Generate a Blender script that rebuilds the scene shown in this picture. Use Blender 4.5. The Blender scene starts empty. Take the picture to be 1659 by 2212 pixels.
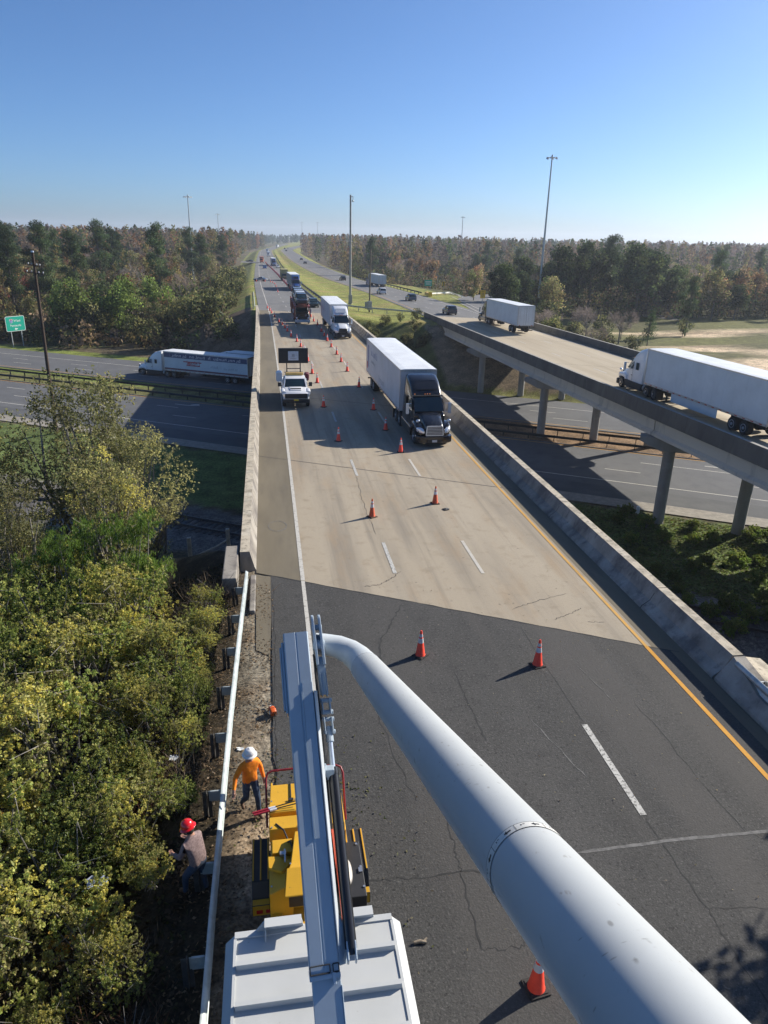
import bpy, bmesh, math, random
import numpy as np
from mathutils import Vector, Matrix

# ---------------------------------------------------------------- camera, sky, sun, exposure
scene = bpy.context.scene
C = scene.collection
cam_d = bpy.data.cameras.new("camera"); cam = bpy.data.objects.new("camera", cam_d); C.objects.link(cam)
cam_d.sensor_fit = 'AUTO'; cam_d.sensor_width = 36.0; cam_d.lens = 36.0*1534.0/2212.0
cam_d.clip_start = 0.1; cam_d.clip_end = 12000.0
ROT = ((0.9875999512382831, 0.03718129520379723, -0.152525039259489),
       (-0.1556250366600062, 0.3597712675493827, -0.9199703707242327),
       (0.020668436774761243, 0.9322994080942444, 0.3610964267178632))
CAM_Z = 12.55
cam.matrix_world = Matrix.Translation((0, 0, CAM_Z)) @ Matrix(ROT).to_4x4()
scene.camera = cam

SUN_EL, SUN_AZ = math.radians(28.3), math.radians(66.4)       # azimuth from +Y towards +X
world = bpy.data.worlds.new("World"); scene.world = world; world.use_nodes = True
_n = world.node_tree.nodes; _bg = _n['Background']
_sky = _n.new('ShaderNodeTexSky'); _sky.sky_type = 'NISHITA'; _sky.sun_disc = False
_sky.sun_elevation = SUN_EL; _sky.sun_rotation = SUN_AZ
_sky.altitude = 0.0; _sky.air_density = 0.7; _sky.dust_density = 0.9; _sky.ozone_density = 8.0
_tint = _n.new('ShaderNodeMix'); _tint.data_type = 'RGBA'; _tint.blend_type = 'MULTIPLY'; _tint.inputs['Factor'].default_value = 1.0
_tint.inputs['B'].default_value = (.95, 1.0, 1.0, 1); world.node_tree.links.new(_sky.outputs[0], _tint.inputs['A'])
world.node_tree.links.new(_tint.outputs['Result'], _bg.inputs[0]); _bg.inputs[1].default_value = 0.089
sun_d = bpy.data.lights.new("sun", 'SUN'); sun = bpy.data.objects.new("sun", sun_d); C.objects.link(sun)
sun_d.energy = 4.9; sun_d.angle = math.radians(0.53); sun_d.color = (1.0, 0.93, 0.82)
SUN_DIR = Vector((math.sin(SUN_AZ)*math.cos(SUN_EL), math.cos(SUN_AZ)*math.cos(SUN_EL), math.sin(SUN_EL)))
sun.rotation_euler = SUN_DIR.to_track_quat('Z', 'Y').to_euler()
sun.location = SUN_DIR*200
vs = scene.view_settings
vs.view_transform = 'Standard'; vs.look = 'None'; vs.exposure = 0.70; vs.gamma = 1.0; vs.use_curve_mapping = False
scene.render.engine = 'CYCLES'
scene.cycles.use_denoising = True
scene.cycles.use_adaptive_sampling = True; scene.cycles.adaptive_threshold = 0.02
scene.cycles.max_bounces = 6; scene.cycles.diffuse_bounces = 3; scene.cycles.transmission_bounces = 3
scene.cycles.volume_bounces = 0; scene.cycles.caustics_reflective = False; scene.cycles.caustics_refractive = False
scene.cycles.sample_clamp_indirect = 6.0

R = math.radians
rnd = random.Random(11)

# ---------------------------------------------------------------- small mesh toolkit
class MB:
    """collects faces for ONE mesh object"""
    def __init__(self): self.v = []; self.f = []; self.m = []
    def add(self, verts, faces, mi=0):
        b = len(self.v); self.v += [tuple(p) for p in verts]
        for f in faces: self.f.append(tuple(b+i for i in f)); self.m.append(mi)
        return self
    def box(self, x0, x1, y0, y1, z0, z1, mi=0):
        v = [(x0,y0,z0),(x1,y0,z0),(x1,y1,z0),(x0,y1,z0),(x0,y0,z1),(x1,y0,z1),(x1,y1,z1),(x0,y1,z1)]
        return self.add(v, [(0,3,2,1),(4,5,6,7),(0,1,5,4),(1,2,6,5),(2,3,7,6),(3,0,4,7)], mi)
    def beam(self, p0, p1, w, h, mi=0, up=(0,0,1)):
        p0, p1 = Vector(p0), Vector(p1); d = (p1-p0).normalized(); up = Vector(up)
        if abs(d.dot(up)) > .98: up = Vector((0,1,0))
        s = d.cross(up).normalized()*w/2; t = s.cross(d).normalized()*h/2
        v = [p0-s-t, p0+s-t, p0+s+t, p0-s+t, p1-s-t, p1+s-t, p1+s+t, p1-s+t]
        return self.add(v, [(0,1,2,3),(7,6,5,4),(0,4,5,1),(1,5,6,2),(2,6,7,3),(3,7,4,0)], mi)
    def tube(self, pts, r, n=8, mi=0, cap=True):
        pts = [Vector(p) for p in pts]; rs = r if isinstance(r, (list, tuple)) else [r]*len(pts)
        ref = None; rings = []
        for i, p in enumerate(pts):
            d = (pts[min(i+1, len(pts)-1)]-pts[max(i-1, 0)])
            d = d.normalized() if d.length > 1e-9 else Vector((0,0,1))
            if ref is None:
                ref = Vector((0,0,1)) if abs(d.z) < .9 else Vector((1,0,0))
            s = d.cross(ref).normalized(); t = s.cross(d).normalized(); ref = t
            rings.append([p+(s*math.cos(2*math.pi*k/n)+t*math.sin(2*math.pi*k/n))*rs[i] for k in range(n)])
        return self.loft(rings, mi, cap)
    def cyl(self, p0, p1, r0, r1=None, n=16, mi=0): return self.tube([p0, p1], [r0, r0 if r1 is None else r1], n, mi)
    def loft(self, rings, mi=0, cap=True):
        n = len(rings[0]); v = [p for r in rings for p in r]; f = []
        for i in range(len(rings)-1):
            for k in range(n):
                a, b = i*n+k, i*n+(k+1) % n
                f.append((a, b, b+n, a+n))
        if cap: f.append(tuple(range(n-1, -1, -1))); f.append(tuple((len(rings)-1)*n+k for k in range(n)))
        return self.add(v, f, mi)
    def prism(self, poly, axis, a, b, mi=0):
        """poly in the two other axes (cyclic order) swept from a to b along axis"""
        def P(u, w, t): return {'x': (t, u, w), 'y': (u, t, w), 'z': (u, w, t)}[axis]
        return self.loft([[P(u, w, a) for u, w in poly], [P(u, w, b) for u, w in poly]], mi)
    def lathe(self, prof, c=(0,0,0), n=20, mi=0):
        return self.loft([[(c[0]+r*math.cos(2*math.pi*k/n), c[1]+r*math.sin(2*math.pi*k/n), c[2]+z) for k in range(n)] for r, z in prof], mi)
    def sphere(self, c, r, n=12, m=8, mi=0, sq=(1,1,1)):
        pr = [(max(1e-3, math.sin(math.pi*i/m))*r, -math.cos(math.pi*i/m)*r) for i in range(m+1)]
        b = len(self.v); self.lathe(pr, (0,0,0), n, mi)
        for i in range(b, len(self.v)):
            x, y, z = self.v[i]; self.v[i] = (c[0]+x*sq[0], c[1]+y*sq[1], c[2]+z*sq[2])
        return self
    def xf(self, M):
        self.v = [tuple(M @ Vector(p)) for p in self.v]; return self
    def build(self, name, mats, parent=None, smooth=None, bevel=0, segs=2, loc=None):
        me = bpy.data.meshes.new(name); me.from_pydata(self.v, [], self.f); me.validate()
        mats = mats if isinstance(mats, (list, tuple)) else [mats]
        for m in mats: me.materials.append(m)
        if len(me.polygons) == len(self.m): me.polygons.foreach_set('material_index', self.m)
        bm = bmesh.new(); bm.from_mesh(me); bmesh.ops.recalc_face_normals(bm, faces=bm.faces)
        if bevel:
            ed = [e for e in bm.edges if len(e.link_faces) == 2 and e.calc_face_angle(0) > .5]
            bmesh.ops.bevel(bm, geom=ed, offset=bevel, segments=segs, profile=.5, affect='EDGES', clamp_overlap=True)
        bm.to_mesh(me); bm.free()
        if smooth is not None:
            me.polygons.foreach_set('use_smooth', [True]*len(me.polygons)); me.set_sharp_from_angle(angle=R(smooth))
        o = bpy.data.objects.new(name, me); C.objects.link(o)
        if parent is not None: o.parent = parent
        if loc is not None: o.location = loc
        return o

def rr(w, z0, z1, r, y, n=3, x=0.0, top=None):
    """rounded-rectangle ring in the XZ plane at y; top = width at the upper edge"""
    top = w if top is None else top; r = min(r, (z1-z0)/2*.98, w/2*.98, top/2*.98); out = []
    for cx_, cz, a0 in ((w/2-r, z0+r, -90), (top/2-r, z1-r, 0), (-(top/2-r), z1-r, 90), (-(w/2-r), z0+r, 180)):
        for k in range(n+1):
            a = R(a0+90*k/n); out.append((x+cx_+r*math.cos(a), y, cz+r*math.sin(a)))
    return out

def tag(o, label=None, cat=None, group=None, kind=None):
    if label: o['label'] = label
    if cat: o['category'] = cat
    if group: o['group'] = group
    if kind: o['kind'] = kind
    return o
def thing(name, label, cat, loc=(0,0,0), rz=0.0, group=None, rx=0.0):
    o = bpy.data.objects.new(name, None); C.objects.link(o); o.empty_display_size = .2
    o.location = loc; o.rotation_euler = (rx, 0, rz)
    return tag(o, label, cat, group)
KIDS = {}
def dup(root, loc, rz=None, label=None, group=None, scale=None):
    """copy of a thing with its parts and sub-parts (mesh data shared)"""
    def rec(o, par):
        c = o.copy(); C.objects.link(c)
        if par is not None: c.parent = par
        for ch in KIDS.setdefault(o.name, list(o.children)): rec(ch, c)
        return c
    r = rec(root, None); r.location = loc
    if rz is not None: r.rotation_euler = (r.rotation_euler[0], r.rotation_euler[1], rz)
    if label: r['label'] = label
    if group: r['group'] = group
    if scale is not None: r.scale = scale if isinstance(scale, (tuple, list)) else (scale,)*3
    return r
def text_mesh(s, size, name, m, parent, loc, rot=(0,0,0), ext=.004, align='CENTER'):
    cu = bpy.data.curves.new(name, 'FONT'); cu.body = s; cu.size = size; cu.extrude = ext
    cu.align_x = align; cu.align_y = 'CENTER'
    t = bpy.data.objects.new(name+'_tmp', cu); C.objects.link(t)
    bpy.context.view_layer.update()
    me = bpy.data.meshes.new_from_object(t.evaluated_get(bpy.context.evaluated_depsgraph_get()))
    bpy.data.objects.remove(t); bpy.data.curves.remove(cu)
    me.materials.clear(); me.materials.append(m); me.name = name
    o = bpy.data.objects.new(name, me); C.objects.link(o); o.parent = parent; o.location = loc; o.rotation_euler = rot
    return o

# ---------------------------------------------------------------- materials
def mat(name, col, rough=.5, metal=0.0, var=.12, scale=6.0, col2=None, bump=0.0, bscale=None, coat=0.0, spec=None, stretch=None, detail=6, emit=None, lo=.35, hi=.65):
    m = bpy.data.materials.new(name); m.use_nodes = True; nt = m.node_tree; N = nt.nodes; L = nt.links
    b = N['Principled BSDF']; b.inputs['Roughness'].default_value = rough; b.inputs['Metallic'].default_value = metal
    if coat: b.inputs['Coat Weight'].default_value = coat; b.inputs['Coat Roughness'].default_value = .08
    if spec is not None: b.inputs['Specular IOR Level'].default_value = spec
    tc = N.new('ShaderNodeTexCoord'); src = tc.outputs['Object']
    if stretch:
        mp = N.new('ShaderNodeMapping'); mp.inputs['Scale'].default_value = stretch; L.new(src, mp.inputs[0]); src = mp.outputs[0]
    nz = N.new('ShaderNodeTexNoise'); nz.inputs['Scale'].default_value = scale; nz.inputs['Detail'].default_value = detail
    nz.inputs['Roughness'].default_value = .65; L.new(src, nz.inputs['Vector'])
    rp = N.new('ShaderNodeValToRGB'); L.new(nz.outputs['Fac'], rp.inputs[0])
    c1 = tuple(c*(1-var) for c in col[:3]); c2 = tuple(min(1, c*(1+var)) for c in col[:3]) if col2 is None else col2
    rp.color_ramp.elements[0].position = lo; rp.color_ramp.elements[1].position = hi
    rp.color_ramp.elements[0].color = (*c1, 1); rp.color_ramp.elements[1].color = (*c2, 1)
    L.new(rp.outputs[0], b.inputs['Base Color'])
    if emit: b.inputs['Emission Color'].default_value = (*emit[:3], 1); b.inputs['Emission Strength'].default_value = emit[3]
    if bump:
        bp = N.new('ShaderNodeBump'); bp.inputs['Strength'].default_value = bump; bp.inputs['Distance'].default_value = .02
        n2 = N.new('ShaderNodeTexNoise'); n2.inputs['Scale'].default_value = bscale or scale*3; n2.inputs['Detail'].default_value = 4
        L.new(src, n2.inputs['Vector']); L.new(n2.outputs['Fac'], bp.inputs['Height']); L.new(bp.outputs[0], b.inputs['Normal'])
    return m

def layered(name, base, layers, rough=.9, bump=0.0, bscale=40, spec=.3):
    """base colour with a list of (colour, scale, stretch, lo, hi, amount) noise layers mixed on top, in object (= world) metres"""
    m = bpy.data.materials.new(name); m.use_nodes = True; nt = m.node_tree; N = nt.nodes; L = nt.links
    b = N['Principled BSDF']; b.inputs['Roughness'].default_value = rough; b.inputs['Specular IOR Level'].default_value = spec
    tc = N.new('ShaderNodeTexCoord'); cur = None
    rgb = N.new('ShaderNodeRGB'); rgb.outputs[0].default_value = (*base, 1); cur = rgb.outputs[0]
    for i, (col, sc, st, lo, hi, amt) in enumerate(layers):
        mp = N.new('ShaderNodeMapping'); mp.inputs['Scale'].default_value = st; mp.inputs['Location'].default_value = (i*7.3, i*3.1, 0)
        L.new(tc.outputs['Object'], mp.inputs[0])
        nz = N.new('ShaderNodeTexNoise'); nz.inputs['Scale'].default_value = sc; nz.inputs['Detail'].default_value = 6; nz.inputs['Roughness'].default_value = .6
        L.new(mp.outputs[0], nz.inputs['Vector'])
        mr = N.new('ShaderNodeMapRange'); mr.inputs[1].default_value = lo; mr.inputs[2].default_value = hi; mr.inputs[4].default_value = amt
        L.new(nz.outputs['Fac'], mr.inputs[0])
        mx = N.new('ShaderNodeMix'); mx.data_type = 'RGBA'; L.new(mr.outputs[0], mx.inputs['Factor'])
        L.new(cur, mx.inputs['A']); mx.inputs['B'].default_value = (*col, 1); cur = mx.outputs['Result']
    L.new(cur, b.inputs['Base Color'])
    if bump:
        bp = N.new('ShaderNodeBump'); bp.inputs['Strength'].default_value = bump; bp.inputs['Distance'].default_value = .02
        n2 = N.new('ShaderNodeTexNoise'); n2.inputs['Scale'].default_value = bscale; n2.inputs['Detail'].default_value = 3
        L.new(tc.outputs['Object'], n2.inputs['Vector']); L.new(n2.outputs['Fac'], bp.inputs['Height']); L.new(bp.outputs[0], b.inputs['Normal'])
    return m
I1 = (1,1,1)
ASPHALT = layered('asphalt', (.050,.049,.046), [((.085,.082,.077), .35, (1,.35,1), .42, .7, .55), ((.030,.029,.029), 1.4, I1, .5, .72, .5),
        ((.15,.145,.135), 13, I1, .55, .68, .45), ((.012,.012,.012), 11, I1, .55, .66, .65), ((.20,.19,.175), 24, I1, .58, .70, .55), ((.010,.010,.010), 26, I1, .56, .68, .65), ((.075,.07,.064), .22, (2.2,.12,1), .5, .62, .5)], .85, .6, 22)
ASPHALT_OLD = layered('weathered_asphalt', (.15,.148,.145), [((.20,.195,.185), .25, (1,.2,1), .4, .7, .7), ((.10,.10,.10), .9, (1,.3,1), .5, .72, .5), ((.25,.24,.23), 9, I1, .58, .7, .5)], .9, .2, 20)
ASPHALT_LOW = layered('street_asphalt', (.105,.108,.112), [((.145,.145,.145), .2, I1, .4, .7, .7), ((.07,.07,.075), .8, I1, .5, .72, .45), ((.2,.2,.2), 9, I1, .58, .7, .4)], .9, .2, 20)
CONCRETE = layered('deck_concrete', (.350,.296,.218), [((.235,.203,.158), .45, (1.6,.12,1), .44, .64, .85), ((.40,.345,.26), .3, (1,.18,1), .46, .68, .6), ((.20,.172,.135), .8, (2.4,.07,1), .52, .66, .6),
        ((.33,.235,.14), .6, (1.5,.3,1), .52, .7, .55), ((.23,.185,.125), 1.6, I1, .54, .74, .6), ((.13,.105,.08), 3.4, I1, .665, .70, .8), ((.40,.34,.25), 28, I1, .5, .7, .3), ((.24,.20,.15), 12, I1, .56, .68, .4)], .88, .15, 60)
CONCRETE_SHOULDER = layered('dirty_shoulder_concrete', (.150,.128,.090), [((.20,.172,.122), .5, (1,.2,1), .42, .66, .7), ((.115,.10,.075), .8, (1.5,.25,1), .5, .7, .65), ((.12,.105,.085), 5, I1, .64, .74, .6)], .9, .15, 50)
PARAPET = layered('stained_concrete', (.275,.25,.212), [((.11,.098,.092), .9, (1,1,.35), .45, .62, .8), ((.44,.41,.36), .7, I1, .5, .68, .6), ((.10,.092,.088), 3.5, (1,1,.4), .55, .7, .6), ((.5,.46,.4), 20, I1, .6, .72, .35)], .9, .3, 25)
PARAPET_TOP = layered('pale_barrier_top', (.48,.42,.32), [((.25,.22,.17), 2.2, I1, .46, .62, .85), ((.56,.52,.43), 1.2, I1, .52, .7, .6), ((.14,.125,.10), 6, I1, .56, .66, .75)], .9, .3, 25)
GIRDER = layered('girder_concrete', (.55,.51,.43), [((.46,.42,.36), .4, (1,.2,1), .45, .65, .6), ((.26,.25,.23), 1.2, (1,1,.3), .55, .7, .5)], .9)
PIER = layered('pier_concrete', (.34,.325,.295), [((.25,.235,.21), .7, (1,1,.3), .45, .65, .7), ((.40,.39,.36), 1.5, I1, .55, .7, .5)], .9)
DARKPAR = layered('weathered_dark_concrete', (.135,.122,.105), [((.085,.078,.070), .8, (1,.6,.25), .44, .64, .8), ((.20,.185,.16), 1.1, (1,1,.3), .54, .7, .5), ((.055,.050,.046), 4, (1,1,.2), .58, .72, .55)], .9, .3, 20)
def worn_paint(name, col, under, amt=.75):
    return layered(name, col, [(under, 7, I1, .54, .66, amt), (under, 26, I1, .58, .70, .7), (tuple(c*.7 for c in col), .7, I1, .5, .7, .5)], .8)
WHITE_LINE = worn_paint('white_road_paint', (.50,.48,.43), (.20,.18,.15))
WHITE_DASH = layered('worn_white_paint', (.50,.49,.45), [((.10,.098,.09), 13, I1, .53, .60, .85), ((.14,.135,.125), 5, I1, .56, .66, .6), ((.36,.35,.32), 2, I1, .4, .7, .6)], .8)
FAINT_LINE = worn_paint('faint_white_paint', (.50,.47,.41), (.38,.33,.26), .7)
YELLOW_LINE = worn_paint('yellow_road_paint', (.60,.29,.035), (.35,.20,.06), .45)
FAINT_YELLOW = worn_paint('faint_yellow_paint', (.56,.31,.07), (.38,.31,.22), .5)
CRACK = mat('tar_crack', (.024,.024,.023), .85, var=.4, scale=3)
PATCH = mat('pale_sealed_joint', (.13,.127,.12), .9, var=.35, scale=7)
GALV = mat('galvanised_steel', (.46,.48,.47), .45, .55, .2, 4, bump=.05)
GUARDP = mat('shade_darkened_post', (.075,.072,.065), .7, .2, .35, 4)  # post colour darkened to stand in for the shade on the posts
GUARDW = mat('weathered_guardrail_steel', (.37,.41,.395), .5, .25, .22, 3, bump=.05)
DARKSTEEL = mat('dark_steel', (.06,.06,.062), .5, .6, .2, 8)
RUSTRAIL = mat('rail_steel', (.12,.105,.10), .42, .6, .25, 6)
TIRE = mat('tyre_rubber', (.018,.018,.018), .8, 0, .3, 12)
RIM = mat('polished_wheel_alloy', (.62,.63,.65), .25, .9, .1, 5)
CHROME = mat('chrome', (.58,.64,.72), .22, .5, .05, 4)
GLASS = mat('tinted_glass', (.014,.034,.042), .05, 0, .1, 3, spec=.7)
BLACKP = mat('black_vehicle_paint', (.011,.011,.013), .22, 0, .15, 3, coat=.6)
BLACKPL = mat('black_plastic', (.02,.02,.021), .55, 0, .2, 8)
WHITEP = mat('white_vehicle_paint', (.72,.73,.74), .3, 0, .05, 1.2, coat=.4)
TRAILERW = mat('white_trailer_panel', (.60,.64,.66), .42, 0, .07, .6, bump=.03, bscale=2)
TRAILERG = mat('greyed_trailer_panel', (.56,.56,.58), .45, 0, .10, .5, bump=.03, bscale=2)
ROOFP = mat('trailer_roof_skin', (.70,.72,.73), .5, 0, .08, .7)
ALU = mat('brushed_aluminium', (.5,.51,.52), .35, .8, .12, 8)
CHASSIS = mat('chassis_black', (.022,.021,.021), .7, 0, .3, 6)
HEADL = mat('headlamp_lens', (.78,.80,.82), .08, .5, .1, 6, spec=.8)
AMBER = mat('amber_lens', (.75,.22,.03), .25, 0, .1, 6)
REDL = mat('red_lens', (.5,.02,.02), .25, 0, .1, 6)
# ---------------------------------------------------------------- alignment of the roads
_ys = np.arange(-80, 2600, 5.0)
def _smooth(ks, vs_, w=7):
    a = np.interp(_ys, ks, vs_); p = np.pad(a, w, mode='edge'); return np.convolve(p, np.ones(2*w+1)/(2*w+1), 'valid')
_dl = _smooth([-80,60,110,150,188,213,250,300,400,550,750,873,930,1060,1194,1400,1600,2600], [0,0,-.25,-.6,-1.6,-2.1,-2.8,-3.4,-4.3,-4.9,-4.8,-4,1,8,15,30,48,130])
_cr = _smooth([-80,136,160,200,260,310,400,560,875,960,1069,1250,1500,2600], [36.1,36.1,36.0,35.6,33.6,31,27,24,24.5,31,40,60,95,250])
def dL(y): return np.interp(y, _ys, _dl)
def cR(y): return np.interp(y, _ys, _cr)
def zL(y): return -0.012*np.clip(np.asarray(y, float)-60, 0, 333)
def zR(y): return np.maximum(1.05-.0165*np.asarray(y, float), -4.0)
AV = R(30.1); CA, SA = math.cos(AV), math.sin(AV)
LS = 1.0602                                            # the lower level was laid out at -7.4 m and is set down to its real depth
def uv(u, v): return ((u*CA+v*SA)*LS, (-u*SA+v*CA)*LS)          # frame of the lower highway: u along it, v across it
def v_of(x, y): return (x*SA+y*CA)/LS
ZLOW = -8.6
def skew(y0, x): return y0-.5459*x

def ground(x, y):
    x = np.asarray(x, float); y = np.asarray(y, float); v = v_of(x, y); vt = v*LS
    flat = np.clip(np.minimum(np.abs(v-48)-8, np.abs(v-76)-24)/6, 0, 1)
    n = .35*np.sin(x*.071+1.3)*np.sin(y*.063)+.22*np.sin(x*.23+y*.19)+.12*np.sin(x*.61-y*.47)
    base = ZLOW-.06+n*flat*np.clip((np.abs(v-70)-30)/30, 0, 1)+1.6*np.clip((y-300)/400, 0, 1)
    base = base-.5*np.exp(-((v-50.5)/2.5)**2)+.35*np.exp(-((v-39.5)/2.6)**4)
    h = base
    def bank(xl, xr, crest, dv, ks, kv):
        d = np.maximum(np.maximum(xl-x, x-xr), 0); return crest-ks*d-kv*np.maximum(dv, 0)-.02*np.minimum(d, 3)*0
    h = np.maximum(h, bank(-2.3, 14.6, -.04, vt-23.5, .42, .62))
    h = np.maximum(h, bank(27.5, 44.5, .7, vt-22, .42, .62))
    d0 = dL(y); c0 = cR(y); t = np.clip((x-(14.2+d0))/np.maximum(c0-7-(14.2+d0), 1), 0, 1); t = t*t*(3-2*t)
    crest = zL(y)*(1-t)+zR(y)*t-.07-.5*np.sin(np.pi*t)*(t > 0)*(t < 1)
    xr = c0+8+14*np.clip(1-np.abs(y-225)/70, 0, 1)
    h = np.maximum(h, np.where(y > 60, bank(-2.6+d0, xr, crest, 121-vt, .40, .44), -99))
    return h
def gz(x, y): return float(ground(x, y))

# ---------------------------------------------------------------- ground sheet
def grid_object(name, xs, ys, zf, colf, m):
    X, Y = np.meshgrid(xs, ys); Z = zf(X, Y); nx, ny = len(xs), len(ys)
    co = np.stack([X, Y, Z], -1).reshape(-1, 3).astype(np.float32)
    i = (np.arange(ny-1)[:, None]*nx+np.arange(nx-1)[None]).ravel()
    fc = np.stack([i, i+1, i+1+nx, i+nx], 1)
    me = bpy.data.meshes.new(name); me.vertices.add(len(co)); me.vertices.foreach_set('co', co.ravel())
    me.loops.add(fc.size); me.polygons.add(len(fc)); me.loops.foreach_set('vertex_index', fc.ravel().astype(np.int32))
    me.polygons.foreach_set('loop_start', np.arange(0, fc.size, 4, dtype=np.int32))
    me.polygons.foreach_set('use_smooth', np.ones(len(fc), bool)); me.update()
    a = me.color_attributes.new('Col', 'FLOAT_COLOR', 'POINT')
    a.data.foreach_set('color', np.concatenate([colf(X, Y, Z), np.ones((ny, nx, 1))], -1).astype(np.float32).ravel())
    me.materials.append(m); o = bpy.data.objects.new(name, me); C.objects.link(o); return o
def wob(x, y, s, k=0): return np.sin(x*s+1.7+k)*np.sin(y*s*1.13+k*2.1)+.6*np.sin(x*s*2.3-y*s*1.9+k)+.4*np.sin(x*s*4.1+y*s*3.3+.5+k)
def ground_colour(x, y, z):
    v = v_of(x, y); u = (x*CA-y*SA)/LS; vt = v*LS; X, Y = x/LS, y/LS; col = np.empty(x.shape+(3,)); col[:] = (.105, .085, .05)
    def put(mask, c, soft=None):
        m_ = np.clip(mask, 0, 1)[..., None]; col[:] = col*(1-m_)+np.array(c)*m_
    w = wob(x, y, .21); w2 = wob(x, y, .05, 2)
    put((w2 > .3)*1.0, (.095, .10, .04)); put((w2 < -.7)*.8, (.16, .12, .07))
    # clearing with bare sand beyond the right-hand bridge
    cl = np.clip(1-np.maximum(np.abs(X-150)-105, 0)/10, 0, 1)*np.clip(1-np.maximum(np.abs(Y-160)-100, 0)/10, 0, 1)*(x > 47)
    put(cl, (.095, .092, .034)); put(cl*np.clip((wob(x, y, .085, 1)+.25)*1.6, 0, 1), (.125, .125, .036))
    sd = np.clip((1.15-np.hypot((X-94)/34, (Y-104)/21)+.35*wob(x, y, .11, 3))*2.5, 0, 1)
    sd = np.maximum(sd, np.clip((1-np.hypot((X-118)/40, (Y-160)/7)+.3*wob(x, y, .2, 4))*2.5, 0, 1))
    sd = np.maximum(sd, np.clip((1-np.hypot((X-86)/13, (Y-136)/5)+.3*wob(x, y, .2, 6))*2.5, 0, 1))
    put(sd*cl*(wob(x, y, .19, 5) > -.75), (.62, .48, .32)); put(sd*cl*np.clip(wob(x, y, .33, 9)-.3, 0, 1), (.30, .22, .14))
    # brown field on the far left
    bf = np.clip(1.1-np.hypot((x+138)/52, (y-300)/50), 0, .2)*5; put(bf, (.24, .165, .085))
    # lower highway: verges and medians
    put((np.abs(v-78.3) < 4.3)*1.0, (.15, .145, .055)); put((np.abs(v-78.3) < 4.3)*np.clip((u+38)/12, 0, 1), (.23, .15, .085))
    put(((v > 79)*(v < 82.5)*(u < -62))*1.0, (.16, .19, .05)); put((v > 95)*(v < 99.5)*(u < -30)*1.0, (.17, .20, .045)); put((v > 95)*(v < 98.6)*(u > -30)*1.0, (.15, .15, .05))
    put((v > 44)*(v < 56.6)*1.0, (.115, .150, .045)); put(((v > 36)*(v < 43.2))*1.0, (.15, .14, .13))
    # paved slopes under the bridges, grassy bank between them
    s1 = (v > 98.2)*(vt < 121)
    put(s1*((x > 27)*(x < 44.5)+(x > -2)*(x < 14.2)), (.235, .185, .125)); put(s1*(x > 14.2)*(x < 27)*1.0, (.085, .10, .035))
    put((vt < 38)*(vt > 23.8)*(x > -2)*1.0, (.10, .09, .075))
    # grass round the far roads
    far = (vt > 120)*(x > -8+dL(y))*(x < cR(y)+16)*1.0
    put(far, (.225, .235, .058)); put(far*np.clip((wob(x, y, .17, 7)-.25), 0, .75), (.30, .235, .09))
    put((vt > 120)*(np.abs(x-13.9-dL(y)) < .9)*.7, (.10, .11, .035))
    put((y > 140)*(x > -12+dL(y))*(x < -1.2+dL(y))*(y > 250), (.20, .21, .06))
    put((v > 90)*(vt < 128)*(x < -2.2+dL(y))*(x > -14)*1.0, (.15, .105, .07))
    # near embankment: leaf litter and soil, with shade painted in behind the guardrail
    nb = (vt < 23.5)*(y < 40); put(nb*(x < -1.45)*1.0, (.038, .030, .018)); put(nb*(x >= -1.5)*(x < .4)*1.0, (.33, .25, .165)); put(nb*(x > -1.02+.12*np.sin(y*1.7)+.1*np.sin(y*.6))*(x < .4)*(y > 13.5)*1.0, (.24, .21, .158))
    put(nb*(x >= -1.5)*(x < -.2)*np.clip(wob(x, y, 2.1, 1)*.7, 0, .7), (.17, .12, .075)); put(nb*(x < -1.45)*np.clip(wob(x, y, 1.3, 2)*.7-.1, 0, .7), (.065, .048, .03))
    put(nb*(x > 13.4)*1.0, (.10, .085, .06))
    return col
def ground_material():
    m = bpy.data.materials.new('soil_and_grass'); m.use_nodes = True; nt = m.node_tree; N = nt.nodes; L = nt.links; b = N['Principled BSDF']
    b.inputs['Roughness'].default_value = .95; b.inputs['Specular IOR Level'].default_value = .15
    at = N.new('ShaderNodeAttribute'); at.attribute_name = 'Col'; tc = N.new('ShaderNodeTexCoord'); cur = at.outputs['Color']
    for sc, lo, hi in ((.6, .62, 1.35), (4.5, .55, 1.4), (17, .5, 1.5)):
        nz = N.new('ShaderNodeTexNoise'); nz.inputs['Scale'].default_value = sc; nz.inputs['Detail'].default_value = 5; L.new(tc.outputs['Object'], nz.inputs['Vector'])
        mr = N.new('ShaderNodeMapRange'); mr.inputs[1].default_value = .3; mr.inputs[2].default_value = .7; mr.inputs[3].default_value = lo; mr.inputs[4].default_value = hi; L.new(nz.outputs['Fac'], mr.inputs[0])
        mx = N.new('ShaderNodeVectorMath'); mx.operation = 'SCALE'; L.new(cur, mx.inputs[0]); L.new(mr.outputs[0], mx.inputs['Scale']); cur = mx.outputs[0]
    L.new(cur, b.inputs['Base Color'])
    bp = N.new('ShaderNodeBump'); bp.inputs['Strength'].default_value = .6; bp.inputs['Distance'].default_value = .06
    n2 = N.new('ShaderNodeTexNoise'); n2.inputs['Scale'].default_value = 9; n2.inputs['Detail'].default_value = 5; L.new(tc.outputs['Object'], n2.inputs['Vector']); L.new(n2.outputs['Fac'], bp.inputs['Height']); L.new(bp.outputs[0], b.inputs['Normal'])
    return m
GX = np.concatenate([-np.geomspace(3000, 62, 26), np.arange(-60, 62, .8), np.geomspace(63, 3000, 30)])
GY = np.concatenate([[-400, -120], np.arange(-30, 150, .8), np.arange(150, 420, 3), np.geomspace(424, 5000, 44)])
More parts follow.
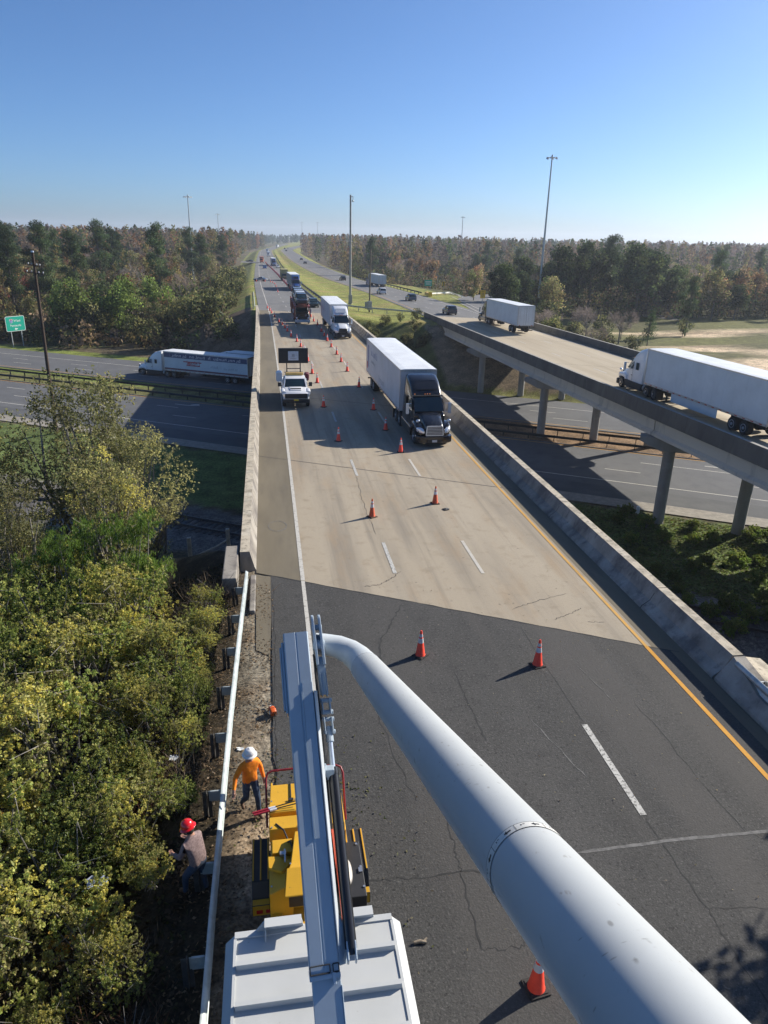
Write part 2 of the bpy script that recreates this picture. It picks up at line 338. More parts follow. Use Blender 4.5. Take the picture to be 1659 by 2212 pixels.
tag(grid_object('ground', GX, GY, ground, ground_colour, ground_material()), kind='structure')

# ---------------------------------------------------------------- roads (sheets 4 mm apart)
def strip(mb, ys, xl, xr, zf, dz, off=None, mi=0, sk=0.0):
    """flat band between xl and xr (numbers or functions of y) following a road"""
    off = off or (lambda y: 0.0); vs_ = []
    for y in ys:
        a = xl(y) if callable(xl) else xl; b = xr(y) if callable(xr) else xr
        for x in (a, b):
            yy = y-sk*x; vs_.append((x+float(off(yy)), yy, float(zf(yy))+dz))
    mb.add(vs_, [(2*i, 2*i+1, 2*i+3, 2*i+2) for i in range(len(ys)-1)], mi); return mb
def structure(name, mb, mats): return tag(mb.build(name, mats), kind='structure')
flat0 = lambda y: 0.0
def edge_wob(y): return -.23+.05*math.sin(y*1.9)+.03*math.sin(y*5.3)
mb2 = MB()                                   # near asphalt, cut off along the skewed bridge joint
for i in range(28):
    x0, x1 = -.23+i*13.23/28, -.23+(i+1)*13.23/28
    w0, w1 = (edge_wob, x1) if i == 0 else (x0, x1)
    vs_ = []
    ys = list(np.linspace(-30, 0, 6))+list(np.arange(1, 17, .5))
    for y in ys: vs_ += [((edge_wob(y) if i == 0 else x0), y, 0), (x1, y, 0)]
    vs_ += [(x0, skew(25.45, x0), 0), (x1, skew(25.45, x1), 0)]
    n = len(ys)+1; mb2.add(vs_, [(2*k, 2*k+1, 2*k+3, 2*k+2) for k in range(n-1)])
structure('road', mb2, ASPHALT)
def path_strip(mb, pts, w, z, mi=0, jit=0.0, sub=11, even=False):
    r_ = random.Random(len(mb.v)*7+3); q = []
    for i in range(len(pts)-1):
        a, b = Vector((*pts[i], 0)), Vector((*pts[i+1], 0)); d = (b-a); nrm = Vector((-d.y, d.x, 0)).normalized()
        for k in range(sub): q.append(a+d*(k/sub)+nrm*(r_.uniform(-jit, jit) if (k or i) else 0))
    q.append(Vector((*pts[-1], 0))); vs_ = []
    for i, p in enumerate(q):
        d = (q[min(i+1, len(q)-1)]-q[max(i-1, 0)]).normalized(); nrm = Vector((-d.y, d.x, 0)); ww = w*(r_.uniform(.85, 1.1) if even else r_.uniform(.25, 1.15))*(1 if even else .75)/2*(.35 if i in (0, len(q)-1) else 1)
        vs_ += [(p.x-nrm.x*ww, p.y-nrm.y*ww, z), (p.x+nrm.x*ww, p.y+nrm.y*ww, z)]
    mb.add(vs_, [(2*i, 2*i+1, 2*i+3, 2*i+2) for i in range(len(q)-1)], mi)
mb = MB()
for pts, w, j in (([(8.31,11.7),(8.36,9.3),(8.32,8.17),(8.4,4)], .055, .035), ([(8.37,9.3),(9.62,9.18),(13,9.5)], .03, .05), ([(8.33,8.25),(7.7,8.15),(7.1,8.05)], .03, .05),
        ([(4.46,22.6),(3.9,21.4),(3.28,20.1),(3.1,18.6)], .10, .04), ([(5.33,18.2),(5.36,16.4),(5.39,14.9)], .07, .03), ([(3.73,12.8),(3.66,11.6),(3.63,10.7),(3.57,9.12)], .055, .04),
        ([(3.57,9.12),(4.28,9.05),(4.7,9.2)], .03, .05), ([(1.3,11.0),(2.6,10.85),(4.18,10.85),(5.2,11.0)], .06, .05), ([(2.2,20.5),(2.7,16),(3.1,13)], .05, .08),
        ([(5.0,19.6),(4.6,20.4)], .03, .03), ([(-.16,25),(-.14,20),(-.2,16),(-.16,12)], .05, .04), ([(8.33,15.3),(8.30,20.5)], .03, .02), ([(10.2,16),(10.4,11)], .03, .05)):
    path_strip(mb, pts, w, .004, 0, j)
path_strip(mb, [(6.3,11.02),(8.6,11.06),(10.9,11.0),(12.9,11.12)], .085, .005, 1, .012, 12, True)
path_strip(mb, [(6.9,15.6),(7.5,13.2)], .05, .005, 1, .03); path_strip(mb, [(9.3,18.0),(9.6,16.2)], .035, .005, 1, .02)
path_strip(mb, [(-.3,25.61),(4,23.27),(8,21.08),(13,18.35)], .075, .0062, 0, .02, 10)
for pts, w in (([(4.95,25.35),(4.4,24.7),(3.9,24.3),(3.3,24.2)], .05), ([(8.4,21.75),(9.6,22.35),(10.9,22.75)], .04), ([(9.7,20.9),(10.4,21.2),(11.0,21.6)], .035), ([(4.6,37.5),(4.45,33.5),(4.5,29.2)], .03), ([(10.8,20.6),(11.4,20.5)], .03)):
    path_strip(mb, pts, w, .0065, 2, .05)
path_strip(mb, [(.12+.42*math.cos(R(a)), 30.7+.62*math.sin(R(a))) for a in range(0, 361, 24)], .07, .0065, 1, .01, 3)
structure('road_cracks', mb, [CRACK, PATCH, mat('hairline_crack', (.075,.065,.052), .9)])
mb = MB()
strip(mb, list(np.arange(-10, 25.2, 2))+[24.95], .93, 1.07, flat0, .008)
strip(mb, list(np.arange(25.0, 60, 3))+list(np.arange(60, 850, 8)), .92, 1.08, zL, .010, dL)
for s_ in (11.85,): strip(mb, [s_, s_+1.7, s_+3.35], 8.23, 8.39, flat0, .008, mi=1)
for s_ in [25.2+12.5*i for i in range(36)]:
    strip(mb, [s_, s_+1.6, s_+3.1], 4.61, 4.76, zL, .010, dL, 1); strip(mb, [s_-.4, s_+1.2, s_+2.9], 8.14, 8.28, zL, .010, dL, 2)
strip(mb, list(np.arange(-10, 18.7, 2))+[18.8], 12.01, 12.15, flat0, .008, mi=3); strip(mb, list(np.arange(18.8, 60, 3))+list(np.arange(60, 860, 8)), 12.02, 12.14, zL, .010, dL, mi=4)
structure('road_markings', mb, [WHITE_LINE, WHITE_DASH, FAINT_LINE, YELLOW_LINE, FAINT_YELLOW])

# far roads beyond the bridges
mb = MB(); yf = [143]+list(np.arange(148, 420, 6))+list(np.arange(420, 1500, 15))
strip(mb, yf, lambda y: -.95 if y < 800 else 0.2, lambda y: 13.0 if y < 300 else 12.4, zL, 0, dL, sk=.0)
mb.add([(x+float(dL(skew(142.4, x))), skew(142.4, x), float(zL(skew(142.4, x)))) for x in (-.95, 3, 7, 13)]+[(x+float(dL(143)), 143, float(zL(143))) for x in (-.95, 3, 7, 13)], [(0,1,5,4),(1,2,6,5),(2,3,7,6)])
strip(mb, yf, lambda y: float(cR(y))-6.6, lambda y: float(cR(y))+6.8, zR, 0, mi=0)
mb.add([(29.4, 120, float(zR(120))-.003), (43, 112, float(zR(112))-.003), (43, 143, float(zR(143))-.003), (29.4, 143, float(zR(143))-.003)], [(0,1,2,3)])
# slip road leaving on the right, with its gore
ramp = [(43.5, 128), (46, 150), (49.5, 170), (55, 188), (63, 201), (74, 209), (92, 213), (125, 208)]
vs_ = []
for i, p in enumerate(ramp):
    d = Vector((*ramp[min(i+1, 7)], 0))-Vector((*ramp[max(i-1, 0)], 0)); nrm = Vector((-d.y, d.x, 0)).normalized(); hw = 5.5 if i > 2 else 3.5
    for s_ in (-1, 1):
        x, y = p[0]+nrm.x*hw*s_, p[1]+nrm.y*hw*s_; vs_.append((x, y, max(gz(x, y), float(zR(p[1]))-.1 if i < 6 else -9)+.03))
mb.add(vs_, [(2*i, 2*i+1, 2*i+3, 2*i+2) for i in range(7)], 0)
mb.add([(-5.5, 466, -3.97), (-5.5, 492, -3.97), (-15, 500, -3.99), (-15, 474, -3.99)], [(0,1,2,3)])
structure('far_road', mb, ASPHALT_OLD)
mb = MB(); yR = list(np.arange(5, 300, 6))+list(np.arange(300, 900, 15))
strip(mb, yR, lambda y: float(cR(y))-5.7, lambda y: float(cR(y))-5.55, zR, .010, mi=1)
strip(mb, yR, lambda y: float(cR(y))+5.45, lambda y: float(cR(y))+5.6, zR, .010, mi=0)
for i in range(34):
    s_ = 8+12.2*i
    for o_ in (-1.7, 2.0): strip(mb, [s_, s_+1.5, s_+3.05], lambda y: float(cR(y))+o_-.07, lambda y: float(cR(y))+o_+.07, zR, .010, mi=0)
for a, b, c_ in ((142, 178, 6.2), (150, 196, 8.6)):
    strip(mb, list(np.arange(a, b, 4)), lambda y: float(cR(y))+c_+(y-a)*.12-.1, lambda y: float(cR(y))+c_+(y-a)*.12+.1, lambda y: max(float(zR(y)), -9), .035, mi=0)
structure('far_road_markings', mb, [WHITE_LINE, FAINT_YELLOW])

# lower highway, railway
def band(mb, u0, u1, v0, v1, dz, mi=0): mb.add([(*uv(u0, v0), ZLOW+dz), (*uv(u1, v0), ZLOW+dz), (*uv(u1, v1), ZLOW+dz), (*uv(u0, v1), ZLOW+dz)], [(0,1,2,3)], mi)
mb = MB(); band(mb, -420, 320, 59.0, 74.6, .02); band(mb, -420, 320, 81.9, 95.8, .02); band(mb, -420, 320, 57.0, 59.0, .024, 1); band(mb, -420, 320, 59.1, 62.1, .024, 2)
structure('lower_road', mb, [ASPHALT_LOW, mat('gutter_concrete', (.26,.235,.195), .9, var=.2, scale=2), layered('shoulder_asphalt', (.085,.088,.09), [((.13,.13,.128), .5, I1, .4, .7, .7)], .9)])
mb = MB()
for v_, mi, w in ((63.7, 0, .16), (73.95, 1, .14), (82.55, 1, .14), (91.6, 0, .16)): band(mb, -420, 320, v_-w/2, v_+w/2, .03, mi)
for i in range(-30, 24):
    for v_, ph in ((67.25, -3.25), (88.65, -14.2)): band(mb, i*12.2+ph, i*12.2+ph+3.2, v_-.07, v_+.07, .03, 0)
    if i < -1: band(mb, i*12.2+4, i*12.2+7.2, 70.7-.07, 70.7+.07, .03, 0)
    if i not in (-1, 0): band(mb, i*12.2-10.9, i*12.2-7.3, 85.75-.07, 85.75+.07, .03, 0)
band(mb, -.2, 60, 70.63, 70.77, .03, 0); band(mb, -10.9, -6.8, 85.68, 85.82, .03, 0)
ax = [(3.6,72.2),(5.2,72.2),(6.0,72.35),(6.5,72.75),(6.9,72.75),(6.35,73.5),(5.5,72.75),(5.9,72.75),(5.6,72.5),(5.1,72.42),(3.6,72.42)]
for sh in (0, 1):
    mb.add([(*uv(p[0]+2+sh*-61, p[1]-.1), ZLOW+.031) for p in ax], [tuple(range(11))], 0)
structure('lower_road_markings', mb, [WHITE_LINE, FAINT_YELLOW])
mb = MB(); zb = ZLOW+.42
for v_ in (39.0, 40.45): mb.beam((*uv(-60, v_), zb), (*uv(60, v_), zb), .075, .16, 0); mb.beam((*uv(-60, v_), zb-.09), (*uv(60, v_), zb-.09), .15, .03, 0)
for i in range(-100, 100): mb.beam((*uv(i*.55, 38.4), zb-.16), (*uv(i*.55, 41.05), zb-.16), .24, .14, 1)
tag(mb.build('railway_track', [RUSTRAIL, mat('weathered_sleeper', (.085,.075,.065), .9, 0, .3, 3)]), 'two dark steel rails on sleepers passing under the left bridge parapet', 'railway track')

# ---------------------------------------------------------------- bridges
def sweep(mb, poly, ys0, xr, zf, off, mi_of=None):
    """poly [(x,z)] swept along skewed stations"""
    rings = [[(x+float(off(skew(y, xr))), skew(y, xr), z+float(zf(skew(y, xr)))) for x, z in poly] for y in ys0]
    n = len(poly); b = len(mb.v); mb.v += [p for r_ in rings for p in r_]
    for i in range(len(rings)-1):
        for k in range(n):
            a, c_ = b+i*n+k, b+i*n+(k+1) % n; mb.f.append((a, c_, c_+n, a+n)); mb.m.append(mi_of[k] if mi_of else 0)
    mb.f.append(tuple(b+k for k in range(n))); mb.m.append(0); mb.f.append(tuple(b+(len(rings)-1)*n+k for k in range(n))); mb.m.append(0)
def i_beam(mb, x, zt, y0, y1, xr, zf, off):
    poly = [(x-.25,zt),(x-.25,zt-.15),(x-.09,zt-.28),(x-.09,zt-1.02),(x-.30,zt-1.2),(x-.30,zt-1.42),(x+.30,zt-1.42),(x+.30,zt-1.2),(x+.09,zt-1.02),(x+.09,zt-.28),(x+.25,zt-.15),(x+.25,zt)]
    sweep(mb, poly, list(np.linspace(y0, y1, 5)), xr, zf, off)
off0 = lambda y: 0.0
JOINT = mat('joint_sealant', (.085,.072,.058), .9, 0, .3, 4)
def bridge(label, near, far, x0, x1, zf, off, bents, deck_m, top_m, par_m, par, joints, girders, ucols, zc, over=.25):
    t = thing('highway_bridge', label, 'bridge', (0,0,0))
    ys0 = list(np.arange(near, far, 4))+[far]; mb = MB()
    for k, (a, b, mi) in enumerate(deck_m[1]): strip(mb, ys0, a, b, zf, 0, off, mi, .5459)
    strip(mb, ys0, x1, x0, zf, -.28, off, len(deck_m[0])-1, .5459)
    mb.build('deck', deck_m[0], t)
    for y0 in joints: mb = MB(); strip(mb, [y0-.045, y0+.045], x0, x1, zf, .005, off, 0, .5459); mb.build('expansion_joint', JOINT, t)
    for poly, mi, xr, a, b in par:
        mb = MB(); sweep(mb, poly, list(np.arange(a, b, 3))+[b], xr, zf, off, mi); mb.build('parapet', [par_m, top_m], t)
        cxp, czp = sum(p[0] for p in poly)/len(poly), sum(p[1] for p in poly)/len(poly); pe = [(cxp+(p[0]-cxp)*1.03, czp+(p[1]-czp)*1.008) for p in poly]
        for yj in np.arange(a+4.5, b-2, 9.1): mb = MB(); sweep(mb, pe, [yj, yj+.035], xr, zf, off); mb.build('parapet_joint', JOINT, t)
    spans = [near+.4]+bents+[far-.4]
    for gx in girders:
        for s0, s1 in zip(spans[:-1], spans[1:]):
            mb = MB(); i_beam(mb, gx, -.29, s0+.06, s1-.06, gx, zf, off); mb.build('girder', GIRDER, t)
    for bi, y0 in enumerate(bents):
        xa, xb = x0-over, x1+.25; za, zb_ = float(zf(skew(y0, xa)))-1.75, float(zf(skew(y0, xb)))-1.75; mb = MB(); du = Vector((CA, -SA, 0))*0; nv = Vector((SA, CA, 0))*.6
        A = Vector((xa, skew(y0, xa), 0)); B = Vector((xb, skew(y0, xb), 0)); mb.v = []
        pr = []
        for P, zt, s_ in ((A, za, .35), (A+(B-A)*.10, za, 1.05), (A+(B-A)*.9, zb_, 1.05), (B, zb_, .35)):
            pr.append([P-nv+Vector((0,0,zt)), P+nv+Vector((0,0,zt)), P+nv+Vector((0,0,zt-s_)), P-nv+Vector((0,0,zt-s_))])
        mb.loft(pr).build('pier_cap', PIER, t, bevel=.03)
        for ux in ucols:
            p = Vector((ux, skew(y0, ux), 0)); mb = MB(); mb.cyl((p.x, p.y, zc(p)), (p.x, p.y, float(zf(p.y))-2.75), .45, .45, 20); mb.build('column', PIER, t, smooth=40)
    return t
lp = [(-.80,0),(-.86,.14),(-1.03,.82),(-1.40,.82),(-1.46,-.45),(-.80,-.3)]
rp_ = [(13.2,0),(13.24,.09),(13.52,.30),(13.76,.78),(14.11,.78),(14.2,-.45),(13.2,-.3)]
bridge('near concrete bridge carrying the coned-off lanes and the stopped lorries', 25.45, 142.4, -.80, 13.2, zL, dL, [41.6, 66.3, 93.0, 117.8], ([CONCRETE_SHOULDER, CONCRETE, GIRDER], [(-.8, .92, 0), (.92, 12.25, 1), (12.25, 13.2, 0)]),
       PARAPET_TOP, PARAPET, [(lp, [0,0,1,0,0,0], -1.0, 25.6, 143.0), (rp_, [0,0,0,1,0,0,0], 13.5, 24.2, 142.8)], [41.6, 60.2, 85.1, 108.3, 124], [-.6+i*2.72 for i in range(6)], [1.2, 6.4, 11.6], lambda p: gz(p.x, p.y)-.3)
l2 = [(29.32,0),(29.24,.85),(28.98,.85),(28.92,-.29),(29.32,-.29)]; r2 = [(42.95,0),(43.03,.85),(43.30,.85),(43.36,-.29),(42.95,-.29)]
DECK2 = layered('pale_deck_concrete', (.41,.345,.245), [((.32,.262,.18), .45, (2.2,.06,1), .42, .66, .8), ((.46,.40,.30), .3, (1,.15,1), .46, .68, .6), ((.24,.21,.18), 3, (1,.2,1), .62, .74, .6)], .88)
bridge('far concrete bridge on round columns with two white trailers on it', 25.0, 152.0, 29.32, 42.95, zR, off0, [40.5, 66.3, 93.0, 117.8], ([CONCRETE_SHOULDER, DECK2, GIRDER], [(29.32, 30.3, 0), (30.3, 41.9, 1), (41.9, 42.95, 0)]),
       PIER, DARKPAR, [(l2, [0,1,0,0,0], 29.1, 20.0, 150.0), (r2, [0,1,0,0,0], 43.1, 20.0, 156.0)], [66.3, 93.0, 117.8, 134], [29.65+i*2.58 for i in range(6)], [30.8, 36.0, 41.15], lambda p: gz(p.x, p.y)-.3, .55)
mb = MB(); mb.box(-2.0, -1.47, 24.0, 27.0, -.9, .74); mb.box(-1.02, -.80, 22.6, 25.5, -.2, .12)
tag(mb.build('bridge_end_block', PARAPET, bevel=.04), 'square grey concrete block where the left parapet meets the guardrail', 'concrete block')
mb = MB(); mb.loft([[(13.2,y,-.2),(13.24,y,.09),(13.24+.5*k,y,.09+.69*k),(14.11,y,.09+.69*k),(14.2,y,-.3)] for y, k in ((16.75, 1), (15.2, .55), (11, .35), (2, .3))]); mb.build('kerb', PARAPET)
kb = bpy.data.objects['kerb']; tag(kb, 'low concrete kerb under the guardrail at the right barrier end', 'kerb')
# beam of light concrete behind the barrier end
mb = MB(); mb.loft([[(14.22,y,-.25),(15.4,y,-.35),(15.4,y,.05),(14.22,y,.28)] for y in (17.6, 12, 4)]); mb.build('footing', PARAPET_TOP); tag(bpy.data.objects['footing'], 'pale concrete strip with dead twigs behind the right guardrail', 'concrete strip')
# a broad concrete gutter at the right edge of the near road
mb = MB(); mb.add([(13.0, skew(25.45, 13.0), .004), (13.2, skew(25.45, 13.2), .004), (13.2, -10, .03), (12.75, -10, .004), (12.75, skew(25.45, 12.75), .004)], [(0,1,2,3,4)]); structure('road_gutter', mb, CONCRETE_SHOULDER)
mb = MB(); mb.add([(-.80, 25.7, -.005), (-.23, 25.5, -.005), (-.24, 22.4, -.005), (-.30, 19.8, -.012), (-.75, 20.2, -.012)], [(0,1,2,3,4)]); structure('road_edge_slab', mb, CONCRETE_SHOULDER)

# ---------------------------------------------------------------- guardrails
def wbeam(mb, pts, zc, h, side, mi=0):
    """pts [(x,y,z)]; corrugated beam with depth"""
    prof = [(0,.5),(.045,.43),(.09,.31),(.09,.18),(.025,.06),(.025,-.06),(.09,-.18),(.09,-.31),(.045,-.43),(0,-.5),(-.012,-.5),(.032,-.41),(.075,-.30),(.075,-.19),(.011,-.06),(.011,.06),(.075,.19),(.075,.30),(.032,.41),(-.012,.5)]
    rings = []
    for i, p in enumerate(pts):
        d = Vector(pts[min(i+1, len(pts)-1)])-Vector(pts[max(i-1, 0)]); nrm = Vector((-d.y, d.x, 0)).normalized()*side
        rings.append([(p[0]+nrm.x*a, p[1]+nrm.y*a, p[2]+zc+b*h) for a, b in prof])
    mb.loft(rings, mi)
def guardrail(label, pts, step, side, zc=.55, h=.31, m=None, posts=True, off=.28, cat='guardrail', group=None, bl=True, pm=None):
    m = m or GALV; t = thing('guardrail', label, cat, (0,0,0), group=group); mb = MB(); wbeam(mb, pts, zc, h, side); mb.build('beam', m, t, smooth=50)
    if not posts: return t
    acc = 0; nxt = step/2
    for i in range(len(pts)-1):
        a, b = Vector(pts[i]), Vector(pts[i+1]); L_ = (b-a).length; d = (b-a).normalized(); nrm = Vector((-d.y, d.x, 0))*side
        while nxt <= acc+L_:
            p = a+d*(nxt-acc); q = p-nrm*off; mb = MB(); g = min(gz(q.x, q.y), p.z)
            fl, wb = .10, .012
            for s_ in (-.06, .06): mb.beam(q+nrm*s_+Vector((0,0,g-p.z-.3)), q+nrm*s_+Vector((0,0,zc+.12)), .085, .009)
            mb.beam(q+Vector((0,0,g-p.z-.3)), q+Vector((0,0,zc+.12)), .009, .12)
            po = mb.build('post', pm or m, t)
            if bl:
                mb = MB()
                for s_ in (-off+.085, -.03): mb.beam(p+nrm*s_+Vector((0,0,zc-.15)), p+nrm*s_+Vector((0,0,zc+.13)), .085, .009)
                a_, b_ = p+nrm*(-off+.085), p-nrm*.03; mb.loft([[a_+Vector((0,-.02,zc-.15)), a_+Vector((0,.02,zc-.15)), a_+Vector((0,.02,zc+.13)), a_+Vector((0,-.02,zc+.13))], [b_+Vector((0,-.02,zc-.15)), b_+Vector((0,.02,zc-.15)), b_+Vector((0,.02,zc+.13)), b_+Vector((0,-.02,zc+.13))]])
                mb.build('spacer', m, po)
            nxt += step
        acc += L_
    return t
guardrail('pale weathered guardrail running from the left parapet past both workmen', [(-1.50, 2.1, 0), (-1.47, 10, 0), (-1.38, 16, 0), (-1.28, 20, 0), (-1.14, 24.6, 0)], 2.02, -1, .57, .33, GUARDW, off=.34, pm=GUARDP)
guardrail('blue-grey corrugated guardrail at the near end of the right barrier', [(13.70, 16.5, 0), (13.70, 12, 0), (13.7, 3, 0)], 1.9, -1, .56, .46, GALV, off=.3)
gl = lambda xs, ys, zf, dx=None: [(float(x)+(float(dx(y)) if dx else 0), float(y), float(zf(y))) for x, y in zip(xs, ys)]
guardrail('long dark guardrail between the far left road and the green median', gl([13.4]*30, np.linspace(146, 640, 30), zL, dL), 7, 1, .6, .5, DARKSTEEL, bl=False)
guardrail('short dark guardrail across the grass between the two bridges', [(14.6, 152, -1.25), (20, 146, -1.3), (29.2, 137, -1.25)], 3.6, -1, .55, .3, GALV, bl=False)
guardrail('guardrail along the left verge just past the near bridge', gl([-1.6]*6, np.linspace(144, 188, 6), zL, dL), 3, -1, .55, .3, GUARDW, bl=False)
def lowline(v_, u0, u1): return [(*uv(u, v_), ZLOW) for u in np.linspace(u0, u1, 12)]
guardrail('steel guardrail on the near side of the lower highway median', lowline(75.0, -120, 40), 2.9, -1, .55, .3, DARKSTEEL, bl=False)
guardrail('steel guardrail on the far side of the lower highway median', lowline(78.2, -120, 40), 2.9, 1, .55, .3, DARKSTEEL, bl=False)
guardrail('bright white guardrail curving round the slip road gore', [(x, y, gz(x, y)) for x, y in ((45.6, 201.5), (52, 207), (60, 212), (70, 217), (82, 220.5))], 3.8, 1, .6, .42, mat('white_guardrail', (.74,.74,.70), .5, .1), bl=False)
guardrail('dark guardrail along the far right road before the slip road', [(cR(y)+7.6, y, float(zR(y))) for y in np.linspace(203, 330, 12)], 5, -1, .55, .35, DARKSTEEL, bl=False)
guardrail('dark guardrail on the outer side of the slip road', [(x, y, gz(x, y)) for x, y in ((46, 145), (51.5, 158), (56.5, 172), (62, 184))], 3.8, -1, .55, .4, DARKSTEEL, bl=False)
# ---------------------------------------------------------------- vehicles (local +Y is forward, origin on the road)
def wheel(t, x, y, r=.5, w=.28, rim=RIM, name='wheel'):
    s = 1 if x > 0 else -1; mb = MB()
    pr = [(r*.56,-w/2+.02),(r*.9,-w/2),(r,-w/2+.05),(r,w/2-.05),(r*.9,w/2),(r*.56,w/2-.02)]
    n = 22; rings = [[(a, q*math.cos(2*math.pi*k/n), q*math.sin(2*math.pi*k/n)) for k in range(n)] for q, a in pr]
    mb.loft(rings, 0, True); o = mb.build(name, TIRE, t, smooth=40); o.location = (x, y, r)
    mb = MB(); e = s*(w/2+.005)
    prf = [(r*.57, e-s*.06), (r*.57, e), (r*.50, e), (r*.46, e-s*.07), (r*.22, e-s*.05), (r*.2, e+s*.02), (.02, e+s*.03)]
    mb.loft([[(a, q*math.cos(2*math.pi*k/n), q*math.sin(2*math.pi*k/n)) for k in range(n)] for q, a in prf], 0, True)
    mb.build('rim', rim, o, smooth=35); return o

def pseudo_writing(mb, x, y0, y1, z, h, r_, mi=0, side=-1, words=(8, 3, 7)):
    """blurred lettering: a row of upright letter strokes on a side panel"""
    tot = sum(words)+len(words)-1; cw = (y1-y0)/tot; k = 0
    for wi, n in enumerate(words):
        for i in range(n):
            a = y0+cw*k; hh = h*(1 if i == 0 else r_.choice((.62, .62, .68, .95))); q = cw*.16
            X = (x, x+side*.006); X = (min(X), max(X))
            mb.box(X[0], X[1], a+cw*.12, a+cw*.12+q, z, z+hh, mi)
            ty = r_.random()
            if ty < .7: mb.box(X[0], X[1], a+cw*.66, a+cw*.66+q, z, z+h*.6, mi)
            if ty < .5: mb.box(X[0], X[1], a+cw*.2, a+cw*.7, z+h*.5, z+h*.62, mi)
            if ty > .35: mb.box(X[0], X[1], a+cw*.2, a+cw*.7, z, z+h*.12, mi)
            k += 1
        k += 1

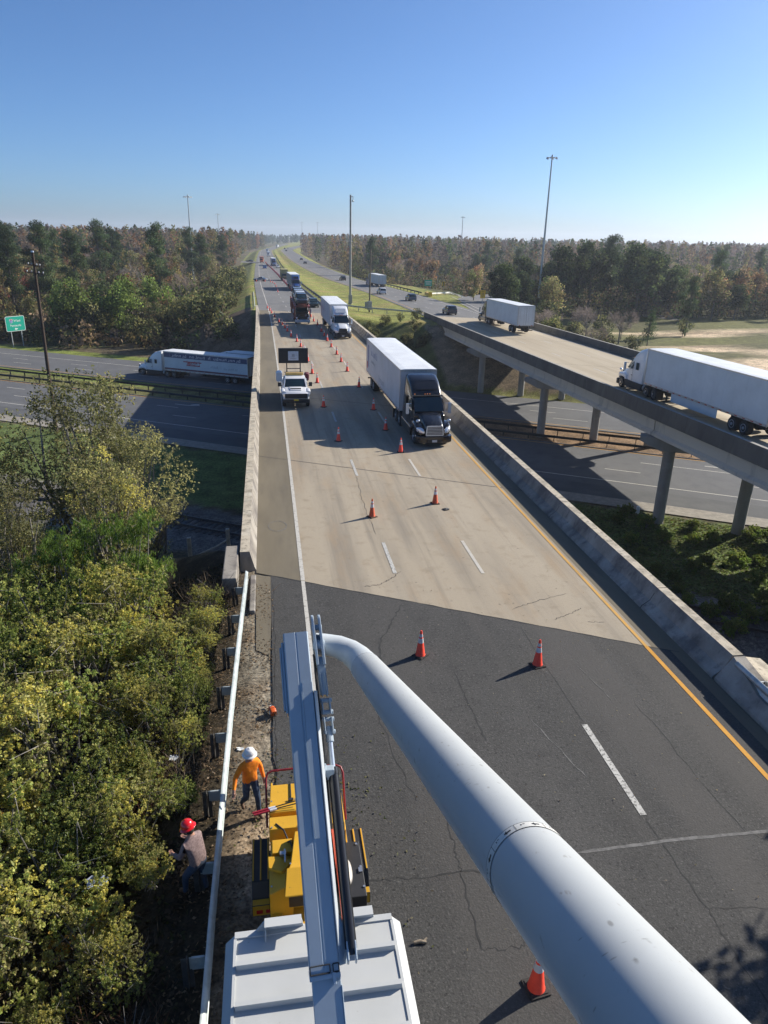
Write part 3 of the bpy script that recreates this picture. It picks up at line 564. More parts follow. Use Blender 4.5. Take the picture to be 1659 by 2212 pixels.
def semi(label, loc, rz, cab=WHITEP, trl=TRAILERW, length=16.15, skirt=False, roof=ROOFP, deco=None, group=None, cabless=False, hood_m=None, name='semi_truck', rear_m=None, cat='lorry', axles=(-17.9, -19.2)):
    t = thing(name, label, cat, loc, rz, group); hm = hood_m or cab
    if not cabless:
        mb = MB()
        mb.loft([rr(2.05,.8,1.70,.12,-1.72), rr(2.15,.78,1.93,.14,-1.95,top=1.95), rr(2.28,.75,2.72,.16,-2.48,top=1.95), rr(2.32,.75,2.92,.18,-2.66,top=1.98),
                 rr(2.38,.75,3.30,.22,-3.05,top=2.0), rr(2.44,.75,3.66,.26,-3.6,top=2.05), rr(2.46,.75,3.88,.28,-4.3,top=2.1), rr(2.46,.75,3.93,.28,-4.75,top=2.12), rr(2.40,.8,3.88,.28,-4.9,top=2.05)])
        mb.build('cab', cab, t, smooth=38)
        mb = MB()
        mb.loft([rr(1.15,.85,1.30,.12,-.10,top=1.0), rr(1.42,.80,1.47,.16,-.30,top=1.2), rr(1.62,.8,1.66,.2,-.9,top=1.3), rr(1.85,.8,1.86,.2,-1.75,top=1.55)])
        mb.loft([rr(.9,1.46,1.50,.02,-.45), rr(1.0,1.6,1.70,.04,-.95), rr(1.1,1.75,1.90,.05,-1.7)])
        for s in (-1, 1):
            mb.loft([rr(.34,.78,1.12,.1,-.28,x=s*.82), rr(.50,.92,1.34,.14,-.55,x=s*.90), rr(.54,1.02,1.43,.15,-1.1,x=s*.92), rr(.54,.98,1.42,.15,-1.6,x=s*.92), rr(.5,.7,1.30,.12,-1.95,x=s*.92)])
        mb.build('hood', hm, t, smooth=38)
        mb = MB(); mb.prism([(-1.20,-.62),(-1.19,-.30),(-.95,-.10),(-.55,0),(.55,0),(.95,-.10),(1.19,-.30),(1.20,-.62)], 'z', .27, .74)
        mb.build('bumper', cab if cab is not WHITEP else BLACKPL, t, bevel=.05)
        mb = MB(); mb.box(-.5,.5,-.005,.02,.34,.50,0); mb.build('air_intake', BLACKPL, t)
        mb = MB(); mb.box(-.16,.16,.02,.035,.36,.50); mb.build('number_plate', mat('plate_white', (.6,.6,.6), .5), t)
        g = MB(); zc = lambda z: -.13-.12*(z-.82)/.5
        g.prism([(-.56,.80),(.56,.80),(.50,1.38),(-.50,1.38)], 'y', -.2, -.055, 1)
        for a, b in (((-.56,.80),(-.50,1.38)), ((.56,.80),(.50,1.38)), ((-.50,1.38),(.50,1.38)), ((-.56,.80),(.56,.80))): g.beam((a[0],-.05,a[1]), (b[0],-.05,b[1]), .07, .06, 0, up=(0,1,0))
        for i in range(5): g.beam((-.52,-.045,.90+.095*i), (.52,-.045,.90+.095*i), .022, .034, 0)
        g.build('grille', [CHROME if cab is not WHITEP else DARKSTEEL, BLACKPL], t)
        for s in (-1, 1):
            mb = MB(); mb.loft([rr(.10,.92,1.06,.04,-.10,x=s*.70), rr(.26,.90,1.18,.06,-.22,x=s*.80), rr(.30,.95,1.24,.08,-.42,x=s*.95), rr(.10,1.05,1.22,.03,-.62,x=s*1.10)])
            mb.build('headlight', HEADL, t, smooth=40)
            mb = MB(); mb.sphere((s*1.02,-.6,1.62), .13, 12, 8, 0, (1,.55,.8)); mb.beam((s*.95,-.7,1.36), (s*1.0,-.62,1.56), .03, .03, 1); mb.build('hood_mirror', [CHROME, BLACKPL], t, smooth=50)
            mb = MB(); mb.box(s*1.42-.10, s*1.42+.10, -2.10, -1.98, 1.75, 2.45, 0); mb.beam((s*1.12,-2.2,2.4), (s*1.4,-2.06,2.4), .035, .035, 1); mb.beam((s*1.12,-2.2,1.85), (s*1.4,-2.06,1.85), .035, .035, 1)
            mb.build('mirror', [cab if cab is WHITEP else CHROME, BLACKPL], t, bevel=.02)
            mb = MB(); X = s*1.135
            mb.loft([[(s*1.105,-2.05,1.95),(s*1.03,-2.46,2.60),(s*1.04,-2.95,2.62),(s*1.20,-3.0,1.98)], [(s*1.125,-2.05,1.95),(s*1.055,-2.46,2.60),(s*1.065,-2.95,2.62),(s*1.225,-3.0,1.98)]]); mb.build('side_window', GLASS, t)
            mb = MB(); mb.box(s*1.20-.03, s*1.20+.035, -4.05, -3.62, 2.0, 2.62); mb.build('sleeper_window', GLASS, t, bevel=.02)
            mb = MB(); mb.box(s*1.10-.15, s*1.10+.13, -5.0, -1.95, .32, .92); mb.build('side_fairing', CHASSIS if cab is WHITEP else cab, t, bevel=.05)
            mb = MB(); mb.box(s*1.225-.004, s*1.225+.004, -3.18, -3.165, .95, 2.55); mb.box(s*1.235-.015, s*1.235+.02, -3.12, -2.98, 1.42, 1.48); mb.build('door_seam', BLACKPL, t)
        mb = MB(); mb.loft([[(-1.0,-1.83,1.93),(1.0,-1.83,1.93),(.90,-2.40,2.74),(-.90,-2.40,2.74)], [(-1.0,-1.79,1.955),(1.0,-1.79,1.955),(.90,-2.36,2.765),(-.90,-2.36,2.765)]]); mb.build('windshield', GLASS, t)
        mb = MB(); mb.box(-1.02,1.02,-2.56,-2.36,2.80,2.88); mb.build('sun_visor', BLACKPL, t, bevel=.02)
        for i, x in enumerate((-.85,-.16,0,.16,.85)):
            mb = MB(); mb.sphere((x,-2.56,2.93), .045, 8, 6); mb.build('marker_light', AMBER, t, smooth=60)
        if cab is not WHITEP or True:
            mb = MB(); mb.loft([[(-.72,-2.86,3.165),(.72,-2.86,3.165),(.66,-3.55,3.655),(-.66,-3.55,3.655)], [(-.72,-2.84,3.19),(.72,-2.84,3.19),(.66,-3.53,3.68),(-.66,-3.53,3.68)]]); mb.build('roof_window', BLACKP if cab is not WHITEP else mat('grey_roof_panel', (.42,.45,.5), .35), t)
        mb = MB(); mb.box(-.43,.43,-7.7,-1.2,.62,.95); mb.box(-.5,.5,-6.6,-5.2,.95,1.08); mb.box(-1.1,1.1,-1.3,-1.0,.5,.62); mb.build('chassis', CHASSIS, t)
        mb = MB()
        for s in (-1, 1): mb.cyl((s*.86,-5.25,.66), (s*.86,-4.1,.66), .3, .3, 18)
        mb.build('fuel_tank', ALU, t, smooth=40)
        for s in (-1, 1):
            wheel(t, s*1.03, -1.15); wheel(t, s*.98, -5.85, w=.5); wheel(t, s*.98, -7.1, w=.5)
            mb = MB(); mb.box(s*1.0-.3, s*1.0+.3, -7.85, -7.82, .12, .8); mb.build('mud_flap', BLACKPL, t)
    y0 = -5.45; y1 = y0-length
    b = MB(); b.box(-1.28,1.28,y1,y0,1.16,4.04); b.build('trailer_body', [trl], t, bevel=.03)
    b = MB(); b.loft([[(-1.27,y1+.02,4.043),(-.9,y1+.02,4.075),(.9,y1+.02,4.075),(1.27,y1+.02,4.043)], [(-1.27,y0-.02,4.043),(-.9,y0-.02,4.075),(.9,y0-.02,4.075),(1.27,y0-.02,4.043)]]); b.build('trailer_roof', roof, t)
    b = MB()
    for s in (-1, 1):
        for z, hh in ((4.0,.09), (1.17,.16)): b.box(min(s*1.28,s*1.30), max(s*1.28,s*1.30), y1, y0, z-hh/2, z+hh/2)
        for yy in (y0-.05, y1+.05): b.box(min(s*1.28,s*1.303), max(s*1.28,s*1.303), yy-.05, yy+.05, 1.2, 4.0)
    b.box(-1.28,1.28,y0,y0+.025,3.9,4.03); b.build('trailer_rail', ALU, t)
    b = MB()
    for s in (-1, 1):
        n_ = int(length/.3); b0 = len(b.v)
        for i in range(n_+1):
            for z in (1.14, 1.19): b.v.append((s*1.304, y0-.2-i*(length-.4)/n_, z))
        for i in range(n_): b.f.append((b0+2*i, b0+2*i+1, b0+2*i+3, b0+2*i+2)); b.m.append((0, 1, 2)[i % 3])
    b.build('reflective_tape', [REDL, SWHITE, ALU], t)
    b = MB(); k = int(length/1.22)
    for s in (-1, 1):
        for i in range(1, k): b.box(min(s*1.281,s*1.288), max(s*1.281,s*1.288), y0-i*1.22-.012, y0-i*1.22+.012, 1.28, 3.93)
    b.build('panel_seam', trl, t)
    b = MB(); b.box(-.01,.01,y1-.012,y1,1.3,3.9,0)
    for x in (-.95,-.35,.35,.95): b.cyl((x,y1-.03,1.25), (x,y1-.03,3.95), .02, .02, 6, 1)
    for x in (-1.22,1.22): b.box(x-.05,x+.05,y1-.01,y1,1.2,4.0,1)
    b.box(-1.25,1.25,y1-.01,y1,3.9,4.02,1); b.box(-1.25,1.25,y1-.01,y1,1.16,1.3,1); b.build('rear_door', [BLACKPL, ALU if rear_m is None else rear_m], t)
    b = MB()
    for s in (-1, 1): b.box(s*.95-.07, s*.95+.07, y1-.025, y1-.01, 1.18, 1.28, 0)
    b.build('tail_light', REDL, t)
    b = MB(); b.box(-1.15,1.15,y1+.0,y1+.1,.45,.56)
    for s in (-1, 1): b.box(s*.6-.05, s*.6+.05, y1+.0, y1+.1, .5, 1.12)
    b.box(-.5,.5,y1+.3,y0-1,.95,1.12); b.box(-.55,.55,y0+axles[1]+4.2,y0+axles[0]+6.6,.62,.95); b.build('underride_guard', CHASSIS, t)
    b = MB()
    for s in (-1, 1): b.beam((s*.75,y0-3.0,.18), (s*.75,y0-3.0,1.1), .12, .12); b.box(s*.75-.15, s*.75+.15, y0-3.15, y0-2.85, .15, .19)
    b.build('landing_leg', CHASSIS, t)
    for a in axles:
        yy = a+ (16.15-length)
        for s in (-1, 1): wheel(t, s*.98, yy, w=.5, rim=mat_rim_white)
    if skirt:
        b = MB()
        for s in (-1, 1): b.box(min(s*1.19,s*1.24), max(s*1.19,s*1.24), y0-10.6, y0-4.4, .42, 1.12)
        b.build('side_skirt', trl, t, bevel=.02)
    if deco: deco(t, y0, y1)
    return t
SWHITE = mat('tape_white', (.6,.6,.6), .4)
mat_rim_white = mat('painted_wheel_rim', (.45,.46,.48), .4, .3, .1, 6)
BLUEPRINT = mat('faded_blue_print', (.22,.23,.36), .5, var=.2); REDPRINT = mat('red_print', (.42,.05,.06), .5); NAVY = mat('navy_print_band', (.055,.075,.16), .45); GREYPRINT = mat('grey_print', (.36,.37,.40), .5); WHITEPRINT = mat('white_print', (.7,.7,.72), .5)

def deco_black(t, y0, y1):
    r_ = random.Random(5); x = 1.282; m = MB()
    pseudo_writing(m, x, y0-13.6, y0-10.2, 2.95, .62, r_, 0, 1, (7,)); pseudo_writing(m, x, y0-13.3, y0-11.2, 2.35, .28, r_, 1, 1, (9,)); pseudo_writing(m, x, y0-9.2, y0-6.6, 1.5, .55, r_, 1, 1, (4,))
    m.box(x, x+.006, y0-15.4, y0-14.7, 1.7, 3.6, 0); m.box(x, x+.006, y0-15.9, y0-15.4, 1.5, 2.1, 2); m.build('side_print', [BLUEPRINT, GREYPRINT, REDPRINT], t)
    m = MB()
    for k in (-.8, 0, .8): m.box(k-.09, k+.09, y0, y0+.03, 3.62, 3.7)
    m.build('front_bracket', BLACKPL, t)
def deco_mover(t, y0, y1):
    r_ = random.Random(8); x = 1.282; m = MB()
    for s in (1, -1):
        X = (min(s*x, s*(x+.006)), max(s*x, s*(x+.006))); X2 = s*(x+.006)
        m.box(X[0], X[1], y1+.1, y0-.1, 3.15, 3.88, 0); m.box(X[0], X[1], y1+.1, y0-.1, 1.30, 1.55, 3)
        pseudo_writing(m, X2, y1+1.2, y0-1.4, 3.3, .46, r_, 1, s, (10, 1, 6, 6))
        m.box(X[0], X[1], y0-5.1, y0-4.4, 2.35, 2.5, 2); m.box(X[0], X[1], y0-6.9, y0-3.6, 2.62, 2.76, 2); m.box(X[0], X[1], y0-6.6, y0-4.2, 2.1, 2.22, 2)
        pseudo_writing(m, X2, y0-6.6, y0-4.0, 2.2, .7, r_, 2, s, (6,)); pseudo_writing(m, X2, y0-9.8, y0-8.4, 2.1, .4, r_, 4, s, (5,)); pseudo_writing(m, X2, y0-13.2, y0-10.8, 2.0, .35, r_, 4, s, (8,))
    m.build('side_print', [NAVY, WHITEPRINT, REDPRINT, mat('maroon_stripe', (.16,.05,.07), .5), GREYPRINT], t)
def deco_faint(t, y0, y1):
    r_ = random.Random(3); m = MB(); pseudo_writing(m, 1.282, y0-14, y0-8, 2.4, .6, r_, 0, 1, (6, 5)); m.build('side_print', mat('pale_red_print', (.55,.40,.42), .5), t)
TL = lambda x, y, rz=math.pi: (x+float(dL(y)), y, float(zL(y)))
semi('black semi truck with a long white box trailer, leading the queue', (10.3, 42.95, 0), math.pi+R(.6), BLACKP, TRAILERG, deco=deco_black)
semi('white semi truck following the black one, beside the right parapet', TL(10.25, 97.5), math.pi+R(.6), WHITEP, TRAILERG, 14.6, deco=deco_faint)
semi('white semi truck with skirted white trailer cut by the right edge', (33.0, 62.0, float(zR(58))), R(0), WHITEP, TRAILERW, skirt=True).rotation_euler = (R(-.95), 0, 0)
t_ = semi('white box trailer seen from behind, pulled by a black tractor', (38.0, 125.6, float(zR(118))), 0, BLACKP, TRAILERW, 16.15); t_.rotation_euler = (R(-.95), 0, 0)
pz = uv(-72.6, 87.4)
semi('white semi truck with a navy lettered band and red logo below', (pz[0], pz[1], ZLOW+.03), R(59.9), WHITEP, TRAILERW, 15.0, deco=deco_mover, rear_m=BLACKPL)
pz = uv(-64.0, 90.6)
semi('plain white semi truck half hidden behind the lettered moving lorry', (pz[0], pz[1], ZLOW+.03), R(59.9), WHITEP, TRAILERW, 16.15)
BLUEP = mat('blue_vehicle_paint', (.018,.06,.22), .3, 0, .1, 2, coat=.5)
semi('blue semi truck in the far queue beside the median guardrail', TL(10.2, 203), math.pi+R(2.5), BLUEP, mat('tan_trailer', (.42,.40,.34), .5), 14.6)
semi('dark semi truck far off on the coned road, behind the blue one', TL(9.4, 424), math.pi+R(1.5), BLUEP, TRAILERW, 14.6)
semi('white trailer with a blue tractor far away on the right road', (float(cR(262))+2.8, 262, float(zR(262))), R(6.5), BLUEP, TRAILERW, 13.0)

# ---- cars
def car(label, loc, rz, paint, kind='suv', cat='car', name=None, group=None, lights=True, rack=False):
    t = thing(name or {'suv': 'parked_suv' if False else 'suv', 'sedan': 'sedan_car', 'pickup': 'pickup_truck', 'van': 'van'}[kind], label, cat, loc, rz, group)
    hi = {'suv': 1.70, 'sedan': 1.42, 'pickup': 1.85, 'van': 2.1}[kind]; be = {'suv': 1.05, 'sedan': .93, 'pickup': 1.2, 'van': 1.15}[kind]
    L2 = {'suv': 2.35, 'sedan': 2.35, 'pickup': 2.85, 'van': 2.6}[kind]; w = 1.9 if kind != 'sedan' else 1.8
    mb = MB(); mb.loft([rr(w*.78,.38,be*.72,.1,L2), rr(w*.93,.30,be*.84,.14,L2-.15), rr(w,.27,be*.90,.16,L2-.5,top=w*.88), rr(w,.27,be*.97,.16,L2*.38,top=w*.92), rr(w,.27,be,.14,L2*.2,top=w*.95), rr(w,.27,be,.14,-L2*.7,top=w*.95), rr(w*.97,.3,be*.98,.16,-L2+.15), rr(w*.86,.4,be*.9,.12,-L2)])
    mb.build('body', paint, t, smooth=42)
    ry = {'suv': -L2+.12, 'sedan': -L2*.62, 'pickup': -L2*.22, 'van': -L2+.1}[kind]; fy = L2*.36
    mb = MB(); mb.loft([rr(w*.84,be-.08,be+.02,.02,fy), rr(w*.92,be-.08,hi-.10,.08,fy-.72,top=w*.72), rr(w*.92,be-.08,hi-.03,.08,fy-1.1,top=w*.74), rr(w*.92,be-.08,hi-.04,.08,ry+.5,top=w*.74), rr(w*.88,be-.08,be+.05,.02,ry)])
    mb.build('window', GLASS, t, smooth=35)
    mb = MB(); mb.loft([rr(w*.72,hi-.13,hi-.07,.02,fy-.68), rr(w*.76,hi-.08,hi+.005,.03,fy-1.1), rr(w*.76,hi-.08,hi+.0,.03,ry+.5), rr(w*.70,hi-.16,hi-.10,.02,ry+.36)])
    for s in (-1, 1):
        mb.beam((s*w*.42,fy,be-.02), (s*w*.365,fy-.74,hi-.06), .07, .05); mb.beam((s*w*.455,fy-1.35,be-.04), (s*w*.372,fy-1.35,hi-.04), .09, .04); mb.beam((s*w*.45,ry+.12,be-.03), (s*w*.37,ry+.5,hi-.05), .14, .06)
    mb.build('roof', paint, t, smooth=40)
    for s in (-1, 1):
        for yy in (L2*.62, -L2*.6): wheel(t, s*(w/2-.1), yy, .36, .24)
        mb = MB(); mb.sphere((s*w*.37,L2-.14,be*.72), .13, 10, 6, 0, (1,.7,.6)); mb.build('headlight', HEADL, t, smooth=60)
        mb = MB(); mb.box(s*w*.40-.1, s*w*.40+.1, -L2+.02, -L2+.12, be*.72, be*.92); mb.build('tail_light', REDL, t, bevel=.01)
        mb = MB(); mb.box(s*(w/2+.07)-.09, s*(w/2+.07)+.09, fy-.38, fy-.28, be, be+.15); mb.build('mirror', paint, t, bevel=.03)
    mb = MB(); mb.box(-w*.3,w*.3,L2-.03,L2+.01,.48,be*.62); mb.build('grille', BLACKPL, t)
    if kind == 'pickup':
        mb = MB(); mb.box(-w*.41,w*.41,-L2+.12,ry-.08,be-.12,be+.012); mb.build('bed_liner', BLACKPL, t)
    return t
PA = {k: mat(k+'_car_paint', c, .25, m_, .08, 2, coat=.6) for k, c, m_ in (('dark_blue', (.02,.035,.06), .2), ('charcoal', (.035,.037,.042), .3), ('silver', (.42,.44,.46), .5), ('white', (.68,.69,.70), 0), ('black', (.012,.012,.014), 0), ('grey_blue', (.09,.12,.16), .3), ('red', (.3,.02,.02), 0), ('dark_green', (.02,.035,.03), .2), ('bright_blue', (.02,.09,.32), .1))}
car('dark blue suv on the far bridge approach, nearest of three', (35.2, 139.5, float(zR(139.5))), R(2), PA['dark_blue'])
car('grey-blue suv driving away ahead of the dark blue one', (35.0, 178, float(zR(178))), R(3), PA['grey_blue'])
car('white suv right behind the far white trailer', (31.9, 205, float(zR(205))), R(5), PA['white'])
car('small dark suv left of the tall pole on the far road', (30.0, 293, float(zR(293))), R(6), PA['charcoal'])
car('dark green car with bright headlights beside the car carrier', TL(10.25, 151), math.pi, PA['dark_green'])
car('tiny dark car far away on the right-hand road, nearer one', (24.6, 469, -4), R(3), PA['black'], 'sedan')
car('tiny dark car far away on the right-hand road, farther one', (25.6, 538, -4), R(1), PA['charcoal'], 'sedan')
car('silver car parked across the left shoulder between two cones', TL(1.1, 258), R(70), PA['silver'], 'sedan')
car('dark car on the side road left of the coned lanes', (-9.5, 490, -4.2), R(75), PA['charcoal'], 'sedan')
car('white car in front of the far dark semi truck', TL(11.0, 405), math.pi, PA['white'], 'sedan')
car('small blue car on the far left shoulder by the cones', TL(4.0, 393), math.pi, PA['bright_blue'], 'suv')
for i, (x, y, c_, n_) in enumerate(((22.9, 815, 'dark_blue', 'nearest'), (24.5, 940, 'charcoal', 'left'), (29.5, 965, 'white', 'right'))):
    car(f'{n_} speck of the far-off car cluster on the right road', (x, y, -4), 0, PA[c_], 'suv')
def box_truck(label, loc, rz, cabm, boxm, cat='lorry'):
    t = thing('box_truck', label, cat, loc, rz); mb = MB()
    mb.loft([rr(2.0,.5,1.2,.1,0), rr(2.1,.5,1.5,.15,-.6), rr(2.15,.5,2.4,.15,-1.2,top=1.9), rr(2.15,.5,2.5,.15,-2.2,top=1.9)]); mb.build('cab', cabm, t, smooth=40)
    mb = MB(); mb.loft([[(-.9,-.66,1.56),(.9,-.66,1.56),(.8,-1.16,2.3),(-.8,-1.16,2.3)], [(-.9,-.62,1.58),(.9,-.62,1.58),(.8,-1.12,2.32),(-.8,-1.12,2.32)]]); mb.build('windshield', GLASS, t)
    mb = MB(); mb.box(-1.25,1.25,-8.5,-2.3,.95,3.7); mb.build('box_body', boxm, t, bevel=.04)
    for s in (-1, 1):
        for yy in (-.9, -6.8): wheel(t, s*.95, yy, .45, .3)
        mb = MB(); mb.sphere((s*.75,-.02,.85), .16, 10, 6, 0, (1,.5,.7)); mb.build('headlight', HEADL, t, smooth=60)
    return t
box_truck('yellow box truck behind the blue semi truck', TL(9.6, 262), math.pi+R(2), mat('dark_yellow_cab', (.10,.09,.05), .5), mat('yellow_box', (.42,.36,.16), .6))
box_truck('distant white truck on the coned road, first of three', TL(8.0, 612), math.pi, WHITEP, TRAILERW)
box_truck('distant white truck on the coned road, second of three', TL(7.6, 748), math.pi, WHITEP, TRAILERW)
box_truck('distant white truck rounding the bend beyond the others', TL(9.6, 1042), math.pi-R(10), WHITEP, TRAILERW)
box_truck('far road-works truck with orange board by the left shoulder', TL(2.6, 470), math.pi, mat('orange_cab', (.55,.14,.05), .5), mat('pale_orange_board', (.6,.3,.2), .6))

# ---- car carrier with its load
def carrier(label, y):
    x = 5.9; t = thing('car_carrier', label, 'car carrier', TL(x, y), math.pi)
    mb = MB(); mb.loft([rr(2.1,.7,1.5,.12,-1.4), rr(2.2,.7,1.75,.12,-1.6,top=2.0), rr(2.3,.7,2.45,.15,-2.1,top=2.0), rr(2.3,.7,2.5,.15,-3.3,top=2.0)]); mb.build('cab', BLACKP, t, smooth=38)
    mb = MB(); mb.loft([rr(1.3,.75,1.2,.12,-.1), rr(1.5,.75,1.4,.16,-.5,top=1.2), rr(1.7,.75,1.6,.15,-1.5,top=1.4)])
    for s in (-1, 1): mb.loft([rr(.4,.8,1.1,.1,-.3,x=s*.85), rr(.5,.95,1.3,.14,-.7,x=s*.92), rr(.5,.9,1.3,.14,-1.5,x=s*.92)])
    mb.build('hood', BLACKP, t, smooth=38)
    mb = MB(); mb.box(-1.2,1.2,-.4,0,.3,.75); mb.build('bumper', CHROME, t, bevel=.05)
    mb = MB(); mb.box(-.5,.5,-.09,-.06,.8,1.2); mb.build('grille', BLACKPL, t)
    mb = MB(); mb.loft([[(-.95,-1.62,1.78),(.95,-1.62,1.78),(.88,-2.06,2.4),(-.88,-2.06,2.4)], [(-.95,-1.59,1.8),(.95,-1.59,1.8),(.88,-2.03,2.42),(-.88,-2.03,2.42)]]); mb.build('windshield', GLASS, t)
    for s in (-1, 1):
        mb = MB(); mb.sphere((s*.9,-.12,.98), .16, 10, 8, 0, (1,.6,.8)); mb.build('headlight', HEADL, t, smooth=60)
        wheel(t, s*1.0, -1.2); wheel(t, s*.98, -5.6, w=.5); wheel(t, s*.98, -6.9, w=.5); wheel(t, s*.98, -18.2, .42, .45); wheel(t, s*.98, -19.3, .42, .45)
        mb = MB(); mb.box(s*1.4-.09, s*1.4+.09, -1.9, -1.8, 1.6, 2.2); mb.beam((s*1.1,-1.9,2.1), (s*1.4,-1.85,2.1), .04, .04); mb.build('mirror', CHROME, t)
    RF = mat('red_carrier_frame', (.27,.055,.04), .5, .1, .2, 3); mb = MB(); mb.box(-1.15,1.15,-21.5,-4.4,.85,1.0); mb.build('lower_deck', RF, t)
    mb = MB()
    for s in (-1, 1): mb.beam((s*1.05,.2,2.75), (s*1.05,-20.8,2.5), .34, .10)
    for i in range(22): mb.beam((-1.05,-i*.95,2.72-.011*i), (1.05,-i*.95,2.72-.011*i), .12, .05)
    mb.build('upper_deck', RF, t)
    for s in (-1, 1):
        for yy in (.0, -3.6, -8.0, -12.4, -16.6, -20.6):
            mb = MB(); mb.beam((s*1.18,yy,.8 if yy < -3 else .9), (s*1.18,yy,2.75), .14, .14); mb.build('deck_post', RF, t)
        mb = MB(); mb.beam((s*1.18,-3.6,1.0), (s*1.18,-8.0,2.6), .09, .09); mb.beam((s*1.18,-12.4,1.0), (s*1.18,-8.0,2.6), .09, .09); mb.beam((s*1.18,-12.4,1.0), (s*1.18,-16.6,2.6), .09, .09); mb.build('deck_brace', RF, t)
    Z = float(zL(y)); base = (x+float(dL(y)))
    for lab, yy, pc, z in (('charcoal suv riding at the front of the car carrier, above its cab', y+2.3, 'charcoal', 2.86), ('white suv second in the upper row of the car carrier', y+7.4, 'white', 2.80), ('silver suv third in the upper row of the car carrier', y+12.4, 'silver', 2.75), ('dark blue suv last in the upper row of the car carrier', y+17.4, 'dark_blue', 2.7),
                           ('silver car in the lower row of the car carrier, front one', y+8.0, 'silver', 1.02), ('dark grey car in the lower row of the carrier, middle one', y+13.2, 'charcoal', 1.02), ('black car in the lower row of the carrier, rear one', y+18.4, 'black', 1.02)):
        car(lab, (base, yy, Z+z), math.pi, PA[pc], 'suv' if z > 2 else 'sedan', group='cars carried by the car carrier')
carrier('car carrier with a red frame driving between the cone lines', 116.5)

# ---- white pickup with the folded message board
def board_pickup():
    t = thing('pickup_truck', 'white pickup with a black message board raised over its bed', 'pickup truck', (2.0, 54.6, 0), math.pi)
    mb = MB(); mb.loft([rr(1.9,.75,1.05,.1,-.02), rr(2.02,.62,1.22,.15,-.2,top=1.85), rr(2.06,.6,1.30,.16,-.6,top=1.80), rr(2.06,.6,1.36,.16,-1.55,top=1.86), rr(2.06,.6,1.38,.12,-1.75,top=1.95), rr(2.06,.6,1.38,.12,-3.75,top=1.95), rr(2.06,.6,1.35,.12,-3.85,top=1.98)])
    for s in (-1, 1):
        mb.loft([rr(.3,1.0,1.3,.1,-.35,x=s*.96), rr(.34,1.05,1.36,.12,-.9,x=s*.98), rr(.3,1.0,1.33,.1,-1.5,x=s*.96)])
    mb.loft([rr(.9,1.3,1.34,.02,-.55), rr(1.0,1.36,1.42,.03,-1.45)]); mb.box(-.38,.38,-.92,-.84,1.37,1.40)
    mb.build('body', WHITEP, t, smooth=40)
    mb = MB(); mb.box(-.42,.42,-.86,-.78,1.36,1.43); mb.build('hood_scoop', BLACKPL, t, bevel=.01)
    mb = MB(); mb.loft([rr(1.7,1.3,1.38,.02,-1.62), rr(1.86,1.3,1.93,.06,-2.25,top=1.50), rr(1.86,1.3,1.95,.06,-3.45,top=1.5), rr(1.8,1.3,1.4,.02,-3.78)]); mb.build('window', GLASS, t, smooth=35)
    mb = MB(); mb.loft([rr(1.5,1.86,1.92,.02,-2.2), rr(1.56,1.92,2.0,.04,-2.5), rr(1.56,1.92,2.0,.04,-3.4), rr(1.48,1.84,1.9,.02,-3.6)])
    for s in (-1, 1):
        mb.beam((s*.88,-1.6,1.36), (s*.77,-2.28,1.92), .09, .06); mb.beam((s*.94,-2.9,1.34), (s*.78,-2.9,1.94), .1, .05); mb.beam((s*.93,-3.7,1.34), (s*.77,-3.45,1.92), .14, .08)
    mb.build('roof', WHITEP, t, smooth=40)
    mb = MB(); mb.box(-.86,.86,-.03,.02,.78,1.16); mb.box(-.98,.98,-.25,.06,.45,.72); mb.build('grille', BLACKPL, t, bevel=.03)
    mb = MB(); mb.box(-.18,.18,.06,.075,.62,.76); mb.build('number_plate', mat('yellow_plate', (.7,.48,.03), .5), t)
    for s in (-1, 1):
        mb = MB(); mb.box(s*.86-.15, s*.86+.15, -.14, .0, .92, 1.16); mb.build('headlight', HEADL, t, bevel=.03)
        mb = MB(); mb.box(s*1.22-.13, s*1.22+.13, -2.0, -1.9, 1.35, 1.68); mb.beam((s*1.0,-1.95,1.42), (s*1.2,-1.95,1.42), .05, .05); mb.build('mirror', BLACKPL, t, bevel=.03)
        for yy in (-.95, -5.0): wheel(t, s*.92, yy, .42, .28)
    mb = MB(); mb.box(-1.05,1.05,-6.6,-3.95,.75,1.25); mb.box(-1.05,-.95,-6.6,-3.95,1.25,1.6); mb.box(.95,1.05,-6.6,-3.95,1.25,1.6); mb.build('truck_bed', WHITEP, t, bevel=.02)
    AM = mat('amber_light_bar', (.62,.40,.12), .35); mb = MB(); mb.box(-.72,.72,-3.35,-3.05,2.02,2.22); mb.build('light_bar', AM, t, bevel=.05)
    mb = MB()
    for x in (-.55, .55): mb.beam((x,-4.6,1.2), (x,-4.6,3.0), .09, .09)
    mb.beam((-.55,-4.6,2.3), (.55,-4.6,2.3), .06, .06); mb.beam((-.75,-4.55,2.0), (.75,-4.55,2.0), .08, .08)
    mb.build('board_frame', DARKSTEEL, t)
    mb = MB(); mb.box(-1.20,1.20,-4.72,-4.5,2.75,3.95); mb.box(.98,1.0,-4.5,-4.49,2.95,3.7); bo = mb.build('message_board', BLACKPL, t, bevel=.02)
    mb = MB(); mb.box(-.42,.42,-4.5,-4.475,2.98,3.72); pn = mb.build('white_panel', mat('board_panel', (.55,.57,.62), .5), bo, bevel=.03)
    mb = MB(); mb.box(-.12,.12,-4.475,-4.465,3.25,3.5); mb.box(-.25,.25,-4.475,-4.466,3.12,3.18); mb.build('printed_mark', GREYPRINT, bo)
    mb = MB(); mb.loft([rr(.5,1.35,2.1,.15,-3.9,x=1.2), rr(.55,1.3,2.2,.2,-4.4,x=1.2), rr(.45,1.4,2.0,.15,-4.9,x=1.15)]); mb.build('white_drum', WHITEP, t, smooth=50)
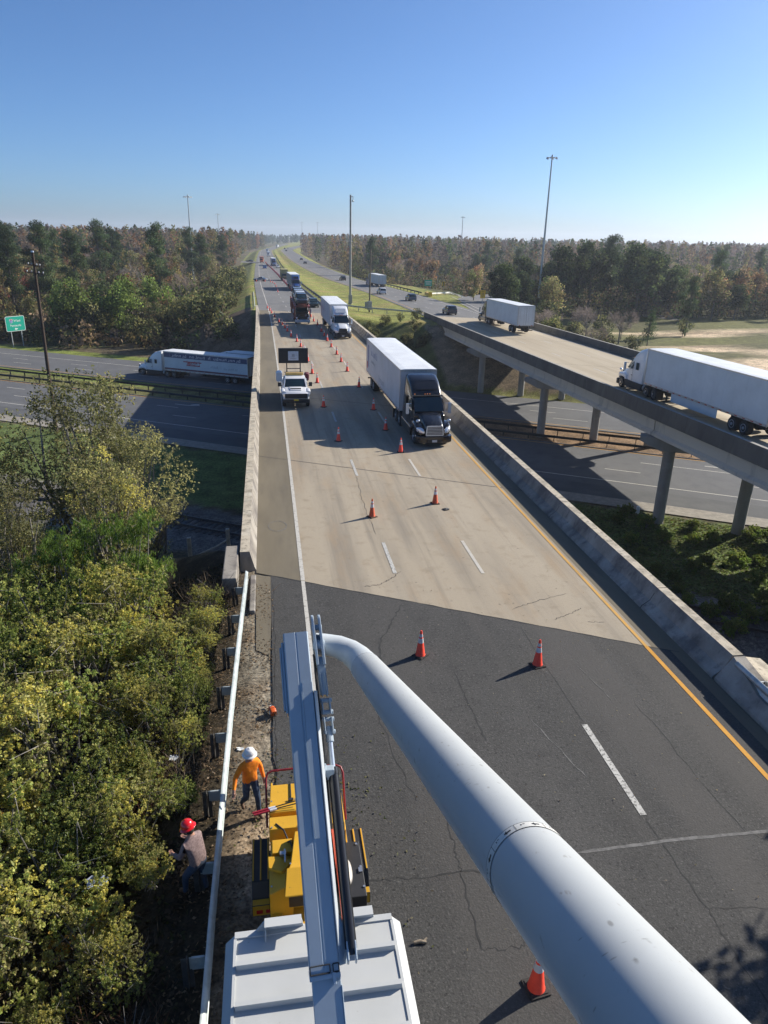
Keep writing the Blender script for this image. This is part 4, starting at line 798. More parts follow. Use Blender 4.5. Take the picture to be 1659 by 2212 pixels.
    mb = MB(); mb.loft([rr(.3,1.4,1.95,.1,-4.0,x=-1.05), rr(.42,1.4,2.05,.15,-4.4,x=-1.05), rr(.3,1.4,1.9,.1,-4.8,x=-1.05)]); mb.build('maroon_bag', mat('maroon_cloth', (.10,.015,.03), .8), t, smooth=50)
board_pickup()
# ---------------------------------------------------------------- bucket truck (the camera stands in its bucket)
FIBRE = mat('white_fibreglass', (.47,.50,.51), .42, 0, .08, 1.5)
BOOMP = mat('white_boom_paint', (.36,.425,.48), .38, 0, .06, 1.2, coat=.2)
def boom_material():
    m = layered('scuffed_white_fibreglass', (.43,.452,.457), [((.385,.405,.41), 1.2, I1, .4, .7, .7), ((.26,.25,.23), 2.6, (9,1.2,9), .655, .69, .6), ((.34,.34,.33), 11, (1,.25,1), .66, .70, .55), ((.42,.41,.38), 60, I1, .71, .74, .6), ((.40,.38,.34), .7, (3,.5,3), .60, .78, .35)], .45, 0, 40, .4)
    nt = m.node_tree; N = nt.nodes; L = nt.links; b = N['Principled BSDF']; cur = b.inputs['Base Color'].links[0].from_socket; tc = N.new('ShaderNodeTexCoord')
    for sc, st, d0, d1, n0, amt in ((5, (3.2,.35,3.2), .025, .06, .53, .8), (14, (1,.3,1), .09, .16, .56, .55), (26, (.4,1.6,.4), .10, .17, .58, .5)):
        mp = N.new('ShaderNodeMapping'); mp.inputs['Scale'].default_value = st; mp.inputs['Rotation'].default_value = (.4, .2, .5*sc); L.new(tc.outputs['Object'], mp.inputs[0])
        vo = N.new('ShaderNodeTexVoronoi'); vo.inputs['Scale'].default_value = sc; L.new(mp.outputs[0], vo.inputs['Vector'])
        r1 = N.new('ShaderNodeMapRange'); r1.inputs[1].default_value = d0; r1.inputs[2].default_value = d1; r1.inputs[3].default_value = amt; r1.inputs[4].default_value = 0; L.new(vo.outputs['Distance'], r1.inputs[0])
        nz = N.new('ShaderNodeTexNoise'); nz.inputs['Scale'].default_value = 1.7; L.new(tc.outputs['Object'], nz.inputs['Vector']); r2 = N.new('ShaderNodeMapRange'); r2.inputs[1].default_value = n0; r2.inputs[2].default_value = n0+.03; L.new(nz.outputs['Fac'], r2.inputs[0])
        mu = N.new('ShaderNodeMath'); mu.operation = 'MULTIPLY'; L.new(r1.outputs[0], mu.inputs[0]); L.new(r2.outputs[0], mu.inputs[1])
        mx = N.new('ShaderNodeMix'); mx.data_type = 'RGBA'; mx.inputs['B'].default_value = (.13,.12,.10,1); L.new(mu.outputs[0], mx.inputs['Factor']); L.new(cur, mx.inputs['A']); cur = mx.outputs['Result']
    L.new(cur, b.inputs['Base Color'])
    return m
ROOFW = layered('chalky_white_body', (.47,.48,.47), [((.42,.43,.42), 1.1, I1, .45, .7, .8), ((.40,.33,.22), 3, I1, .66, .76, .6), ((.25,.22,.18), 14, I1, .71, .75, .6)], .6)
RUBBER = mat('black_rubber_hose', (.015,.015,.016), .6)
CYLB = mat('black_cylinder_paint', (.013,.013,.015), .32, 0, .1, 3, coat=.3)
BT = Vector((.36, 5.4, 0))
def W(mb, name, m, parent, smooth=None, bevel=0, segs=2):
    return mb.xf(Matrix.Translation(-BT)).build(name, m, parent, smooth, bevel, segs)
bt = thing('bucket_truck', 'white bucket truck with chip box and raised white boom in front', 'bucket truck', BT)
mb = MB(); mb.prism([(-.93,.95),(-.93,2.95),(-.79,3.10),(1.50,3.10),(1.64,2.95),(1.64,.95)], 'y', 3.5, 7.58)
W(mb, 'chip_box', ROOFW, bt, bevel=.015)
for y in (7.06, 6.50, 5.94, 5.38, 4.82, 4.26):
    mb = MB(); mb.prism([(y-.035,3.10),(y-.035,3.20),(y+.035,3.20),(y+.035,3.10)], 'x', -.75, 1.46); W(mb, 'roof_rib', ROOFW, bt)
mb = MB(); mb.box(-.79,1.50,7.50,7.60,3.10,3.125); mb.box(-.80,-.76,3.5,7.5,3.10,3.118); mb.box(1.47,1.51,3.5,7.5,3.10,3.118); W(mb, 'roof_edge', ROOFW, bt)
for xa, xb in ((-.50, .20), (.78, 1.24)):
    mb = MB(); mb.prism([(xa,3.10),(xa+.16,3.33),(xb-.04,3.33),(xb,3.10)], 'y', 7.57, 7.60); mb.prism([(7.44,3.345),(7.60,3.33),(7.60,3.315),(7.44,3.33)], 'x', xa+.14, xb-.03)
    mb.prism([(7.56,3.1),(7.58,3.33),(7.56,3.33),(7.40,3.1)], 'x', xa+.14, xa+.16); W(mb, 'rear_deflector', ROOFW, bt)
mb = MB(); mb.box(-.2,.9,-1.4,7.3,.62,.92); W(mb, 'chassis', CHASSIS, bt)
mb = MB(); mb.loft([rr(2.2,.75,2.5,.15,1.8,x=.36), rr(2.2,.75,2.6,.2,.9,x=.36), rr(2.15,.75,2.5,.2,.0,x=.36,top=1.8), rr(2.1,.75,1.75,.15,-.55,x=.36), rr(1.95,.75,1.6,.15,-1.6,x=.36), rr(1.5,.8,1.3,.1,-1.8,x=.36)]); W(mb, 'cab', WHITEP, bt, 40)
mb = MB(); mb.loft([[(-.5,-.53,1.8),(1.22,-.53,1.8),(1.14,-.03,2.42),(-.42,-.03,2.42)], [(-.5,-.56,1.82),(1.22,-.56,1.82),(1.14,-.06,2.45),(-.42,-.06,2.45)]]); W(mb, 'windshield', GLASS, bt)
for s in (-1, 1):
    for yy in (-.9, 5.9): wheel(bt, s*1.0, yy-BT.y, .48, .3 if yy < 0 else .5)
mb = MB(); mb.cyl((.42,2.9,.9), (.42,2.9,3.3), .34, .30, 20); mb.box(.16,.70,2.5,3.4,3.2,3.75); W(mb, 'turret', BOOMP, bt, 40, .02)
# lower boom
Bp, Tp = Vector((.365, 5.45, 4.90)), Vector((.215, 8.25, 7.65)); bd = (Tp-Bp).normalized()
sx = (Vector((1,0,0))-bd*bd.x).normalized(); nn = sx.cross(bd).normalized()
if nn.y > 0: nn = -nn
def bp(a, s, n_): return Bp+bd*a+sx*s+nn*n_
LB = (Tp-Bp).length
mb = MB()
def boomsec(a, w, dep, n0=0.0): return [bp(a,-w,n0-.015), bp(a,-w+.015,n0), bp(a,-.012,n0), bp(a,-.004,n0-.006), bp(a,.004,n0-.006), bp(a,.012,n0), bp(a,w-.015,n0), bp(a,w,n0-.015), bp(a,w,n0-dep), bp(a,-w,n0-dep)]
mb.loft([boomsec(0,.168,.40), boomsec(LB*.5,.166,.38), boomsec(LB,.163,.34)]); lb = W(mb, 'lower_boom', BOOMP, bt)
mb = MB(); mb.loft([[bp(a,.02,.0), bp(a,.03,.006), bp(a,.155,.006), bp(a,.155,0)] for a in (LB*.26+.4, LB*.83)]); mb.loft([[bp(a,.012,.0), bp(a,.012,.012), bp(a,.024,.012), bp(a,.024,0)] for a in (LB*.26+.4, LB*.80)]); W(mb, 'cover_strip', BOOMP, bt)
mb = MB(); mb.loft([[bp(a,.170,.016), bp(a,.180,.016), bp(a,.214,-.02), bp(a,.214,-.40), bp(a,.170,-.40)] for a in (.30, LB*.80)]); W(mb, 'side_plate', FIBRE, bt)
mb = MB(); mb.loft([[bp(a,-.15,-.03), bp(a,.17,-.03), bp(a,.17,-.33), bp(a,-.15,-.33)] for a in (-2.7, .02)]); mb.loft([[bp(a,.170,-.02), bp(a,.182,-.02), bp(a,.182,-.3), bp(a,.170,-.3)] for a in (-2.6, -.08)]); W(mb, 'inner_boom', BOOMP, bt, bevel=.012)
mb = MB(); mb.loft([[bp(a,-.172,.012), bp(a,.172,.012), bp(a,.172,-.40), bp(a,-.172,-.40)] for a in (.0, .05)]); mb.loft([[bp(a,.08,.02), bp(a,.12,.02), bp(a,.12,-.02), bp(a,.08,-.02)] for a in (-.06, .06)]); W(mb, 'end_collar', BOOMP, bt, bevel=.006)
mb = MB()
for a, b, c_ in ((-.16,.06,.004), (.095,.16,.004)):
    for s0 in (a, b): mb.beam(bp(.06,s0,.014), bp(.14,s0,.014), .012, .006)
    mb.beam(bp(.06,a,.014), bp(.06,b,.014), .014, .006); mb.beam(bp(.14,a,.014), bp(.14,b,.014), .012, .006)
W(mb, 'wear_slot', BLACKPL, bt)
mb = MB(); mb.loft([[bp(a,-.20,-.06), bp(a,-.165,-.06), bp(a,-.165,-.34), bp(a,-.20,-.34)] for a in (LB-1.02, LB-.10)]); mb.loft([[bp(a,-.225,-.08), bp(a,-.20,-.08), bp(a,-.20,-.30), bp(a,-.225,-.30)] for a in (LB-.98, LB-.16)]); W(mb, 'side_panel', BOOMP, bt, bevel=.012)
mb = MB(); mb.loft([[bp(.10,.17,-.02), bp(.10,.17,-.36), bp(.10,.26,-.36), bp(.10,.26,-.10)], [bp(.42,.17,.0), bp(.42,.17,-.36), bp(.42,.33,-.36), bp(.42,.33,-.10)], [bp(.62,.17,.0), bp(.62,.17,-.36), bp(.62,.20,-.36), bp(.62,.20,-.1)]]); W(mb, 'cylinder_bracket', BOOMP, bt, bevel=.01)
mb = MB()
for s in (-.045, .045):
    mb.loft([[Vector((.675+s-.012,5.56,4.93)), Vector((.675+s-.012,5.52,5.05)), Vector((.675+s-.012,5.68,5.16)), Vector((.675+s-.012,5.74,5.06))], [Vector((.675+s+.012,5.56,4.93)), Vector((.675+s+.012,5.52,5.05)), Vector((.675+s+.012,5.68,5.16)), Vector((.675+s+.012,5.74,5.06))]])
W(mb, 'clevis', BOOMP, bt, bevel=.01)
c0, c1 = Vector((.675,5.60,5.03)), Vector((.612,7.20,6.25)); cd = (c1-c0).normalized()
mb = MB(); mb.cyl(c0+cd*.06, c1, .068, .068, 24); mb.cyl(c1-cd*.06, c1+cd*.02, .073, .073, 24); mb.cyl(c0, c0+cd*.12, .04, .058, 16); cy = W(mb, 'hydraulic_cylinder', CYLB, bt, 40)
mb = MB(); mb.cyl(c1, c1+cd*.42, .034, .034, 20); W(mb, 'piston_rod', CHROME, cy, 50)
mb = MB(); mb.beam((.50,7.15,6.25), (.62,7.15,6.25), .10, .16); mb.beam((.44,6.9,6.1), (.50,7.2,6.35), .06, .10); W(mb, 'cylinder_clamp', BOOMP, bt, bevel=.01)
# linkage from rod to elbow
mb = MB(); q0 = c1+cd*.42; q1 = Vector((.50,8.52,7.66)); ld = (q1-q0).normalized()
def link(mb, p, q, w, th):
    for s in (-1, 1): mb.beam(p+Vector((s*w,0,0)), q+Vector((s*w,0,0)), th, .10)
mb.cyl(q0-cd*.08, q0+cd*.12, .05, .05, 14)
for k, (a, b) in enumerate(((.02, .24), (.27, .48))):
    link(mb, q0+ld*a, q0+ld*b, .05, .022)
    for z in (a+.03, b-.03): mb.cyl(q0+ld*z-Vector((.085,0,0)), q0+ld*z+Vector((.085,0,0)), .032, .032, 12)
W(mb, 'clevis_link', BOOMP, bt, bevel=.008)
mb = MB(); link(mb, q0+ld*.50, q0+ld*.80, .03, .016); mb.loft([[q0+ld*a+Vector((-.055,0,0))+nn*.03, q0+ld*a+Vector((.055,0,0))+nn*.03, q0+ld*a+Vector((.055,0,0))-nn*.1, q0+ld*a+Vector((-.055,0,0))-nn*.1] for a in (.52, 1.02)]); W(mb, 'link_plate', BOOMP, bt, bevel=.01)
mb = MB()
for s in (-.045, .045):
    c_ = q1-ld*.42+Vector((s-.0,0,0)); pts = []
    for k in range(9): pts.append((k-4)*22.5)
    ring = [q1+ld*(.05*math.cos(R(a)))*1.4+nn*(.085*math.sin(R(a))) for a in pts]+[q1-ld*.62-nn*.0+nn*.085, q1-ld*.62-nn*.085]
    mb.loft([[p+Vector((s-.018,0,0)) for p in ring], [p+Vector((s+.018,0,0)) for p in ring]])
mb.cyl(q1-ld*.1-Vector((.07,0,0)), q1-ld*.1+Vector((.07,0,0)), .04, .04, 14); mb.cyl(q1-ld*.34-Vector((.08,0,0)), q1-ld*.34+Vector((.08,0,0)), .07, .07, 16)
W(mb, 'elbow_plate', BOOMP, bt, bevel=.008)
mb = MB(); hs = []
for k, (dx, dn) in enumerate(((.232,-.20), (.236,-.28), (.245,-.36))):
    mb.tube([bp(a, dx+.012*math.sin(a*3+k), dn+.02*math.sin(a*2.1+k*2)) for a in np.linspace(LB*.10, LB*.93, 16)], .012, 6)
W(mb, 'hose', RUBBER, bt, 60)
mb = MB()
for k in range(4): mb.tube([bp(a, .21+.016*k, -.3+.03*math.sin(a*5+k)) for a in np.linspace(.5, 1.5, 8)], .013, 6)
W(mb, 'red_hose', mat('red_orange_hose', (.55,.09,.04), .5), bt, 60)
# elbow and upper boom: one round tube running past the camera on its right
E0 = [(.48,8.47,7.32),(.62,8.46,7.30),(.80,8.43,7.27),(.95,8.34,7.235),(1.05,8.18,7.225),(1.09,7.98,7.27),(1.10,7.72,7.37)]
mb = MB(); mb.tube(E0, [.150,.152,.158,.172,.184,.190,.196], 32); W(mb, 'elbow', FIBRE, bt, 60)
y_a, z_a, y_b, z_b = 7.74, 7.36, .35, 10.76
def ub(y): t_ = (y_a-y)/(y_a-y_b); return Vector((1.10, y, z_a+(z_b-z_a)*t_))
mb = MB(); mb.tube([ub(y) for y in np.linspace(7.74, .35, 20)], .200, 48); upb = W(mb, 'upper_boom', boom_material(), bt, 60)
mb = MB(); mb.tube([ub(7.76), ub(7.70)], .2025, 40); W(mb, 'joint_ring', FIBRE, bt, 40)
bc = ub(2.30); ud = (ub(2.2)-ub(2.4)).normalized()
mb = MB(); mb.tube([bc-ud*.028, bc+ud*.028], .2025, 64, 0, False); bandm = mat('white_tape', (.55,.55,.52), .5, var=.15, scale=8)
band_o = W(mb, 'warning_band', bandm, bt, 60)
mb = MB(); mb.tube([bc-ud*.031, bc-ud*.028], .2033, 64, 0, False); mb.tube([bc+ud*.028, bc+ud*.030], .2033, 64, 0, False)
s1 = Vector((1,0,0)); s2 = ud.cross(s1).normalized()
def onband(a, off, lift=.2036): return bc+ud*off+(s1*math.cos(R(a))+s2*math.sin(R(a)))*lift
def patch(mb, poly):
    b = len(mb.v); mb.add([onband(a, o_) for a, o_ in poly], [tuple(range(len(poly)))])
for a in range(0, 360, 40):
    patch(mb, [(a-5,-.006),(a+1,-.006),(a+1,-.016),(a+6,.0),(a+1,.016),(a+1,.006),(a-5,.006)])
    patch(mb, [(a+14,-.013),(a+17,-.013),(a+17,-.008),(a+14,-.008)]); patch(mb, [(a+18.5,-.013),(a+20,-.013),(a+20,.0),(a+18.5,.0)]); patch(mb, [(a+28,-.027),(a+28.7,-.027),(a+28.7,.027),(a+28,.027)])
W(mb, 'band_arrows', BLACKPL, band_o)

# ---------------------------------------------------------------- wood chipper
CY = layered('chipper_yellow', (.60,.33,.025), [((.50,.27,.02), 1.5, I1, .45, .7, .7), ((.25,.15,.03), 5, I1, .62, .74, .6), ((.12,.09,.04), 18, I1, .68, .74, .6)], .5)
SWH_ = mat('decal_white', (.5,.48,.42), .5)
CT = Vector((.4, 10.6, 0)); ch = thing('wood_chipper', 'yellow wood chipper hitched behind the bucket truck', 'wood chipper', CT)
def V_(mb, name, m, parent, smooth=None, bevel=.012): return mb.xf(Matrix.Translation(-CT)).build(name, m, parent, smooth, bevel)
mb = MB(); mb.loft([[(-.30,12.52,.62),(1.12,12.52,.62),(1.12,12.52,.66),(-.30,12.52,.66)], [(-.30,11.5,.66),(1.12,11.5,.66),(1.12,11.5,.70),(-.30,11.5,.70)]])
mb.loft([[(-.30,12.50,.66),(-.26,12.50,.66),(-.26,12.50,1.42),(-.30,12.50,1.42)], [(-.30,11.0,.66),(-.26,11.0,.66),(-.26,11.0,1.62),(-.30,11.0,1.62)]])
mb.loft([[(1.08,12.50,.66),(1.12,12.50,.66),(1.12,12.50,1.42),(1.08,12.50,1.42)], [(1.08,11.0,.66),(1.12,11.0,.66),(1.12,11.0,1.62),(1.08,11.0,1.62)]])
mb.loft([[(-.30,12.36,1.42),(1.12,12.36,1.42),(1.12,12.36,1.46),(-.30,12.36,1.46)], [(-.32,11.62,1.56),(1.14,11.62,1.56),(1.14,11.62,1.60),(-.32,11.62,1.60)]]); V_(mb, 'infeed_hood', CY, ch)
mb = MB(); mb.prism([(11.62,1.45),(11.62,1.64),(11.36,1.66),(11.34,1.54),(11.20,1.54),(11.20,1.70),(10.86,1.72),(10.80,1.45)], 'x', -.33, 1.15); V_(mb, 'roller_cover', CY, ch)
mb = MB(); mb.box(-.31,1.13,10.2,11.6,.55,1.46); mb.box(-.30,-.02,10.05,10.62,1.46,1.58); mb.box(-.28,.10,10.30,10.62,1.58,1.70); V_(mb, 'feed_housing', CY, ch)
mb = MB(); mb.prism([(-.34,.7),(-.34,1.52),(-.06,1.66),(.08,1.60),(.08,.7)], 'y', 9.55, 10.28); mb.box(.08,.95,9.7,10.8,.7,1.46); V_(mb, 'drum_housing', CY, ch)
mb = MB(); mb.prism([(-.35,9.98),(-.10,9.86),(.12,10.12),(-.10,10.14),(-.14,10.22),(-.36,10.24)], 'z', 1.63, 1.70); V_(mb, 'hinged_lid', CY, ch)
mb = MB(); mb.loft([[(.10,10.62,1.4),(.62,10.62,1.4),(.62,10.62,1.86),(.16,10.62,1.86)], [(.00,9.75,1.6),(.58,9.75,1.6),(.58,9.75,2.0),(.06,9.75,2.0)], [(-.02,9.62,1.66),(.58,9.62,1.66),(.58,9.62,2.03),(.02,9.62,2.03)]])
mb.loft([[(-.02,9.60,2.03),(.57,9.60,2.03),(.57,9.60,2.06),(-.02,9.60,2.06)], [(-.07,9.12,1.90),(.50,9.12,1.90),(.50,9.12,1.93),(-.07,9.12,1.93)]]); mb.loft([[(.50,9.62,1.7),(.56,9.62,1.7),(.56,9.62,2.10),(.50,9.62,2.10)], [(.43,8.98,1.72),(.47,8.98,1.72),(.47,8.98,1.95),(.43,8.98,1.95)]]); V_(mb, 'discharge_chute', CY, ch)
mb = MB(); mb.box(.0,.5,9.3,9.62,1.45,1.75); V_(mb, 'chute_mouth', BLACKPL, ch)
mb = MB(); mb.box(.28,.46,7.7,9.6,.55,.72); mb.box(-.32,-.12,8.9,9.7,.5,1.05); mb.box(-.12,.95,8.9,9.7,.5,.95); mb.box(.9,1.05,8.7,9.7,.5,.9); V_(mb, 'tongue', CY, ch)
for s, xa, xb in ((-1, -.70, -.36), (1, 1.20, 1.58)):
    mb = MB(); mb.prism([(10.25,.55),(10.45,.86),(11.5,.86),(11.72,.62),(11.72,.55),(11.5,.80),(10.45,.80),(10.25,.5)], 'x', xa, xb, 0)
    for k in (0, .5, 1): mb.box(xa+(xb-xa)*k*.86, xa+(xb-xa)*k*.86+.05, 10.45, 11.5, .86, .885, 1)
    mb.box(xa, xb, 10.12, 10.27, .35, .62, 1); V_(mb, 'fender', [BLACKPL, CY], ch)
    wheel(ch, (xa+xb)/2-CT.x, 10.95-CT.y, .40, .24)
mb = MB(); mb.box(1.0,1.42,9.5,10.78,.72,1.28); V_(mb, 'engine_cover', BLACKPL, ch)
mb = MB(); mb.box(.98,1.40,8.95,9.48,.6,1.0); V_(mb, 'fuel_tank', mat('dark_brown_tank', (.035,.03,.025), .5), ch)
mb = MB()
for p in ((1.36,10.70), (1.38,10.15), (1.39,9.70)): mb.cyl((p[0],p[1],1.28), (p[0],p[1],1.30), .025, .025, 10)
mb.box(1.33,1.40,10.02,10.12,1.28,1.31); V_(mb, 'bolt_plate', ALU, ch, None, 0)
mb = MB(); mb.sphere((1.12,10.05,1.30), .10, 16, 10, 0, (.9,3.0,.9)); V_(mb, 'muffler', mat('pale_muffler', (.42,.39,.35), .5, .3), ch, 60, 0)
mb = MB(); RB_ = mat('red_feed_bar', (.22,.015,.02), .4)
mb.tube([(-.40,11.9,.75),(-.40,12.2,1.1),(-.40,12.52,1.50),(-.36,12.60,1.58),(-.26,12.63,1.61),(.40,12.64,1.62),(1.14,12.63,1.61),(1.24,12.60,1.58),(1.28,12.5,1.50),(1.28,12.2,1.1),(1.28,11.9,.75)], .024, 10); V_(mb, 'feed_control_bar', RB_, ch, 60, 0)
mb = MB()
for a, b in (((-.22,11.47),(.32,11.55)), ((-.20,11.42),(.34,11.47))): mb.cyl((a[0],a[1],1.70), (b[0],b[1],1.76), .012, .012, 8, 0)
for dx, dy in ((0,0), (.03,-.055)):
    mb.cyl((-.34+dx,11.45+dy,1.69), (-.20+dx,11.47+dy,1.70), .026, .026, 10, 1); mb.cyl((-.66+dx,11.40+dy,1.66), (-.34+dx,11.45+dy,1.69), .024, .022, 10, 2)
V_(mb, 'control_lever', [BLACKPL, WHITEP, mat('red_grip', (.38,.02,.035), .5)], ch, 60, 0)
mb = MB(); mb.box(.93,1.05,11.0,12.2,1.3,1.42); mb.box(1.13,1.18,10.9,12.1,1.0,1.48); V_(mb, 'side_guard', CY, ch)

mb = MB(); mb.box(.09,.24,10.3,10.6,1.47,1.52); mb.box(-.02,.10,9.9,10.22,1.60,1.61); V_(mb, 'shadow_gap', BLACKPL, ch, None, 0)
for k, pts in enumerate(([(-.05,10.6,1.6),(.06,10.5,1.75),(.12,10.3,1.72),(.08,10.05,1.62)], [(-.2,11.0,1.72),(-.05,10.8,1.74),(.03,10.6,1.66)], [(.95,11.2,1.5),(1.05,10.9,1.62),(1.1,10.6,1.4)], [(.7,9.6,1.5),(.8,9.2,1.3),(.6,8.6,1.0),(.4,8.0,.85)])):
    mb = MB(); mb.tube(pts, .016, 7); V_(mb, 'hose', RUBBER, ch, 60, 0)
mb = MB(); mb.box(-.14,-.02,10.2,10.28,1.70,1.76); mb.box(-.06,-.03,10.0,10.3,1.76,1.79); V_(mb, 'latch', ALU, ch, None, .006)
mb = MB(); mb.beam((.12,12.4,1.47), (.12,11.75,1.60), .02, .02); mb.box(.07,.17,11.70,11.76,1.60,1.63); V_(mb, 'hood_strut', BLACKPL, ch, None, 0)
for p in ((-.28,11.66,1.665), (.2,11.66,1.665), (-.28,10.9,1.725), (.25,10.9,1.725), (-.30,9.7,1.54), (-.30,10.1,1.54), (.05,9.7,2.04), (.5,9.7,2.04)):
    mb = MB(); mb.cyl(p, (p[0],p[1],p[2]+.015), .018, .018, 8); V_(mb, 'bolt', ALU, ch, None, 0)
for x in (-.62, -.44): mb = MB(); mb.box(x, x+.12, 10.105, 10.118, .42, .50); V_(mb, 'reflector', REDL, ch, None, 0)
mb = MB(); mb.box(-.33,-.325,9.75,10.1,.95,1.25); mb.box(-.2,.05,11.365,11.37,1.56,1.63); V_(mb, 'warning_decal', SWH_, ch, None, 0)
# ---------------------------------------------------------------- people (one skinned mesh each)
SKIN = mat('skin', (.36,.19,.13), .55, var=.1)
def cloth(name, col, col2=None, sc=14): return mat(name, col, .85, 0, .16, sc, col2=col2, bump=.5, bscale=9)
def person(label, loc, rz, J, mats, helmet_m, brim, helm_tilt=(0,0,0)):
    """J: joint -> (x,y,z,r); the body is grown from one skin graph, then coloured by the nearest limb"""
    t = thing('person', label, 'person', loc, rz)
    E = [('pelvis','spine'),('spine','chest'),('chest','neck'),('neck','head'),('head','crown')]
    for s in 'rl': E += [('chest','sh'+s),('sh'+s,'el'+s),('el'+s,'wr'+s),('wr'+s,'hand'+s),('pelvis','hip'+s),('hip'+s,'kn'+s),('kn'+s,'an'+s),('an'+s,'toe'+s)]
    V2 = dict(J); seg = {}
    for s in 'rl':
        w_, h_ = Vector(J['wr'+s][:3]), Vector(J['hand'+s][:3]); d = (h_-w_).normalized(); side = d.cross(Vector((0,0,1)) if abs(d.z) < .9 else Vector((0,1,0))).normalized(); cur = side.cross(d)
        for k, (off, ln) in enumerate(((-.030,.062), (-.011,.078), (.010,.072), (.029,.056))):
            p1 = h_+side*off+d*.035; p2 = p1+d*ln*.5+cur*.008; p3 = p2+d*ln*.4+cur*.026
            V2[f'f{s}{k}a'] = (*p1, .0095); V2[f'f{s}{k}b'] = (*p2, .0088); V2[f'f{s}{k}c'] = (*p3, .0078)
            E += [('hand'+s, f'f{s}{k}a'), (f'f{s}{k}a', f'f{s}{k}b'), (f'f{s}{k}b', f'f{s}{k}c')]
        p1 = h_-d*.015-side*.045+cur*.012; p2 = p1+d*.035-side*.012+cur*.012; V2[f't{s}a'] = (*p1, .0105); V2[f't{s}b'] = (*p2, .009); E += [('hand'+s, f't{s}a'), (f't{s}a', f't{s}b')]
    names = list(V2); ix = {n: i for i, n in enumerate(names)}
    me = bpy.data.meshes.new('body'); me.from_pydata([V2[n][:3] for n in names], [(ix[a], ix[b]) for a, b in E], [])
    o = bpy.data.objects.new('body', me); C.objects.link(o)
    sk = o.modifiers.new('s', 'SKIN'); sk.use_smooth_shade = True; sv = me.skin_vertices[0].data if me.skin_vertices else None
    if sv is None:
        bm = bmesh.new(); bm.from_mesh(me); bm.verts.layers.skin.verify(); bm.to_mesh(me); bm.free(); sv = me.skin_vertices[0].data
    for i, n in enumerate(names):
        r_ = V2[n][3:]; sv[i].radius = (r_[0], r_[1] if len(r_) > 1 else r_[0]); sv[i].use_root = (n == 'pelvis')
    ss = o.modifiers.new('u', 'SUBSURF'); ss.levels = 2; ss.render_levels = 2
    bpy.context.view_layer.update(); dg = bpy.context.evaluated_depsgraph_get()
    fin = bpy.data.meshes.new_from_object(o.evaluated_get(dg)); fin.name = 'body'; bpy.data.objects.remove(o)
    fin.materials.clear()
    for m in mats: fin.materials.append(m)
    part = {}
    for a, b in E:
        k = 0
        if a.startswith(('hand','f','t')) and not a.startswith('toe') or b.startswith('hand') or a in ('neck','head'): k = 2
        elif a[:2] in ('hi','kn') or b[:3] == 'hip': k = 1
        elif a[:2] == 'an': k = 3
        part[(a, b)] = k
    S = [(Vector(V2[a][:3]), Vector(V2[b][:3]), k) for (a, b), k in part.items()]
    for p in fin.polygons:
        c = p.center; best = (9, 0)
        for a, b, k in S:
            ab = b-a; tt = max(0, min(1, (c-a).dot(ab)/max(ab.length_squared, 1e-9))); dd = (c-(a+ab*tt)).length
            if dd < best[0]: best = (dd, k)
        k = best[1]
        if k == 0 and c.z < J['pelvis'][2]-.03 and abs(c.x) < .24 and (c-Vector(J['pelvis'][:3])).length < .2: k = 1
        if k == 1 and c.z > J['pelvis'][2]+.0: k = 0
        p.material_index = k; p.use_smooth = True
    b = bpy.data.objects.new('body', fin); C.objects.link(b); b.parent = t
    hd = Vector(J['crown'][:3]); f_ = (hd-Vector(J['neck'][:3])).normalized()
    mb = MB(); mb.lathe([(brim*.98,-.012),(brim,-.004),(brim*.97,.004),(.128,.020),(.130,.035),(.126,.075),(.108,.118),(.07,.148),(.02,.158),(.001,.158)], (0,0,0), 28)
    mb.loft([[(-.018,-.10,.115),(.018,-.10,.115),(.012,-.10,.130),(-.012,-.10,.130)], [(-.02,0,.150),(.02,0,.150),(.013,0,.172),(-.013,0,.172)], [(-.018,.10,.115),(.018,.10,.115),(.012,.10,.130),(-.012,.10,.130)]])
    h = mb.build('hard_hat', helmet_m, t, smooth=45); h.location = Vector(J['head'][:3])+f_*.065; h.rotation_euler = helm_tilt
    hc = Vector(J['head'][:3]); fw = Vector((math.sin(-helm_tilt[2]), math.cos(helm_tilt[2]), -.25)).normalized(); sd = fw.cross(Vector((0,0,1))).normalized()
    mb = MB(); mb.sphere(hc+fw*.098-Vector((0,0,.015)), .017, 8, 6, 0, (.8,1.2,1.3)); mb.build('nose', SKIN, t, smooth=60)
    for s in (-1, 1):
        mb = MB(); mb.sphere(hc+fw*.086+sd*s*.032+Vector((0,0,.022)), .012, 8, 6); mb.build('eye', mat_eye, t, smooth=60)
        mb = MB(); mb.sphere(hc+sd*s*.083, .026, 8, 6, 0, (.5,.8,1.2)); mb.build('ear', SKIN, t, smooth=60)
    mb = MB(); mb.sphere(hc+fw*.088-Vector((0,0,.052)), .02, 8, 6, 0, (1.3,.6,.4)); mb.build('mouth', mat('lips', (.28,.11,.09), .6), t, smooth=60)
    mb = MB(); mb.sphere(hc-fw*.02+Vector((0,0,.0)), .094, 12, 8, 0, (1,1,1.02)); mb.build('hair', mat('dark_hair', (.02,.015,.01), .8), t, smooth=60)
    return t
mat_eye = mat('eye_dark', (.03,.025,.02), .3)
JEANS = cloth('blue_jeans', (.022,.040,.075), (.045,.072,.12)); BOOT = mat('brown_boot', (.11,.06,.03), .7)
